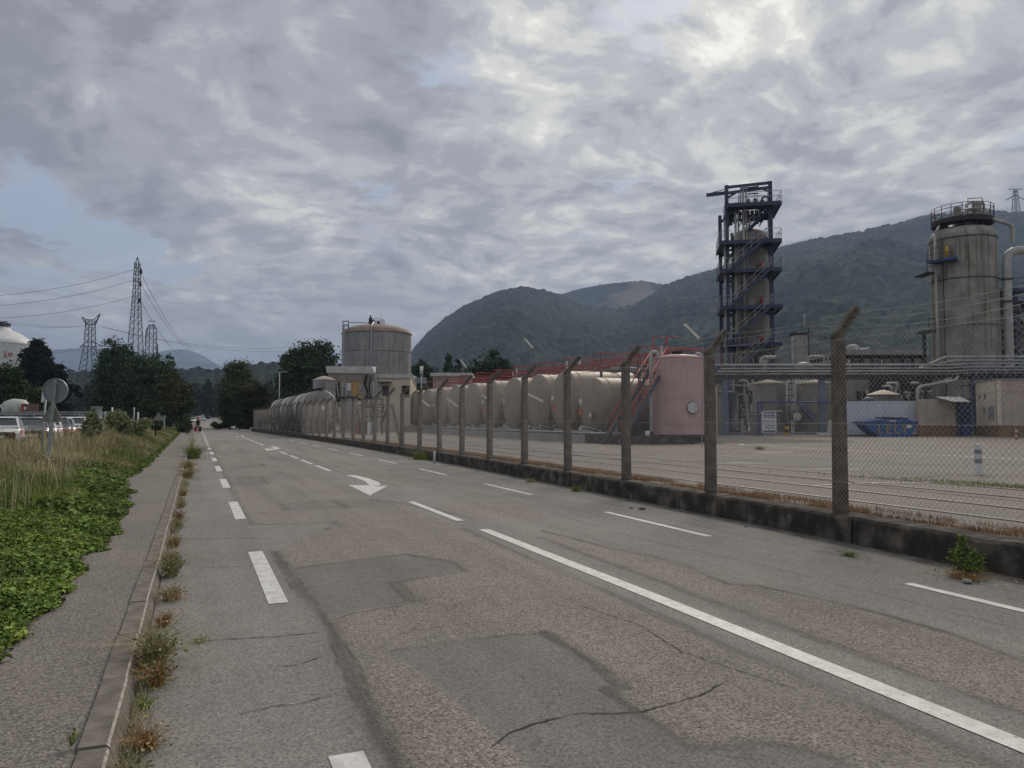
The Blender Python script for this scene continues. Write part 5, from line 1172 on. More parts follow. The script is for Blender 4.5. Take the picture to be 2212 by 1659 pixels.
for xx in (783, 797, 812, 826): MB().bx(X_(xx) - .07, X_(xx) + .07, -.07, .07, YZ, Zz(856 + (xx % 3)*4)).build('post', STEEL if xx % 2 else DARKSTEEL, t)
for y_ in (862, 880, 900): MB().bx(X_(783), X_(826), -.05, .05, Zz(y_) - .05, Zz(y_) + .05).build('beam', DARKSTEEL, t)
for i in range(9): MB().bx(X_(814), X_(822), -.25, -.2, Zz(872 + i*6.5), Zz(872 + i*6.5) + .05).build('rung', OFFWHITE, t)
rq = random.Random(5)
for i in range(15):
    x0 = rq.uniform(765, 828); y0 = rq.uniform(860, 905); MB().bend([(X_(x0), -.2, Zz(y0)), (X_(x0 + rq.uniform(-8, 10)), .2, Zz(y0 + rq.uniform(-4, 6))), (X_(x0 + rq.uniform(-6, 8)), .1, Zz(y0 + rq.uniform(15, 35)))], rq.uniform(.04, .11), 7).build('hose', rq.choice([BLACK, DARKSTEEL, RUST, PIPE, BLACK]), t)
MB().bx(X_(796), X_(803), -.5, .3, YZ, Zz(913)).build('white_cabinet', WHITE, t); MB().bx(X_(805), X_(811), -.5, .3, YZ, Zz(915)).build('grey_cabinet', GREYBOX, t)
for i in range(4): MB().cyl(X_(770 + i*7), .6, YZ, Zz(918 - (i % 2)*8), .22, 12).build('drum', RUST if i % 2 else RED, t)
# white fascia building in front of the tank
t, X_, Zz = fr('office_building', 'cream building with white fascia in front of the concrete tank', 'building', 852, 80)
MB().bx(X_(812), X_(886), 0, 5, YZ, Zz(817)).build('wall', CREAM_AND_LIT, t); MB().bx(X_(811), X_(887), -.15, 5.2, Zz(817), Zz(808)).build('fascia', OFFWHITE, t)
MB().bx(X_(817), X_(846), -.9, 0, Zz(827), Zz(825.5)).build('door_canopy', DARKSTEEL, t)
MB().bx(X_(826), X_(840), -.05, .02, Zz(855), Zz(834)).build('window', GLASS, t); MB().bx(X_(818), X_(826) - .03, -.04, .02, Zz(870), Zz(832)).build('door', OFFWHITE, t)
MB().bx(X_(868), X_(884), -.06, .02, Zz(858), Zz(833)).build('opening', BLACK, t); MB().bx(X_(874), X_(880), -.12, -.02, Zz(821), Zz(819)).build('wall_lamp', WHITE, t)
MB().beam((X_(888), -.4, Zz(805)), (X_(897), -.4, Zz(835)), .08).beam((X_(888), .4, Zz(805)), (X_(897), .4, Zz(835)), .08).build('ladder', STEEL, t)
t, X_, Zz = fr('small_silo', 'small round grey tank with pale conical roof left of the shed', 'tank', 700, 72)
r = 24 * sc(72); MB().lathe([(r, YZ), (r, Zz(821))], 36).build('shell', CONC_TANK, t); MB().lathe([(r + .06, Zz(822)), (r + .06, Zz(821)), (r*.5, Zz(815)), (.01, Zz(812))], 36).build('roof', DOMECREAM, t)
t, X_, Zz = fr('white_shed', 'distant white roofed shed behind the red gantry', 'shed', 970, 120, group=None)
MB().bx(X_(935), X_(1015), 0, 8, YZ, Zz(812)).build('wall', OFFWHITE, t); MB().prism([(X_(930), Zz(813)), (X_(1020), Zz(813)), (X_(1020), Zz(806)), (X_(930), Zz(806))], -1, 9).build('roof', OFFWHITE, t)

# ================================================================== STAIR TOWER
D = 82; t, X_, Zz = fr('distillation_tower', 'tall blue steel stair tower around a grey vessel', 'tower', 1628, D, rot=-11)
ybk = 5.0
xl, xr = X_(1577), X_(1669)
for nm, xx, yy, top in (('column', xl, 0, 392), ('column', xr, 0, 388), ('column', xl - .35, ybk, 432), ('column', xr + .55, ybk, 440)):
    MB().bx(xx - .19, xx + .19, yy - .17, yy + .17, YZ, Zz(top)).build(nm, NAVY, t)
levels = [(519, 1561, 1687, 0), (581, 1560, 1686, 0), (661, 1560, 1687, 0), (742, 1576, 1686, 0), (438, 1578, 1688, 1)]
for i, (y_, a, b, top) in enumerate(levels):
    z_ = Zz(y_); a, b = X_(a), X_(b)
    pf = MB().bx(a, b, -1.15, 0.35, z_ - .22, z_ - .12).bx(b - 1.2, b, .35, ybk + .3, z_ - .22, z_ - .12).bx(a, a + 1.2, .35, ybk + .3, z_ - .22, z_ - .12).build('platform', NAVY, t)
    MB().bx(a, b, -1.21, -1.15, z_ - .42, z_).build('toe_beam', NAVY, t); MB().bx(b, b + .06, -1.15, ybk, z_ - .42, z_).build('toe_beam', NAVY, t); MB().bx(a - .06, a, -1.15, ybk, z_ - .42, z_).build('toe_beam', NAVY, t)
    MB().beam((xl, 0, z_ - .95), (xl + 1.3, 0, z_ - .4), .16, .22).beam((xr, 0, z_ - .95), (xr - 1.3, 0, z_ - .4), .16, .22).build('knee_brace', NAVY, t)
    MB().beam((xl, 0, z_ - .33), (xr, 0, z_ - .33), .2, .34).build('cross_beam', NAVY, t)
    MB().beam((xl - .35, ybk, z_ - .33), (xr + .5, ybk, z_ - .33), .2, .3).build('cross_beam', NAVY, t)
    MB().rail([(a, -1.15, z_), (a + 1.1, -1.15, z_)], 1.1, .03, 1.1, 1).rail([(a, -1.15, z_), (a, ybk, z_)], 1.1, .03, 1.4, 1).build('guard_rail', STEEL, t)
    MB().rail([(b - 1.6 if not top else a, -1.15, z_), (b, -1.15, z_), (b, ybk, z_)], 1.1, .03, 1.4, 1).build('guard_rail', STEEL, t)
    MB().rail([(a + 1.2, .35, z_), (b - 1.2, .35, z_)], 1.1, .03, 1.2, 1).build('guard_rail', STEEL, t)
for (x0, y0, x1, y1) in ((1577, 587, 1656, 517), (1577, 667, 1666, 581), (1577, 741, 1667, 661), (1598, 792, 1664, 735), (1612, 500, 1672, 442)):
    dy = -1.0 if y0 != 500 else 1.0
    fl = thing('stair_flight', None, None, (0, 0, 0)); fl.parent = t
    for yy in (dy - .42, dy + .42): MB().beam((X_(x0), yy, Zz(y0)), (X_(x1), yy, Zz(y1)), .06, .30).build('stringer', NAVY, fl)
    n_ = int((Zz(y1) - Zz(y0)) / .22)
    m = MB()
    for i in range(n_):
        q = (i + .5) / n_; xx = X_(x0) + (X_(x1) - X_(x0))*q; zz_ = Zz(y0) + (Zz(y1) - Zz(y0))*q; m.bx(xx - .13, xx + .13, dy - .4, dy + .4, zz_ - .02, zz_ + .02)
    m.build('treads', DARKSTEEL, fl)
    m = MB()
    for yy in (dy - .42, dy + .42):
        for hh in (.55, 1.05): m.tube((X_(x0), yy, Zz(y0) + hh), (X_(x1), yy, Zz(y1) + hh), .028, 5)
        for i in range(6): q = i/5; xx = X_(x0) + (X_(x1)-X_(x0))*q; zz_ = Zz(y0) + (Zz(y1)-Zz(y0))*q; m.tube((xx, yy, zz_), (xx, yy, zz_ + 1.05), .025, 4)
    m.build('stair_rail', STEEL, fl)
# top portal and runway beam
MB().beam((xl, 0, Zz(396)), (xr, 0, Zz(391)), .28, .26).build('portal_beam', NAVY, t); MB().beam((xl, 0, Zz(409)), (xr, 0, Zz(401)), .2, .3).build('runway_beam', NAVY, t)
MB().beam((X_(1534), 0, Zz(411)), (xl, 0, Zz(408)), .2, .36).build('jib_beam', NAVY, t); MB().tube((X_(1536), 0, Zz(409)), (xl, 0, Zz(399)), .05, 5).build('jib_tie', NAVY, t)
MB().beam((xl, 0, Zz(420)), (X_(1596), 0, Zz(410)), .14, .2).beam((xr, 0, Zz(412)), (X_(1650), 0, Zz(402)), .14, .2).build('knee_brace', NAVY, t)
MB().beam((X_(1618), 0, Zz(402)), (X_(1645), 0, Zz(400)), .25, .3).bx(X_(1622), X_(1645), .3, .45, Zz(410)-.1, Zz(410)).build('hoist', DARKSTEEL, t)
m = MB()
for k_ in range(9): m.bx(X_(1584 + k_*9.3), X_(1592 + k_*9.3), 1.6 + (k_ % 2)*.06, 1.68 + (k_ % 2)*.06, Zz(473 - (k_ % 3)*4), Zz(441))
m.build('head_cladding', DARKSTEEL, t)
for k_ in range(4): MB().beam((X_(1582 + k_*22), 1.2, Zz(480)), (X_(1600 + k_*22), 1.2, Zz(444)), .12).build('head_brace', NAVY, t)
# vessel
r = 38 * sc(D); vx = X_(1630); zt = Zz(478)
m = MB().lathe([(r, YZ + 1.5)] + [(r, z_) for z_ in np.linspace(4, zt - 1.2, 12)] + [(r*math.cos(a), zt - 1.2 + 1.2*math.sin(a)) for a in np.linspace(.1, math.pi/2, 8)], 44, (vx, 2.5, 0)); m.build('vessel', VESSEL, t)
for y_ in (527, 600, 684, 772): MB().lathe([(r, Zz(y_)), (r + .08, Zz(y_)), (r + .08, Zz(y_) + .1), (r, Zz(y_) + .1)], 40, (vx, 2.5, 0), smooth=False).build('vessel_band', PIPE, t)
for y_ in (514, 575, 650, 735):
    MB().tube((X_(1628), 2.5 - r - .45, Zz(y_)), (X_(1628), 2.5 - r + .2, Zz(y_)), .45, 16).build('manway', VESSEL, t)
    MB().tube((X_(1648), .2, Zz(y_ - 2) - .4), (X_(1648), .2, Zz(y_ - 2) + .35), .2, 10).build('extinguisher_cabinet', RED, t)
for xx, y0, y1, rr, mm in ((1595, 440, 790, .13, PIPE), (1601, 440, 790, .10, VESSEL), (1612, 400, 790, .12, PIPE), (1618, 405, 790, .09, VESSEL), (1678, 450, 790, .17, PIPE), (1588, 500, 790, .12, DARKSTEEL), (1572, 470, 790, .12, PIPE), (1682, 452, 790, .08, PIPE), (1606, 404, 440, .08, STEEL)):
    MB().tube((X_(xx), -.1 if xx < 1640 else ybk - .6, Zz(y1)), (X_(xx), -.1 if xx < 1640 else ybk - .6, Zz(y0)), rr, 10).build('riser_pipe', mm, t)
MB().bx(X_(1612) - .3, X_(1618) + .2, -.3, .1, Zz(404), Zz(398)).build('pipe_box', GREYBOX, t)
for y_ in (547, 612, 695): MB().bend([(X_(1590), 1.2, Zz(y_)), (X_(1583), .6, Zz(y_ - 2)), (X_(1583), .6, Zz(y_ + 6))], .1, 8).build('nozzle', PIPE, t)
MB().bend([(X_(1583), 1.5, Zz(452)), (X_(1583), 1.5, Zz(450) + .5), (X_(1640), 2, Zz(455))], .14, 8).build('top_pipe', DARKSTEEL, t)
for i, xx in enumerate((1600, 1625, 1640, 1655)): MB().cyl(X_(xx), 1.2, Zz(438), Zz(438) + random.uniform(.4, 1.0), .2, 10).build('valve', DARKSTEEL, t)
MB().lathe([(.25, -.05), (.45, -.05), (.45, .05), (.25, .05)], 16, (X_(1657), -.5, Zz(431)), 'y', smooth=False).build('hand_wheel', DARKSTEEL, t)
MB().bx(X_(1682) - .05, X_(1682) + .4, -.9, -.8, Zz(756), Zz(742)).build('white_notice', WHITE, t)
for i in range(7):
    x0 = 1585 + i * 13; MB().bend([(X_(x0), .2 + random.uniform(0, 1), YZ), (X_(x0), .3, Zz(760 + random.uniform(-8, 15))), (X_(x0 + random.uniform(8, 20)), .3, Zz(770)), (X_(x0 + 16), .3, YZ)], .14, 8).build('low_pipe', random.choice([PIPE, DARKSTEEL, VESSEL]), t)

# ================================================================== LARGE CLADDED COLUMN
D = 68; t, X_, Zz = fr('clad_column', 'large weathered aluminium clad column with a crown platform', 'column', 2089, D); r = 65 * sc(D)
zs = Zz(514); m = MB().lathe([(r, YZ)] + [(r, z_) for z_ in np.linspace(2, zs, 14)] + [(r - .75 + .75*math.cos(a), zs + .75*math.sin(a)*1.15) for a in np.linspace(.15, math.pi/2, 8)] + [(r*.5, zs + 1.15), (.01, zs + 1.3)], 56); m.build('shell', ALU, t)
for i, (y_, k_) in enumerate([(520, 1), (540, 0), (560, 0), (583, 0), (608, 1), (627, 0), (648, 0), (668, 0), (688, 0), (708, 1), (722, 0), (745, 0), (768, 0)]):
    q = .05 if k_ else .014; MB().lathe([(r, Zz(y_)), (r + q, Zz(y_)), (r + q, Zz(y_) + (.09 if k_ else .03)), (r, Zz(y_) + (.09 if k_ else .03))], 56, smooth=False).build('band', BROWNSTEEL if k_ else ALU, t)
for a in (175, 200, 222, 243, 262, 285, 310): aa = R(a); MB().beam((math.cos(aa)*(r+.006), math.sin(aa)*(r+.006), YZ), (math.cos(aa)*(r+.006), math.sin(aa)*(r+.006), zs), .035, .035).build('seam', ALU, t)
rp = 60 * sc(D); zp = Zz(484)
MB().lathe([(rp*.55, zp), (rp, zp), (rp, zp + .42), (rp - .06, zp + .42), (rp - .06, zp + .1), (rp*.55, zp + .1)], 26, smooth=False).build('crown_platform', DARKSTEEL, t)
m = MB()
for i in range(18):
    a = 2*math.pi*i/18; b = 2*math.pi*(i+1)/18
    m.tube((rp*math.cos(a), rp*math.sin(a), zp), (rp*math.cos(a), rp*math.sin(a), zp + 1.55), .035, 5)
    for hh in (.9, 1.25, 1.55): m.tube((rp*math.cos(a), rp*math.sin(a), zp + hh), (rp*math.cos(b), rp*math.sin(b), zp + hh), .028, 4)
m.build('crown_rail', BROWNSTEEL, t)
for i in range(8):
    a = 2*math.pi*i/8 + .3; MB().beam((r*.6*math.cos(a), r*.6*math.sin(a), zs + .9), (rp*.95*math.cos(a), rp*.95*math.sin(a), zp), .16).build('bracket', DARKSTEEL, t)
MB().cyl(0, 0, zs + .9, zp + .9, .9, 20).cyl(.6, -1.2, zp, Zz(444), .38, 14).cyl(-1.0, -1.0, zp, Zz(450), .3, 12).cyl(1.5, -.6, zp, Zz(462), .3, 12).build('nozzle', VESSEL, t)
MB().bend([(-.6, -1.4, zp + .3), (-.6, -1.4, zp + 1.1), (.9, -1.5, zp + 1.1), (.9, -1.5, zp + .3)], .14, 8).bend([(.2, -.4, zp), (.2, -.4, zp + 2.0), (1.6, -.6, zp + 2.0), (1.6, -.6, zp + .6)], .12, 8).build('top_pipe', PIPE, t)
MB().path([(X_(2101), 0, Zz(440)), (X_(2103), 0, Zz(424)), (X_(2134), 0, Zz(422)), (X_(2135), 0, Zz(440))], .035, 5).build('davit', DARKSTEEL, t)
MB().path([(X_(2018), -.8, YZ), (X_(2018), -.8, Zz(505)), (X_(2028), -.8, Zz(490))], .11, 10).build('side_pipe', PIPE, t)
MB().tube((X_(2024), -1.5, YZ), (X_(2024), -1.5, Zz(520)), .05, 6).build('conduit', DARKSTEEL, t)
a0 = R(190); a1 = R(231); V = []; F = []
for k in range(9):
    a = a0 + (a1 - a0)*k/8
    for rr, zz_ in ((r + .02, Zz(571)), (r + .95, Zz(571)), (r + .95, Zz(566)), (r + .02, Zz(566))): V.append((rr*math.cos(a), rr*math.sin(a), zz_))
for k in range(8):
    for q in range(4): F.append((4*k+q, 4*k+(q+1) % 4, 4*k+4+(q+1) % 4, 4*k+4+q))
F += [(0, 1, 2, 3), (32, 35, 34, 33)]; MB().add(V, F).build('blue_landing', BLUE, t)
m = MB()
for k in range(7):
    a = a0 + (a1 - a0)*k/6; m.tube(((r+.9)*math.cos(a), (r+.9)*math.sin(a), Zz(567)), ((r+.9)*math.cos(a), (r+.9)*math.sin(a), Zz(567)+1.1), .025, 4)
    if k:
        b = a0 + (a1 - a0)*(k-1)/6
        for hh in (.55, 1.1): m.tube(((r+.9)*math.cos(a), (r+.9)*math.sin(a), Zz(567)+hh), ((r+.9)*math.cos(b), (r+.9)*math.sin(b), Zz(567)+hh), .025, 4)
m.build('landing_rail', BROWNSTEEL, t)
MB().tube((math.cos(R(216))*(r+.45), math.sin(R(216))*(r+.45), Zz(565)), (math.cos(R(216))*(r+.45), math.sin(R(216))*(r+.45), Zz(538)), .14, 10).build('yellow_cylinder', YELLOW, t)
for y_ in (590, 715): MB().bx(X_(1996), X_(2013), -1, 1, Zz(y_ + 4), Zz(y_)).rail([(X_(1996), -1, Zz(y_)), (X_(2012), -1, Zz(y_))], 1.0, .03, .5, 1).build('side_platform', DARKSTEEL, t)
MB().bx(X_(2006), X_(2010), .5, .8, YZ, Zz(715)).build('platform_leg', DARKSTEEL, t)

# brown pipe structure at the right edge
D = 80; t, X_, Zz = fr('process_structure', 'brown steel process structure full of pipes at the right edge', 'structure', 2200, D)
for xx in (2163, 2200, 2240):
    for yy in (0, 5): MB().bx(X_(xx) - .18, X_(xx) + .18, yy - .18, yy + .18, YZ, Zz(620)).build('column', BROWNSTEEL if yy else NAVY, t)
for y_ in (622, 665, 705, 745, 770):
    MB().bx(X_(2160), X_(2245), -.2, 5.2, Zz(y_) - .15, Zz(y_)).build('deck', DARKSTEEL, t); MB().beam((X_(2160), -.3, Zz(y_) - .2), (X_(2245), -.3, Zz(y_) - .2), .2, .35).build('deck_beam', BROWNSTEEL if y_ % 2 else NAVY, t)
    MB().rail([(X_(2160), -.3, Zz(y_)), (X_(2245), -.3, Zz(y_))], 1.1, .03, 1.4, 1).build('guard_rail', BROWNSTEEL, t)
for i in range(18):
    x0 = random.uniform(2160, 2235); y0 = random.uniform(640, 770); L1 = random.uniform(6, 28)
    MB().bend([(X_(x0), -.1 + random.random()*2, Zz(y0)), (X_(x0 + random.uniform(5, 20)), .5, Zz(y0)), (X_(x0 + 12), .5, Zz(y0 + L1))], random.uniform(.08, .3), 8).build('process_pipe', random.choice([PIPE, VESSEL, BROWNSTEEL, DARKSTEEL]), t)
for i in range(5): MB().cyl(X_(2166 + i*14), 1.5, Zz(770 - (i % 3)*30), Zz(752 - (i % 3)*38), .7, 16).build('exchanger', random.choice([VESSEL, BROWNSTEEL]), t)
MB().tube((X_(2163), -1.5, Zz(632)), (X_(2163), -1.5, Zz(612)), .18, 10).build('white_drum', WHITE, t)
D = 66; t, X_, Zz = fr('overhead_pipe', 'fat grey overhead pipe bending down beside the clad column', 'pipe', 2183, D)
MB().bend([(X_(2240), 0, Zz(538)), (X_(2183), 0, Zz(538)), (X_(2183), 0, YZ)], 9 * sc(D), 20, 1.4).build('pipe', PIPE, t)
MB().bend([(X_(2148), .3, Zz(464)), (X_(2203), .3, Zz(480)), (X_(2203), .3, Zz(520))], .17, 12, .4).build('branch', PIPE, t)
for y_ in (603, 652): MB().lathe([(9*sc(D), Zz(y_)), (9*sc(D) + .12, Zz(y_)), (9*sc(D) + .12, Zz(y_) + .12), (9*sc(D), Zz(y_) + .12)], 24, (0, 0, 0), smooth=False).build('collar', BROWNSTEEL, t)

# ================================================================== PIPE RACK
D = 60; t, X_, Zz = fr('pipe_rack', 'long elevated pipe rack crossing the works at first floor height', 'pipe rack', 1850, D)
for y_, yy, rr, mm in ((785, .2, .05, PALEBLUE), (789, -.5, .06, PIPE), (796, -.1, .075, PIPE), (803, -.6, .065, PIPE), (808, -.2, .05, PIPE)):
    MB().bend([(X_(1524), yy, Zz(y_ + 1)), (X_(2052), yy, Zz(y_)), (X_(2085), yy - .3, Zz(y_ - 2)), (X_(2300), yy - .3, Zz(y_ - 2))], rr, 10).build('pipe', mm, t)
for y_, rr in ((770, .09), (778, .08)): MB().bend([(X_(1990), .5, Zz(797)), (X_(2050 if y_ == 770 else 2066), .3, Zz(y_)), (X_(2300), .3, Zz(y_))], rr, 10).build('pipe', PIPE, t)
MB().beam((X_(1524), -.9, Zz(813)), (X_(2300), -.9, Zz(813)), .12, .12).beam((X_(1524), -.9, Zz(820)), (X_(2300), -.9, Zz(820)), .12, .10).build('truss_chord', DARKSTEEL, t)
m = MB(); k = 1524; i = 0
while k < 2290: m.beam((X_(k), -.9, Zz(813 if i % 2 else 820)), (X_(k + 10), -.9, Zz(820 if i % 2 else 813)), .07); k += 10; i += 1
m.build('truss_web', DARKSTEEL, t)
MB().bx(X_(1524), X_(2300), 1.3, 1.42, Zz(812), Zz(789)).bx(X_(1524), X_(2300), -.8, 1.4, Zz(813) - .05, Zz(811)).build('dark_backing_tray', DARKSTEEL, t)  # tray plus upright dark sheet, so the gaps between pipes show dark
for xx in (1560, 1767, 2092, 2125): 
    MB().bx(X_(xx) - .2, X_(xx) + .2, -.9, -.6, YZ, Zz(812)).build('column', PALEBLUE, t)
    if xx > 1600: MB().bx(X_(xx) - .35, X_(xx) + .35, -1.05, -.45, YZ - .02, YZ + .22).build('column_base', WHITE if xx == 1767 else CONC, t)
for xx in (1600, 1690, 1850, 1930, 2010, 2180): MB().beam((X_(xx), -.8, Zz(812)), (X_(xx), 1.4, Zz(812)), .2, .25).build('cross_beam', NAVY, t)
MB().rail([(X_(2075), -.95, Zz(812)), (X_(2300), -.95, Zz(812))], .9, .035, .75, 1).build('guard_rail', STEEL, t)
for xx in (1647, 1652, 1830, 1900): MB().tube((X_(xx), -.5, Zz(815)), (X_(xx), -.5, Zz(778)), .05, 6).build('drop_pipe', PIPE, t)
MB().bend([(X_(1962), -1.4, YZ), (X_(1962), -1.4, Zz(838)), (X_(2052), -1.0, Zz(822)), (X_(2056), -.8, Zz(812))], .13, 12, .3).build('diagonal_pipe', PIPE, t)
MB().bend([(X_(1968), -1.2, Zz(842)), (X_(2040), -1.0, Zz(818))], .08, 8).build('diagonal_pipe', VESSEL, t)

# vertical tanks behind the barrier
for x0, x1, lb in ((1622, 1698, 'round grey tank with cream roof left of the ladder'), (1720, 1797, 'round grey tank with cream roof right of the ladder')):
    D = 68; t, X_, Zz = fr('vertical_tank', lb, 'tank', (x0 + x1)/2, D, group='two cream roofed tanks'); r = (x1 - x0)/2*sc(D)
    MB().lathe([(r, YZ)] + [(r, q) for q in np.linspace(1, Zz(829), 5)], 40).build('shell', VESSEL, t)
    MB().lathe([(r + .08, Zz(830)), (r + .08, Zz(828)), (r*.4, Zz(823)), (.01, Zz(819))], 40).build('roof', DOMECREAM, t)
    MB().bx(X_(x0 + 2), X_(x0 + 12), -r*.6 - .1, -r*.6, Zz(834), Zz(832)).build('red_strip', RED, t); MB().tube((X_(x1) + .1, -.6, YZ), (X_(x1) + .1, -.6, Zz(822)), .12, 8).build('riser', PIPE, t)
D = 66; t, X_, Zz = fr('cat_ladder', 'dark ladder tower between the two cream roofed tanks', 'ladder', 1709, D)
for i in range(16): MB().bx(X_(1701), X_(1717), 0, .5, Zz(828 + i*6.5) - .03, Zz(828 + i*6.5) + .03).build('rung', STEEL if i % 2 else DARKSTEEL, t)
for xx in (1700, 1718): MB().tube((X_(xx), 0, YZ), (X_(xx), 0, Zz(824)), .09, 8).build('stile', PIPE, t)
MB().tube((X_(1709), -.8, Zz(905)), (X_(1709), -.8, Zz(878)), .35, 14).build('pump_body', VESSEL, t); MB().lathe([(.001, -.1), (.32, -.1), (.32, .05), (.001, .05)], 20, (X_(1710), -1.2, Zz(900)), 'y', smooth=False).build('white_flange', WHITE, t)
MB().beam((X_(1718), -1.4, Zz(876)), (X_(1745), -1.4, Zz(905)), .3, .5).build('blue_chute', PALEBLUE, t)
# pipe clutter zone between pink tank and tanks
D = 63; t, X_, Zz = fr('pipework', 'dense pipework with blue frame left of the cream roofed tanks', 'pipes', 1590, D)
MB().cyl(X_(1566), 1.2, YZ, Zz(828), .55, 20).cyl(X_(1562), .4, YZ, Zz(862), .6, 20).build('drum', VESSEL, t)
for pts in ([(1585, 815), (1585, 925)], [(1590, 850), (1590, 918)], [(1556, 848), (1594, 847), (1594, 930)], [(1598, 852), (1612, 852), (1612, 920)], [(1600, 822), (1620, 822), (1620, 840)], [(1600, 898), (1645, 896)], [(1605, 891), (1690, 890)], [(1603, 905), (1645, 905)], [(1580, 832), (1618, 834)]):
    MB().bend([(X_(x), random.uniform(-.5, .8), Zz(y)) for x, y in pts], random.uniform(.07, .14), 8).build('pipe', random.choice([PIPE, VESSEL, PIPE]), t)
MB().bx(X_(1540), X_(1590), -.6, -.4, Zz(853), Zz(848)).bx(X_(1578), X_(1583), -.6, -.4, YZ, Zz(850)).build('blue_frame', PALEBLUE, t)
MB().bx(X_(1578) - .2, X_(1578) + .35, .5, .9, YZ, Zz(815)).build('blue_column', PALEBLUE, t)
for i in range(16):
    x0 = random.uniform(1585, 1622); y0 = random.uniform(822, 900)
    MB().bend([(X_(x0), .9, Zz(y0)), (X_(x0 + random.uniform(-8, 12)), .6, Zz(y0)), (X_(x0 + 3), .6, Zz(y0 + random.uniform(8, 25)))], random.uniform(.05, .13), 7).build('small_pipe', random.choice([DARKSTEEL, PIPE, BROWNSTEEL, VESSEL]), t)
MB().bx(X_(1540), X_(1626), 2.6, 2.9, YZ, Zz(815)).build('back_panel', DARKSTEEL, t)
# blue rail frame
D = 59; t, X_, Zz = fr('blue_rail_frame', 'thin bright blue rail frame in front of the cream roofed tanks', 'frame', 1720, D)
MB().tube((X_(1637), 0, Zz(869)), (X_(1802), 0, Zz(869)), .06, 8).build('top_rail', BLUE, t)
for xx in (1638, 1645): MB().bx(X_(xx) - .06, X_(xx) + .06, -.06, .06, YZ, Zz(869)).build('post', BLUE, t)
# barriers
for a, b, lb in ((1545, 1567, 'grey tubular barrier panel directly right of the pink tank'), (1570, 1601, 'second grey tubular barrier panel'), (1604, 1643, 'third grey tubular barrier panel ending at the blue posts')):
    D = 60; t, X_, Zz = fr('barrier', lb, 'barrier', (a + b)/2, D, group='grey barriers on the yard edge')
    for xx in (a, b): MB().bx(X_(xx) - .06, X_(xx) + .06, -.05, .05, YZ, Zz(905)).build('post', STEEL, t)
    for y_ in (907, 913, 919, 925): MB().tube((X_(a), 0, Zz(y_)), (X_(b), 0, Zz(y_)), .035, 6).build('bar', STEEL, t)
tag(MB().bx(-.6 - 5, 12, 0, .3, YZ - .1, YZ + .22).build('yard_kerb', CONC, None, W(1650, 61, 0), R(-YAW)), kind='structure')
D = 58; t, X_, Zz = fr('notice_sign', 'white safety notice board covered in blue pictograms', 'sign', 1660, D)
MB().bx(X_(1645), X_(1676), -.04, .04, Zz(936), Zz(889)).build('board', WHITE, t)
for y_ in (892, 897, 901): MB().bx(X_(1648), X_(1673), -.052, -.042, Zz(y_) - .04, Zz(y_) + .04).build('text_line', INK, t)
for y_ in (919, 924): MB().bx(X_(1651), X_(1671), -.052, -.042, Zz(y_) - .03, Zz(y_) + .03).build('text_line', INK, t)
for i in range(5):
    MB().lathe([(.001, -.01), (.09, -.01), (.09, 0), (.001, 0)], 14, (X_(1649.5 + i*5.3), -.045, Zz(932)), 'y', smooth=False).build('pictogram', INK, t)
    MB().add([(X_(1647.5 + i*5.3), -.046, Zz(911)), (X_(1651.5 + i*5.3), -.046, Zz(911)), (X_(1649.5 + i*5.3), -.046, Zz(907.5))], [(0, 1, 2)]).build('pictogram', INK, t)
D = 58; t, X_, Zz = fr('striped_post', 'short black and yellow striped post by the blue column', 'bollard', 1698, D)
for i in range(4): MB().cyl(0, 0, YZ + i*.24, YZ + (i+1)*.24, .14, 14).build('band', [BLACK, YELLOW][(i + 1) % 2], t)
D = 57; t, X_, Zz = fr('liquid_container', 'white stacked liquid containers left of the long white wall', 'container', 1806, D)
MB().bx(X_(1796), X_(1812), -.3, .8, YZ, Zz(921)).build('lower_tank', WHITE, t); MB().bx(X_(1798), X_(1812), -.3, .8, Zz(920), Zz(908)).build('upper_tank', WHITE, t)
# white wall, skip
D = 57.5; t, X_, Zz = fr('white_wall', 'long white panelled wall behind the blue skip', 'wall', 1895, D)
for i in range(8):
    a = X_(1801) + (X_(1986) - X_(1801))*i/8; b = X_(1801) + (X_(1986) - X_(1801))*(i+1)/8; MB().bx(a + .005, b - .005, 0, .2, YZ + .08, Zz(868)).build('panel', WALLWHITE, t)
MB().bx(X_(1800), X_(1987), -.03, .23, Zz(868), Zz(866.5)).build('coping', WHITE, t); MB().bx(X_(1800), X_(1987), .03, .17, YZ - .05, YZ + .08).build('footing', BLACK, t)
D = 55.5; t, X_, Zz = fr('skip', 'blue skip with ochre letters LELY and a black lid', 'skip', 1912, D)
a, b, c, d_ = X_(1886), X_(1951), X_(1971), X_(1849); zt = Zz(911.5); zl = YZ
m = MB().prism([(a, zl), (b, zl), (c, zt), (d_, zt)], -.8, .8); m.build('body', SKIPBLUE, t)
m = MB().prism([(d_ - .03, zt), (c + .03, zt), (X_(1940), zt + .22), (X_(1895), zt + .22)], -.85, .85); m.build('raised_rim', SKIPBLUE, t)
m = MB().prism([(X_(1893), zt + .2), (X_(1951), zt + .18), (X_(1954), zt + .30), (X_(1901), zt + .36)], -.6, .6); m.build('lid', BLACK, t)
MB().beam((d_ + .1, -.84, zt - .12), (c - .1, -.84, zt - .12), .03, .05).build('side_rib', NAVY, t)
MB().bx(X_(1908), X_(1922), -.875, -.86, zt + .04, zt + .12).build('maker_plate', WHITE, t); MB().bx(X_(1944), X_(1956), -.83, -.81, zt - .42, zt - .18).build('label_plate', WHITE, t)
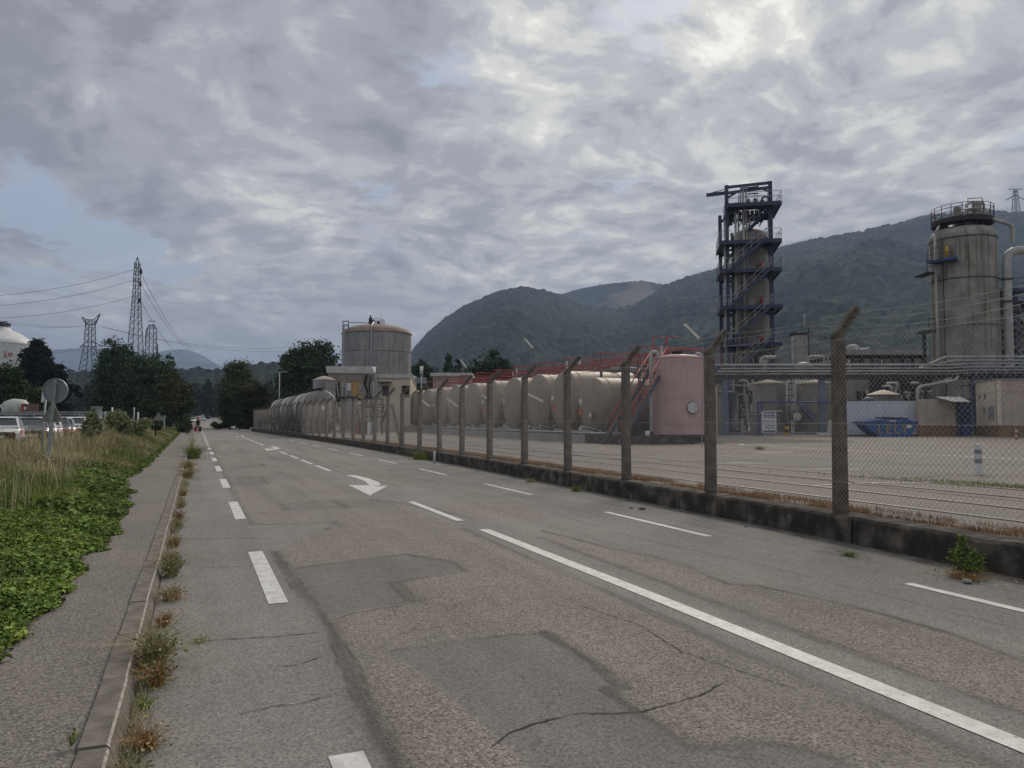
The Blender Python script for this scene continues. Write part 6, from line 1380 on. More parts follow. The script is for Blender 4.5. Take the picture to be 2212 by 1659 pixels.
def textobj(body, size, m, parent, loc, rot, ext=.004, name='lettering', off=0.0):
    cu = bpy.data.curves.new(name, 'FONT'); cu.body = body; cu.size = size; cu.extrude = ext; cu.align_x = 'CENTER'; cu.align_y = 'CENTER'; cu.materials.append(m)
    if off: cu.offset = off
    tmp = bpy.data.objects.new('tmp', cu); COL.objects.link(tmp); bpy.context.view_layer.update()
    me = bpy.data.meshes.new_from_object(tmp.evaluated_get(bpy.context.evaluated_depsgraph_get())); bpy.data.objects.remove(tmp)
    o = bpy.data.objects.new(name, me); COL.objects.link(o); o.parent = parent; o.location = loc; o.rotation_euler = rot; return o
for i, ch in enumerate('LELY'): textobj(ch, .86, LETTER, t, ((a + b)/2 - .12 + (i - 1.5)*.58, -.815, (zl + zt)/2 - .02), (R(90), 0, 0), name='letter', off=.02)
# beige wall, awning, blue gate frame
D = 57; t, X_, Zz = fr('beige_wall', 'beige rendered wall with brown base beside the white wall', 'wall', 2025, D)
MB().bx(X_(1988), X_(2070), 0, .25, Zz(918), Zz(862)).build('render', PINKISH_AND_SHADED, t); MB().bx(X_(1987.5), X_(2070), -.012, .26, YZ - .05, Zz(918)).build('base_band', BROWNBAND, t)
MB().bx(X_(1980), X_(1994), -.3, -.02, Zz(918), Zz(864)).build('pier', PINKISH_AND_SHADED, t); MB().bx(X_(1980), X_(1994), -.31, -.03, YZ - .05, Zz(918)).build('pier_base', BROWNBAND, t)
m = MB().add([(X_(2022), 0, Zz(857)), (X_(2075), 0, Zz(857)), (X_(2068), -1.6, Zz(868)), (X_(2032), -1.6, Zz(868)), (X_(2022), 0, Zz(857)-.05), (X_(2075), 0, Zz(857)-.05), (X_(2068), -1.6, Zz(868)-.05), (X_(2032), -1.6, Zz(868)-.05)], [(0,1,2,3),(7,6,5,4),(0,4,5,1),(1,5,6,2),(2,6,7,3),(3,7,4,0)]); m.build('awning', OFFWHITE, t)
MB().bx(X_(2066), X_(2108), .6, .8, YZ, Zz(860)).build('dark_doorway', NAVY, t); MB().bx(X_(2074), X_(2090), -.3, .2, YZ, Zz(912)).build('blue_drum', BLUE, t)
MB().bx(X_(2064), X_(2069), -.2, .0, YZ, Zz(862)).build('blue_jamb', NAVY, t)
# building at the right
D = 54; t, X_, Zz = fr('gatehouse', 'cream flat roofed building with brown base at the right edge', 'building', 2154, D)
ztop = Zz(820); La = math.hypot(X_(2108), 9)
def face(ax, ay, bx_, by_, z0, z1, th, m, nm, par, off=0.0):
    A_ = Vector((ax, ay, 0)); B_ = Vector((bx_, by_, 0)); d_ = (B_ - A_).normalized(); n_ = Vector((d_.y, -d_.x, 0)); P = [A_ + n_*off, B_ + n_*off, B_ + n_*(off - th), A_ + n_*(off - th)]
    return MB().add([(p.x, p.y, z0) for p in P] + [(p.x, p.y, z1) for p in P], [(0,3,2,1),(4,5,6,7),(0,1,5,4),(1,2,6,5),(2,3,7,6),(3,0,4,7)]).build(nm, m, par)
c0 = (0, 0); cL = (1.22, 4.5); cR = (9.5, -1.2)
for (p, q, mm) in ((cL, c0, CREAM_AND_LIT), (c0, cR, PINKISH_AND_SHADED)):  # left face painted lit, right face painted shaded, by two wall colours
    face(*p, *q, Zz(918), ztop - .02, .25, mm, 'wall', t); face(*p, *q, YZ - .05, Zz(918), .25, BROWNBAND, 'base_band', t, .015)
    face(*p, *q, Zz(846), Zz(844.5), .05, mm, 'string_course', t, .03); face(*p, *q, ztop - .02, ztop + .06, .45, CONC, 'roof_edge', t, .08)
MB().add([(cL[0], cL[1], ztop - .05), (0, 0, ztop - .05), (9.5, -1.2, ztop - .05), (9.5, 10, ztop - .05), (3.0, 10, ztop - .05)], [(0, 1, 2, 3, 4)]).build('roof', CONC, t)
def onface(u, z0, z1, wd_, m, nm):
    A_ = Vector((cL[0], cL[1], 0)); B_ = Vector((0, 0, 0)); d_ = (B_ - A_); p = A_ + d_*u; q = p + d_.normalized()*wd_; face(p.x, p.y, q.x, q.y, z0, z1, .06, m, nm, t, .02)
onface(.60, Zz(907), Zz(877), 1.25, GREYBOX, 'window'); onface(.36, Zz(893), Zz(879), .55, GREYBOX, 'vent'); onface(.42, Zz(860), Zz(850), .35, DARKSTEEL, 'vent'); onface(.15, Zz(858), Zz(852), .3, DARKSTEEL, 'vent')
D = 47; t, X_, Zz = fr('striped_bollard', 'slim red and white striped bollard before the cream building', 'bollard', 2193, D)
for i in range(5): MB().cyl(0, 0, YZ + i*.15, YZ + (i+1)*.15, .05, 10).build('band', [RED, WHITE][i % 2], t)
t = thing('yard_bollard', 'short white and grey banded bollard standing alone in the yard', 'bollard', (16.4, 12.15, 0))
for i, (z0_, z1_) in enumerate(((.0, .26), (.26, .36), (.36, .47), (.47, .57), (.57, .66))): MB().cyl(0, 0, YZ + z0_, YZ + z1_, .075, 20).build('band', [WHITE, SIGNBACK][i % 2], t)
MB().cyl(0, 0, YZ + .66, YZ + .69, .095, 20).build('cap', WHITE, t)
# background plant blocks
D = 84; t, X_, Zz = fr('elevated_building', 'long flat roofed concrete building on dark supports behind the rack', 'building', 1920, D)
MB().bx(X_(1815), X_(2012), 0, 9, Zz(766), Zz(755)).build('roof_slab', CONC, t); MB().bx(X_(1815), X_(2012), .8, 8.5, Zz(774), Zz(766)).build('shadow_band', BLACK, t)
MB().bx(X_(1815), X_(2012), .4, 9, Zz(788), Zz(774)).build('lower_storey', VESSEL, t)
for i in range(9): MB().bx(X_(1820 + i*22), X_(1823 + i*22), -.1, .5, YZ, Zz(766)).build('column', DARKSTEEL, t)
for i in range(3): MB().bx(X_(1838 + i*50), X_(1870 + i*50), .3, .5, Zz(786), Zz(777)).build('window', GLASS, t)
MB().bend([(X_(1853), 2, Zz(755)), (X_(1853), 2, Zz(745)), (X_(1873), 2, Zz(745)), (X_(1873), 2, Zz(755))], .25, 10, .6).bend([(X_(1875), 2, Zz(751)), (X_(1893), 2, Zz(751)), (X_(1896), 2, Zz(746)), (X_(1900), 2, Zz(756))], .14, 8).build('roof_vent_pipe', PIPE, t)
MB().cyl(X_(1863), 2, Zz(756), Zz(746), .5, 16).build('roof_drum', OFFWHITE, t)
D = 74; t, X_, Zz = fr('grey_process_hall', 'low grey concrete hall with rusty openings behind the white wall', 'building', 1900, D)
MB().bx(X_(1815), X_(1915), 0, 6, YZ, Zz(817)).build('wall', VESSEL, t)
for xx in (1850, 1864, 1878): MB().bx(X_(xx), X_(xx + 10), -.1, .05, Zz(868), Zz(845)).build('opening', DARKSTEEL, t)
MB().bx(X_(1818), X_(1850), -.2, .0, Zz(864) - .06, Zz(864)).build('ledge', BROWNBAND, t); MB().tube((X_(1868), -.5, YZ), (X_(1868), -.5, Zz(842)), .1, 8).build('pipe', PIPE, t)
D = 64; t, X_, Zz = fr('cream_cone_tank', 'small tank with a pale conical roof peeping over the white wall', 'tank', 1908, D)
r = 32*sc(D); MB().lathe([(r, YZ), (r, Zz(853))], 32).build('shell', VESSEL, t); MB().lathe([(r + .1, Zz(853)), (r*.3, Zz(844)), (.01, Zz(842))], 32).build('roof', DOMECREAM, t)
D = 62; t, X_, Zz = fr('blue_hood', 'rounded blue hood just showing above the white wall', 'hood', 1876, D)
MB().lathe([(r*.5*math.cos(a), Zz(874) + .6*math.sin(a)) for a in np.linspace(0, 1.5, 6)], 16).build('hood', BLUE, t)
D = 70; t, X_, Zz = fr('dark_pipe_bank', 'dark bank of valves and pipes between the grey hall and the gatehouse', 'pipes', 1990, D)
MB().bx(X_(1915), X_(2105), 3, 3.3, YZ, Zz(812)).build('back_panel', DARKSTEEL, t)
for i in range(34):
    x0 = random.uniform(1918, 2050); y0 = random.uniform(820, 870)
    MB().bend([(X_(x0), random.uniform(.5, 2.5), Zz(y0)), (X_(x0 + random.uniform(5, 22)), 1.2, Zz(y0)), (X_(x0 + random.uniform(4, 16)), 1.2, Zz(y0 + random.uniform(6, 30)))], random.uniform(.05, .15), 7).build('small_pipe', random.choice([DARKSTEEL, PIPE, BROWNSTEEL, VESSEL, OFFWHITE]), t)
MB().bx(X_(2036), X_(2105), 1.6, 1.8, YZ, Zz(828)).build('grey_panel', VESSEL, t)
for i in range(5): MB().bx(X_(2003), X_(2033), .2, 1.0, Zz(846 + i*5) - .04, Zz(846 + i*5) + .04).build('rack_shelf', OFFWHITE, t)
D = 78; t, X_, Zz = fr('capped_column', 'slim grey column with a dark cap and side pipe behind the rack', 'column', 1728, D)
r = 17*sc(D); MB().lathe([(r, YZ), (r, Zz(724))], 28).build('shell', VESSEL, t); MB().cyl(0, 0, Zz(724), Zz(720), r + .12, 24).build('cap', DARKSTEEL, t)
for y_ in (750, 762): MB().lathe([(r, Zz(y_)), (r + .04, Zz(y_)), (r + .04, Zz(y_) + .08), (r, Zz(y_) + .08)], 28, smooth=False).build('band', VESSEL, t)
MB().bend([(X_(1712), -.4, YZ), (X_(1712), -.4, Zz(731)), (X_(1718), -.4, Zz(731))], .16, 10, .4).build('side_pipe', PIPE, t); MB().cyl(0, 0, Zz(720), Zz(716), .2, 10).build('top_nozzle', PIPE, t)
MB().path([(X_(1752), .3, Zz(780)), (X_(1752), .3, Zz(704))], .05, 5).path([(X_(1738), .3, Zz(708)), (X_(1756), .3, Zz(707))], .04, 4).path([(X_(1740), .3, Zz(745)), (X_(1754), .3, Zz(745))], .04, 4).path([(X_(1738), .3, Zz(704)), (X_(1738), .3, Zz(720))], .03, 4).build('mast', DARKSTEEL, t)
MB().tube((X_(1743), .3, Zz(704)), (X_(1743), .3, Zz(680)), .05, 6).cyl(X_(1743), .3, Zz(682), Zz(678), .15, 8).build('beacon', OFFWHITE, t)
D = 70; t, X_, Zz = fr('domed_vessel', 'white domed vessel top just above the pipe rack', 'vessel', 1738, D)
r = 21*sc(D); MB().lathe([(r, YZ), (r, Zz(792))] + [(r*math.cos(a), Zz(792) + 10*sc(D)*math.sin(a)) for a in np.linspace(.1, 1.57, 7)], 28).build('shell', OFFWHITE, t)
MB().bend([(X_(1742), -.6, Zz(792)), (X_(1742), -.6, Zz(771)), (X_(1776), -.6, Zz(771)), (X_(1776), -.6, Zz(792))], .10, 10, .3).build('loop_pipe', PIPE, t)
MB().bend([(X_(1643), -.3, Zz(790)), (X_(1643), -.3, Zz(772)), (X_(1675), -.3, Zz(772))], .16, 10, .5).build('loop_pipe', PIPE, t)
MB().cyl(X_(1790), 0, Zz(795), Zz(783), .5, 14).cyl(X_(1790), 0, Zz(783), Zz(766), .08, 8).build('small_vent', VESSEL, t)

# ================================================================== LEFT SIDE
# white storage silo with red lettering
D = 165; t, X_, Zz = fr('white_silo', 'huge white domed silo with red letters at the left frame edge', 'silo', -10, D); r = 72*sc(D)
MB().lathe([(r, 0)] + [(r, q) for q in np.linspace(2, Zz(742), 6)], 56).build('shell', WHITE, t)
MB().lathe([(r + .1, Zz(742) - .3), (r + .1, Zz(742)), (r*.86, Zz(733)), (r*.62, Zz(720)), (r*.36, Zz(712)), (r*.34, Zz(708)), (.01, Zz(707))], 56).build('dome', WHITE, t)
MB().rail([(X_(-30), -3, Zz(710)), (X_(30), -3, Zz(710))], 13*sc(D)*.9, .09, 1.1, 1).build('top_platform', DARKSTEEL, t); MB().bx(X_(-4), X_(12), -2, 1, Zz(704), Zz(697)).build('top_machine', DARKSTEEL, t)
ph = math.atan(1116/1659.0)
for ch, q in (('j', 1.5), ('o', 2.35)):
    k = math.sqrt(r*r - q*q) + .12
    textobj(ch, 1.7, REDLETTER, t, (.83*q + math.sin(ph)*k, .558*q - math.cos(ph)*k, Zz(768)), (R(90), 0, ph + math.asin(q/r)), .03, 'letter', .03)
textobj('j', 2.6, REDLETTER, t, (xx, yy, zl), (R(90), 0, R(14)), .03); xx = X_(16); yy = -math.sqrt(r*r - xx*xx) - .25; textobj('o', 2.6, REDLETTER, t, (xx, yy, zl), (R(90), 0, R(22)), .03)

def lattice(name, label, x, d, ytop, ybase, prof, arms, nseg=14, peak=None, rot=0.0, cat='pylon'):
    t = thing(name, label, cat, W(x, d, 0), R(-YAW + rot)); s = sc(d); zz_ = lambda y: Z(y, d)
    ysn = np.linspace(ybase, ytop, nseg + 1); wv = lambda y: float(np.interp(-y, [-p[0] for p in prof], [p[1] for p in prof])) * s / 2
    legs_ = {k: MB() for k in ((-1,-1),(1,-1),(1,1),(-1,1))}; br = MB(); th = max(.07, d * .00045)
    for a, b in zip(ysn, ysn[1:]):
        for sx, sy in ((-1,-1),(1,-1),(1,1),(-1,1)): legs_[(sx, sy)].beam((sx*wv(a), sy*wv(a), zz_(a)), (sx*wv(b), sy*wv(b), zz_(b)), th*1.5)
        for (p, q) in (((-1,-1),(1,-1)), ((1,-1),(1,1)), ((1,1),(-1,1)), ((-1,1),(-1,-1))):
            br.beam((p[0]*wv(a), p[1]*wv(a), zz_(a)), (q[0]*wv(b), q[1]*wv(b), zz_(b)), th*.75); br.beam((q[0]*wv(a), q[1]*wv(a), zz_(a)), (p[0]*wv(b), p[1]*wv(b), zz_(b)), th*.75)
    [q.build('leg', PYLON, t) for q in legs_.values()]; br.build('bracing', PYLON, t)
    for pts in arms:
        m = MB()
        for (x0, y0), (x1, y1) in pts: m.beam(((x0 - x)*s, 0, zz_(y0)), ((x1 - x)*s, 0, zz_(y1)), th*1.9)
        m.build('crossarm', PYLON, t)
    return t, s, zz_
t, s_, zq = lattice('lattice_pylon', 'tallest slender lattice pylon rising behind the poplars', 290, 180, 565, 905, [(905, 34), (765, 24), (640, 12), (560, 8)],
        [[((290, 553), (286, 566)), ((290, 553), (294, 566))], [((283, 575), (297, 584)), ((297, 575), (300, 590))], [((283, 602), (298, 610))], [((283, 640), (297, 645))]], 22)
for y_, x_ in ((585, 298), (612, 297), (648, 296)): MB().tube(((x_ - 290)*s_, 0, zq(y_ - 5)), ((x_ + 1 - 290)*s_, 0, zq(y_ + 4)), .28, 6).build('insulator', DARKSTEEL, t)
lattice('lattice_pylon', 'broad pylon with horn shaped top left of the poplars', 191, 300, 690, 905, [(905, 64), (830, 36), (750, 17), (690, 13)],
        [[((184, 690), (172, 684)), ((172, 684), (182, 700)), ((184, 700), (172, 684)), ((198, 690), (212, 677)), ((212, 677), (200, 700)), ((184, 690), (198, 690)), ((180, 702), (202, 700)), ((203, 699), (212, 677))],
         [((184, 738), (169, 750)), ((169, 750), (184, 748)), ((198, 738), (215, 746)), ((215, 746), (198, 750)), ((184, 738), (198, 738)), ((184, 749), (198, 749))]], 16)
lattice('lattice_pylon', 'double lattice pylon with drooping jumpers behind the dark trees', 324, 320, 700, 905, [(905, 30), (780, 17), (712, 16), (695, 3)],
        [[((316, 693), (333, 693))], [((317, 710), (312, 720)), ((312, 720), (311, 745)), ((317, 722), (312, 722))], [((333, 740), (338, 745)), ((338, 745), (338, 765)), ((333, 752), (338, 752))], [((317, 765), (308, 775)), ((308, 775), (317, 775))]], 14)
t = lattice('lattice_pylon', 'remote pylon on the hill crest at the right frame edge', 2207, 2050, 404, 456, [(456, 12), (404, 5)],
        [[((2192, 403), (2222, 403))], [((2207, 416), (2185, 427)), ((2207, 418), (2185, 427)), ((2207, 416), (2228, 427))]], 6)[0]
# power lines
def wire(label, a, b, sg, r, n=24, grp='power lines across the valley'):
    (x0, y0, d0_), (x1, y1, d1_) = a, b; A_ = W(x0, d0_, Z(y0, d0_)); B_ = W(x1, d1_, Z(y1, d1_))
    m = MB(); P = sag(A_, B_, sg, n); m.path(P, r, 4); tag(m.build('power_line', DARKWIRE), label, 'power line', grp)
for (y0, y1, dx_) in ((580, 640, 0), (603, 662, 1), (639, 688, 2)):
    wire(['top left conductor leaving the slender pylon', 'middle left conductor leaving the slender pylon', 'lowest left conductor leaving the slender pylon'][dx_], (283, y0, 180), (-60, y1, 150), 1.2, .035)
    e = ((430, 752), (440, 760), (420, 768))[dx_]
    wire(['top right conductor descending from the slender pylon', 'middle right conductor descending from the slender pylon', 'lowest right conductor descending from the slender pylon'][dx_], (299, y0 + 10, 180), (e[0], e[1], 420), 6, .05)
for i, (y0, y1, y2) in enumerate(((704, 676, 748), (704, 684, 756), (752, 742, 782), (755, 748, 788))):
    wire(['upper faint cable from the horned pylon to the left', 'second faint cable from the horned pylon to the left', 'third faint cable from the horned pylon to the left', 'lowest faint cable from the horned pylon to the left'][i], (178, y0, 300), (-60, y1, 320), 2, .045)
    wire(['upper faint cable from the horned pylon to the right', 'second faint cable from the horned pylon to the right', 'third faint cable from the horned pylon to the right', 'lowest faint cable from the horned pylon to the right'][i], (212, y0, 300), (640, y2, 420), 4, .055)
for i in range(5):
    wire(['thin upper line on the wooded hillside', 'second thin line on the wooded hillside', 'third thin line on the wooded hillside', 'fourth thin line on the wooded hillside', 'lowest thin line on the wooded hillside'][i], (1500, 745 + i*7, 500), (2010, 615 + i*22, 560), 6, .06, grp='hillside power lines')

# road signs seen from behind
b = W(107, 20, .35); t = thing('road_sign', 'round sign above a triangular one seen from behind on one post', 'road sign', (b.x, b.y, 0), R(-YAW)); s_ = sc(20)
px_ = lambda x, y: ((x - 107)*s_, Z(y, 20))
MB().beam((px_(105, 970)[0], 0, 0), (px_(119, 820)[0], 0, Z(820, 20)), .09, .05).build('post', STEEL, t)
cx_, cz_ = px_(117.5, 844); rr_ = 27*s_
MB().lathe([(.001, 0), (rr_, 0), (rr_, .03), (rr_ - .015, .03), (rr_ - .015, .012), (.001, .012)][::-1], 40, (cx_, -.07 + .1, cz_), 'y', smooth=False).build('round_plate', SIGNBACK, t)
MB().lathe([(rr_ - .02, -.02), (rr_, -.02), (rr_, 0), (rr_ - .02, 0)], 40, (cx_, .03, cz_), 'y', smooth=False).build('plate_rim', STEEL, t)
for (xa, ya, xb_, yb_) in ((107, 829, 128, 829.5), (106, 858, 126, 858), (108, 885, 121, 886), (110, 907, 116, 907)): MB().beam((px_(xa, ya)[0], -.045, px_(xa, ya)[1]), (px_(xb_, yb_)[0], -.045, px_(xb_, yb_)[1]), .02, .02).build('bracket', STEEL, t)
V = [px_(86, 910), px_(135, 910), px_(113, 868)]
MB().prism(V, .03, .045).build('triangle_plate', SIGNBACK2, t); MB().prism([px_(88, 911), px_(134, 911), px_(131, 908.5), px_(90, 908.5)], .0, .03).build('plate_rim', SIGNBACK2, t)
b = W(98, 23); t = thing('edge_on_sign', 'thin post with a narrow white plate seen edge on', 'road sign', (b.x, b.y, 0), R(-YAW)); s_ = sc(23)
MB().tube(((90-98)*s_, 0, 0), ((99.5-98)*s_, 0, Z(843, 23)), .03, 8).build('post', STEEL, t); MB().beam(((95-98)*s_, -.05, Z(869, 23)), ((98-98)*s_, -.05, Z(838, 23)), .06, .10).build('plate', WHITE, t)
b = W(343, 60); t = thing('warning_sign', 'distant triangular sign seen from behind on the verge', 'road sign', (b.x, b.y, 0), R(-YAW)); s_ = sc(60)
MB().tube((0, 0, 0), (0, 0, Z(895, 60)), .04, 6).build('post', BARK, t); MB().prism([(-12*s_, Z(909, 60)), (12*s_, Z(909, 60)), (0, Z(891, 60))], -.08, -.05).build('plate', SIGNBACK2, t)
b = W(356, 66); t = thing('round_sign', 'small round sign seen from behind next to the triangular one', 'road sign', (b.x, b.y, 0), R(-YAW)); s_ = sc(66)
MB().tube((0, 0, 0), (0, 0, Z(899, 66)), .04, 6).build('post', STEEL, t); MB().lathe([(.001, -.03), (4.5*s_, -.03), (4.5*s_, 0), (.001, 0)], 20, (0, -.05, Z(902, 66)), 'y', smooth=False).build('plate', SIGNBACK, t)
for x_, d_, y0, lb in ((299, 70, 890, 'white marker post beyond the shrubs'), (243, 60, 880, 'thin white pole behind the tall shrub'), (290, 80, 880, 'grey thin pole in front of the vine bush')):
    b = W(x_, d_); tag(MB().tube((0, 0, 0), (0, 0, Z(y0, d_)), .09, 8, .06).build('marker_pole', WHITE if d_ < 75 else STEEL, None, (b.x, b.y, 0)), lb, 'pole')
b = W(232, 62); t = thing('twin_panel_sign', 'pair of narrow white panels standing behind the shrubs', 'sign', (b.x, b.y, 0), R(-YAW))
for q in (-.22, .14): MB().bx(q, q + .16, 0, .05, .2, Z(889, 62)).build('panel', WHITE, t)
b = W(209, 64); t = thing('utility_cabinet', 'grey utility cabinet beyond the parked cars', 'cabinet', (b.x, b.y, 0), R(-YAW)); MB().bx(-.35, .35, -.2, .2, 0, Z(880, 64)).build('cabinet_body', GREYBOX, t); MB().bx(-.4, .4, -.25, .25, Z(880, 64), Z(879, 64) + .03).build('cabinet_top', STEEL, t)

# cars
def car(label, paint, loc, rz, hatch=True, grp='cars parked on the left car park'):
    t = thing('parked_car', label, 'car', loc, rz, grp)
    # x across, y along (front +y). stations: y, half width low, half width belt, sill z, belt z
    st_ = [(-2.15, .72, .66, .42, .78), (-2.08, .86, .80, .28, .93), (-1.6, .90, .86, .22, .98), (-.6, .91, .88, .20, .96), (.6, .91, .88, .20, .93), (1.3, .90, .84, .22, .88), (1.9, .84, .74, .26, .76), (2.15, .66, .56, .38, .62)]
    V = []; F = []
    for y, a, b_, z0, z1 in st_: V += [(-a*.92, y, z0), (-a, y, (z0+z1)/2), (-b_, y, z1), (-b_*.6, y, z1 + .025), (b_*.6, y, z1 + .025), (b_, y, z1), (a, y, (z0+z1)/2), (a*.92, y, z0)]
    for i in range(len(st_)-1):
        for k in range(8): F.append((8*i+k, 8*i+(k+1) % 8, 8*i+8+(k+1) % 8, 8*i+8+k))
    F += [tuple(range(8)), tuple(8*(len(st_)-1) + k for k in range(7, -1, -1))]
    m = MB(); m.add(V, F, True); m.build('body', paint, t)
    cab = [(-1.95 if hatch else -1.5, .80, .95, .80), (-1.35, .68, 1.40, .78), (-.2, .70, 1.47, .8), (.45, .68, 1.40, .78), (1.15, .76, .90, .74)]
    V = []; F = []
    for y, wt, z1, wb in cab: V += [(-.82, y if y > -1.4 else y, .93), (-wt, y, z1), (wt, y, z1), (.82, y, .93)]
    for i in range(len(cab)-1):
        for k in range(3): F.append((4*i+k, 4*i+k+1, 4*i+4+k+1, 4*i+4+k))
    m = MB(); m.add(V, F, False); m.build('window_band', GLASS, t)
    m = MB(); V = []
    for y, wt, z1 in ((-1.38, .66, 1.415), (-.2, .69, 1.485), (.42, .66, 1.415)): V += [(-wt - .03, y, z1 - .04), (-wt + .05, y, z1 + .015), (wt - .05, y, z1 + .015), (wt + .03, y, z1 - .04)]
    m.add(V, [(4*i+k, 4*i+k+1, 4*i+5+k, 4*i+4+k) for i in range(2) for k in range(3)], True); m.build('roof', paint, t)
    MB().add([(-.83, -1.975, .90), (.83, -1.975, .90), (.77, -1.80, 1.09), (-.77, -1.80, 1.09)], [(0, 1, 2, 3)]).build('tailgate', paint, t)
    for sx in (-1, 1):
        MB().beam((sx*.80, -1.93, .96), (sx*.69, -1.36, 1.39), .09, .05).build('pillar', paint, t); MB().beam((sx*.83, -.45, .94), (sx*.73, -.4, 1.42), .07, .05).build('pillar', paint, t); MB().beam((sx*.80, 1.12, .93), (sx*.69, .43, 1.39), .07, .05).build('pillar', paint, t)
        m = MB().add([(sx*.86, -1.90, .88), (sx*.60, -2.12, .84), (sx*.55, -2.145, .70), (sx*.86, -2.06, .66), (sx*.925, -1.75, .86), (sx*.90, -1.95, .70)], [(0, 1, 2, 3), (0, 3, 5, 4)] if sx > 0 else [(3, 2, 1, 0), (4, 5, 3, 0)]); o = m.build('tail_light', REDGLASS, t); o.scale = (1.02, 1.02, 1.0)
        for yy in (-1.32, 1.32):
            w_ = MB().lathe([(.001, -.09), (.24, -.09), (.32, -.07), (.325, .07), (.24, .09), (.001, .09)], 22, (sx*.82, yy, .325), 'x', smooth=False).build('wheel', BLACK, t)
            MB().lathe([(.001, -.10), (.19, -.10), (.19, .10), (.001, .10)], 16, (sx*.825, yy, .325), 'x', smooth=False).build('rim', STEEL, w_)
        MB().beam((sx*.86, .85, .96), (sx*1.0, .85, 1.0), .12, .12).build('wing_mirror', paint, t)
    MB().bx(-.26, .26, -2.175, -2.155, .52, .64).build('number_plate', WHITE, t); MB().bx(-.8, .8, -2.17, -2.05, .26, .42).build('bumper', BLACK if paint is CARGREY else paint, t)
    return t
cars = [('white car cut by the left frame edge with a red tail light', CARWHITE, 2, 34, 12), ('dark grey car with silver flank second from the left', CARGREY, 38, 37, 30), ('white car directly behind the sign posts', CARWHITE, 92, 38.5, 14), ('silver car half hidden right of the sign post', CARSILVER, 126, 42, 12),
        ('white car with red lens near the end of the row', CARWHITE, 150, 45, 16), ('last white car of the row beside the flowered shrub', CARWHITE, 178, 48.5, 14),
        ('white car squeezed between the grey one and the sign posts', CARWHITE, 66, 37.5, 22), ('dark grey car just right of the sign post', CARGREY, 110, 40.5, 15), ('white car with its tail lens low beside the shrub', CARWHITE, 166, 47, 8), ('white car at the back of the row left of the mixer truck', CARWHITE, 48, 47, 195), ('silver car at the back beside the guard rail', CARSILVER, 118, 51, 188),
        ('dark grey car in the second row left', CARGREY, 20, 46, 40), ('dark grey car in the second row behind the white one', CARGREY, 78, 49, 200), ('white car in the second row right of the sign', CARWHITE, 150, 54, 190), ('dark car in the second row far right', CARGREY, 185, 58, 190)]
cars += [('white car wedged in the middle of the second row', CARWHITE, 100, 46, 25), ('white car at the back right by the white panels', CARWHITE, 196, 53, 20), ('silver car in the second row near the mixer truck', CARSILVER, 10, 41, 28)]
first = {}
for lb, pt, x_, d_, rz_ in cars:
    b = W(x_, d_, LOT)
    rz_ = rz_ + 18 if rz_ < 100 else rz_
    if pt in first:
        o = copy_tree(first[pt]); o.location = b; o.rotation_euler.z = R(-YAW + rz_); o['label'] = lb
    else: first[pt] = o = car(lb, pt, b, R(-YAW + rz_))
    o.scale = (1, 1, random.uniform(.90, .97))
# concrete mixer truck
D = 72; b = W(50, D, LOT); t = thing('mixer_truck', 'concrete mixer truck with white drum and red rear frame', 'truck', (b.x, b.y, 0), R(-YAW)); s_ = sc(D); X_ = lambda q: (q - 50)*s_; Zz = lambda y: Z(y, D)
MB().lathe([(.2, X_(12)), (.75, X_(14)), (.95, X_(30)), (.85, X_(52)), (.5, X_(60)), (.3, X_(62))], 24, (0, 0, Zz(883)), 'x').build('drum', OFFWHITE, t)
MB().bx(X_(60), X_(72), -.9, .9, Zz(890), Zz(873)).build('rear_frame', RUST, t); MB().bx(X_(60), X_(66), -.95, -.9, Zz(889), Zz(874)).build('red_panel', RED, t); MB().bx(X_(64), X_(71), -.95, -.92, Zz(886), Zz(879)).build('rear_plate', WHITE, t)
MB().bx(X_(4), X_(78), -.8, .8, Zz(897), Zz(893)).build('chassis', GREYBOX, t); MB().bx(X_(-16), X_(10), -1.1, 1.1, Zz(905), Zz(875)).build('cab', RUST, t); MB().beam((X_(14), -.9, Zz(875)), (X_(25), -.9, Zz(893)), .1).build('strut', WHITE, t)
for q in (0, 40, 56): MB().lathe([(.001, -1.1), (.5, -1.1), (.5, -.8), (.001, -.8)], 20, (X_(q), 0, LOT + .5), 'y', smooth=False).build('wheel', BLACK, t)
t = thing('guard_rail', 'long steel guard rail beyond the parked cars', 'guard rail', W(120, 68, 0), R(-YAW))
for y_ in (890, 895): MB().bx(-6, 6, 0, .08, Z(y_, 68) - .08, Z(y_, 68) + .04).build('rail', STEEL, t)
for i in range(7): MB().bx(-6 + i*2, -5.88 + i*2, .08, .2, LOT, Z(889, 68)).build('post', STEEL, t)

# cyclist
Yc = 89.0; Xc = .12
bt = thing('touring_bicycle', 'loaded touring bicycle with red panniers coming along the bike lane', 'bicycle', (Xc, Yc, 0), R(180))
for yy in (.52, -.52): w_ = MB().lathe([(.31, -.02), (.345, -.02), (.345, .02), (.31, .02), (.31, -.02)], 28, (0, yy, .345), 'x', smooth=False).build('wheel', BLACK, bt)
MB().tube((0, -.52, .345), (0, -.05, .32), .02).tube((0, -.05, .32), (0, -.18, .85), .02).tube((0, -.15, .78), (0, .38, .82), .022).tube((0, -.05, .32), (0, .38, .75), .022).tube((0, .36, .95), (0, .52, .345), .02).tube((0, -.52, .345), (0, -.15, .75), .015).build('frame', DARKSTEEL, bt)
MB().bend([(-.24, .5, .95), (-.24, .36, 1.0), (.24, .36, 1.0), (.24, .5, .95)], .02, 6, .05).build('handlebar', BLACK, bt); MB().bx(-.07, .07, -.32, -.05, .92, .97).build('saddle', BLACK, bt)
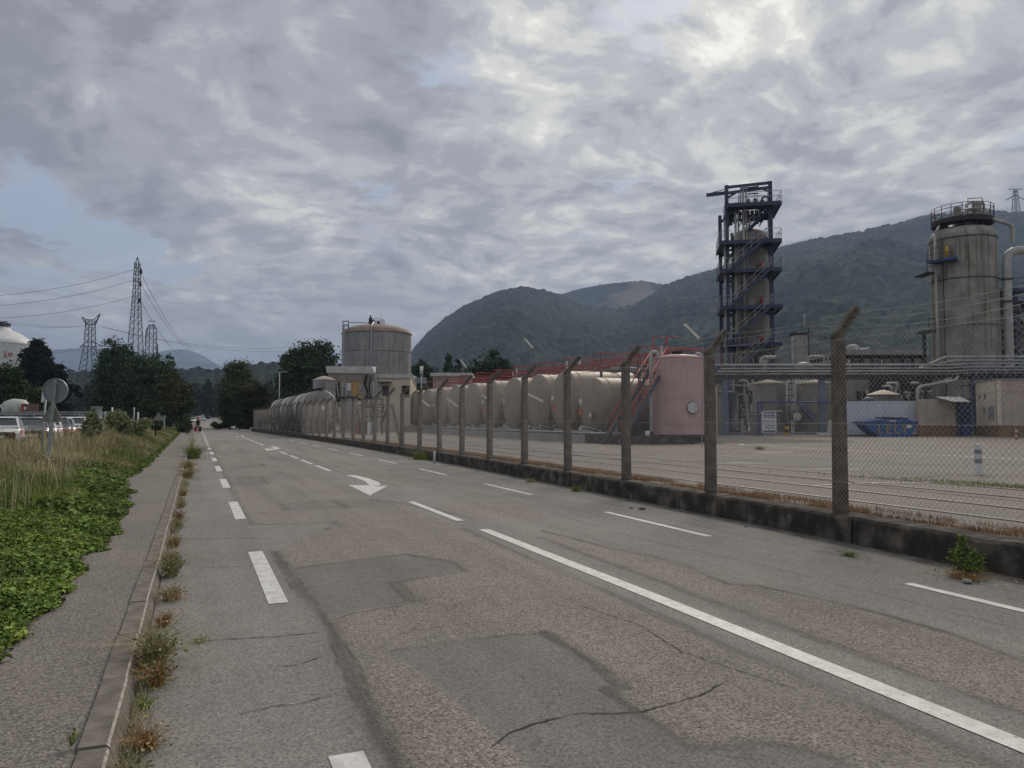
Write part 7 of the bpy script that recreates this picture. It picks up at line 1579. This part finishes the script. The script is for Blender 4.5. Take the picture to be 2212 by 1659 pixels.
for sx in (-1, 1):
    MB().bx(sx*.22 - .09, sx*.22 + .09, .36, .66, .25, .62).build('front_pannier', CLOTH_D if sx < 0 else REDGLASS, bt); MB().bx(sx*.27 - .1, sx*.27 + .1, -.78, -.40, .32, .78).build('rear_pannier', CLOTH_D if sx < 0 else REDGLASS, bt)
MB().bx(-.14, .14, .42, .62, .95, 1.15).build('bar_bag', BLACK, bt)
pt = thing('person', 'person riding the bicycle in dark vest with bare arms', 'person', (Xc, Yc, 0), R(180))
verts = [((0, -.18, .98), .15), ((0, -.10, 1.2), .14), ((0, .02, 1.42), .16), ((0, .07, 1.55), .06), ((0, .11, 1.66), .10), ((0, .12, 1.74), .09),
         ((-.19, .02, 1.43), .06), ((-.27, .18, 1.22), .045), ((-.24, .40, 1.04), .035), ((.19, .02, 1.43), .06), ((.27, .18, 1.22), .045), ((.24, .40, 1.04), .035),
         ((-.10, .08, .82), .085), ((-.12, .22, .62), .06), ((-.12, .02, .27), .045), ((-.12, .14, .22), .04), ((.10, .10, .88), .085), ((.12, .26, .76), .06), ((.12, .10, .42), .045), ((.12, .22, .37), .04)]
edges = [(0,1),(1,2),(2,3),(3,4),(4,5),(2,6),(6,7),(7,8),(2,9),(9,10),(10,11),(0,12),(12,13),(13,14),(14,15),(0,16),(16,17),(17,18),(18,19)]
me = bpy.data.meshes.new('body'); me.from_pydata([v for v, r_ in verts], edges, []); bo = bpy.data.objects.new('body', me); COL.objects.link(bo); bo.parent = pt; me.materials.append(SKIN)
md = bo.modifiers.new('skin', 'SKIN'); 
for i, (v, r_) in enumerate(verts): me.skin_vertices[0].data[i].radius = (r_, r_)
me.skin_vertices[0].data[0].use_root = True; bo.modifiers.new('sub', 'SUBSURF').levels = 2; bo.modifiers['sub'].render_levels = 2
MB().lathe([(.16, 0), (.185, .15), (.19, .38), (.12, .46)], 16, (0, -.04, 1.02)).build('vest', CLOTH_D, pt); MB().lathe([(.125, 0), (.12, .07), (.06, .12), (.001, .13)], 14, (0, .12, 1.72)).build('helmet', REDGLASS, pt)
MB().tube((-.08, -.12, .95), (-.12, .2, .66), .10, 10, .08).tube((.08, -.12, .95), (.12, .24, .78), .10, 10, .08).build('shorts', CLOTH_D, pt)
for i, (x_, lb) in enumerate(((.9, 'white van coming up the road behind the cyclist'), (3.6, 'white car far down the road beside the van'))):
    o = copy_tree(first[CARWHITE]); o.location = (x_ - 2.0, 235 + i*22, road_z(235 + i*22)); o.rotation_euler.z = R(180) if i == 0 else R(0); o['label'] = lb.replace('van', 'car') if i == 0 else 'white car driving away far down the road'; o['group'] = 'cars far down the road'; o.name = 'moving_car'

# ================================================================== HAZE
m = bpy.data.materials.new('haze_air'); m.use_nodes = True; nt = m.node_tree; nt.nodes.clear()
pv = G(nt, 'ShaderNodeVolumePrincipled'); pv.inputs['Color'].default_value = (0.52, 0.68, 1.0, 1); pv.inputs['Density'].default_value = 0.00020; pv.inputs['Anisotropy'].default_value = 0.0
mo = G(nt, 'ShaderNodeOutputMaterial'); L(nt, pv.outputs[0], mo.inputs['Volume'])
hz_ = MB().bx(-9500, 9500, -9500, 10000, -3, 720).build('haze', m); hz_['kind'] = 'stuff'
S.cycles.volume_step_rate = 1.0
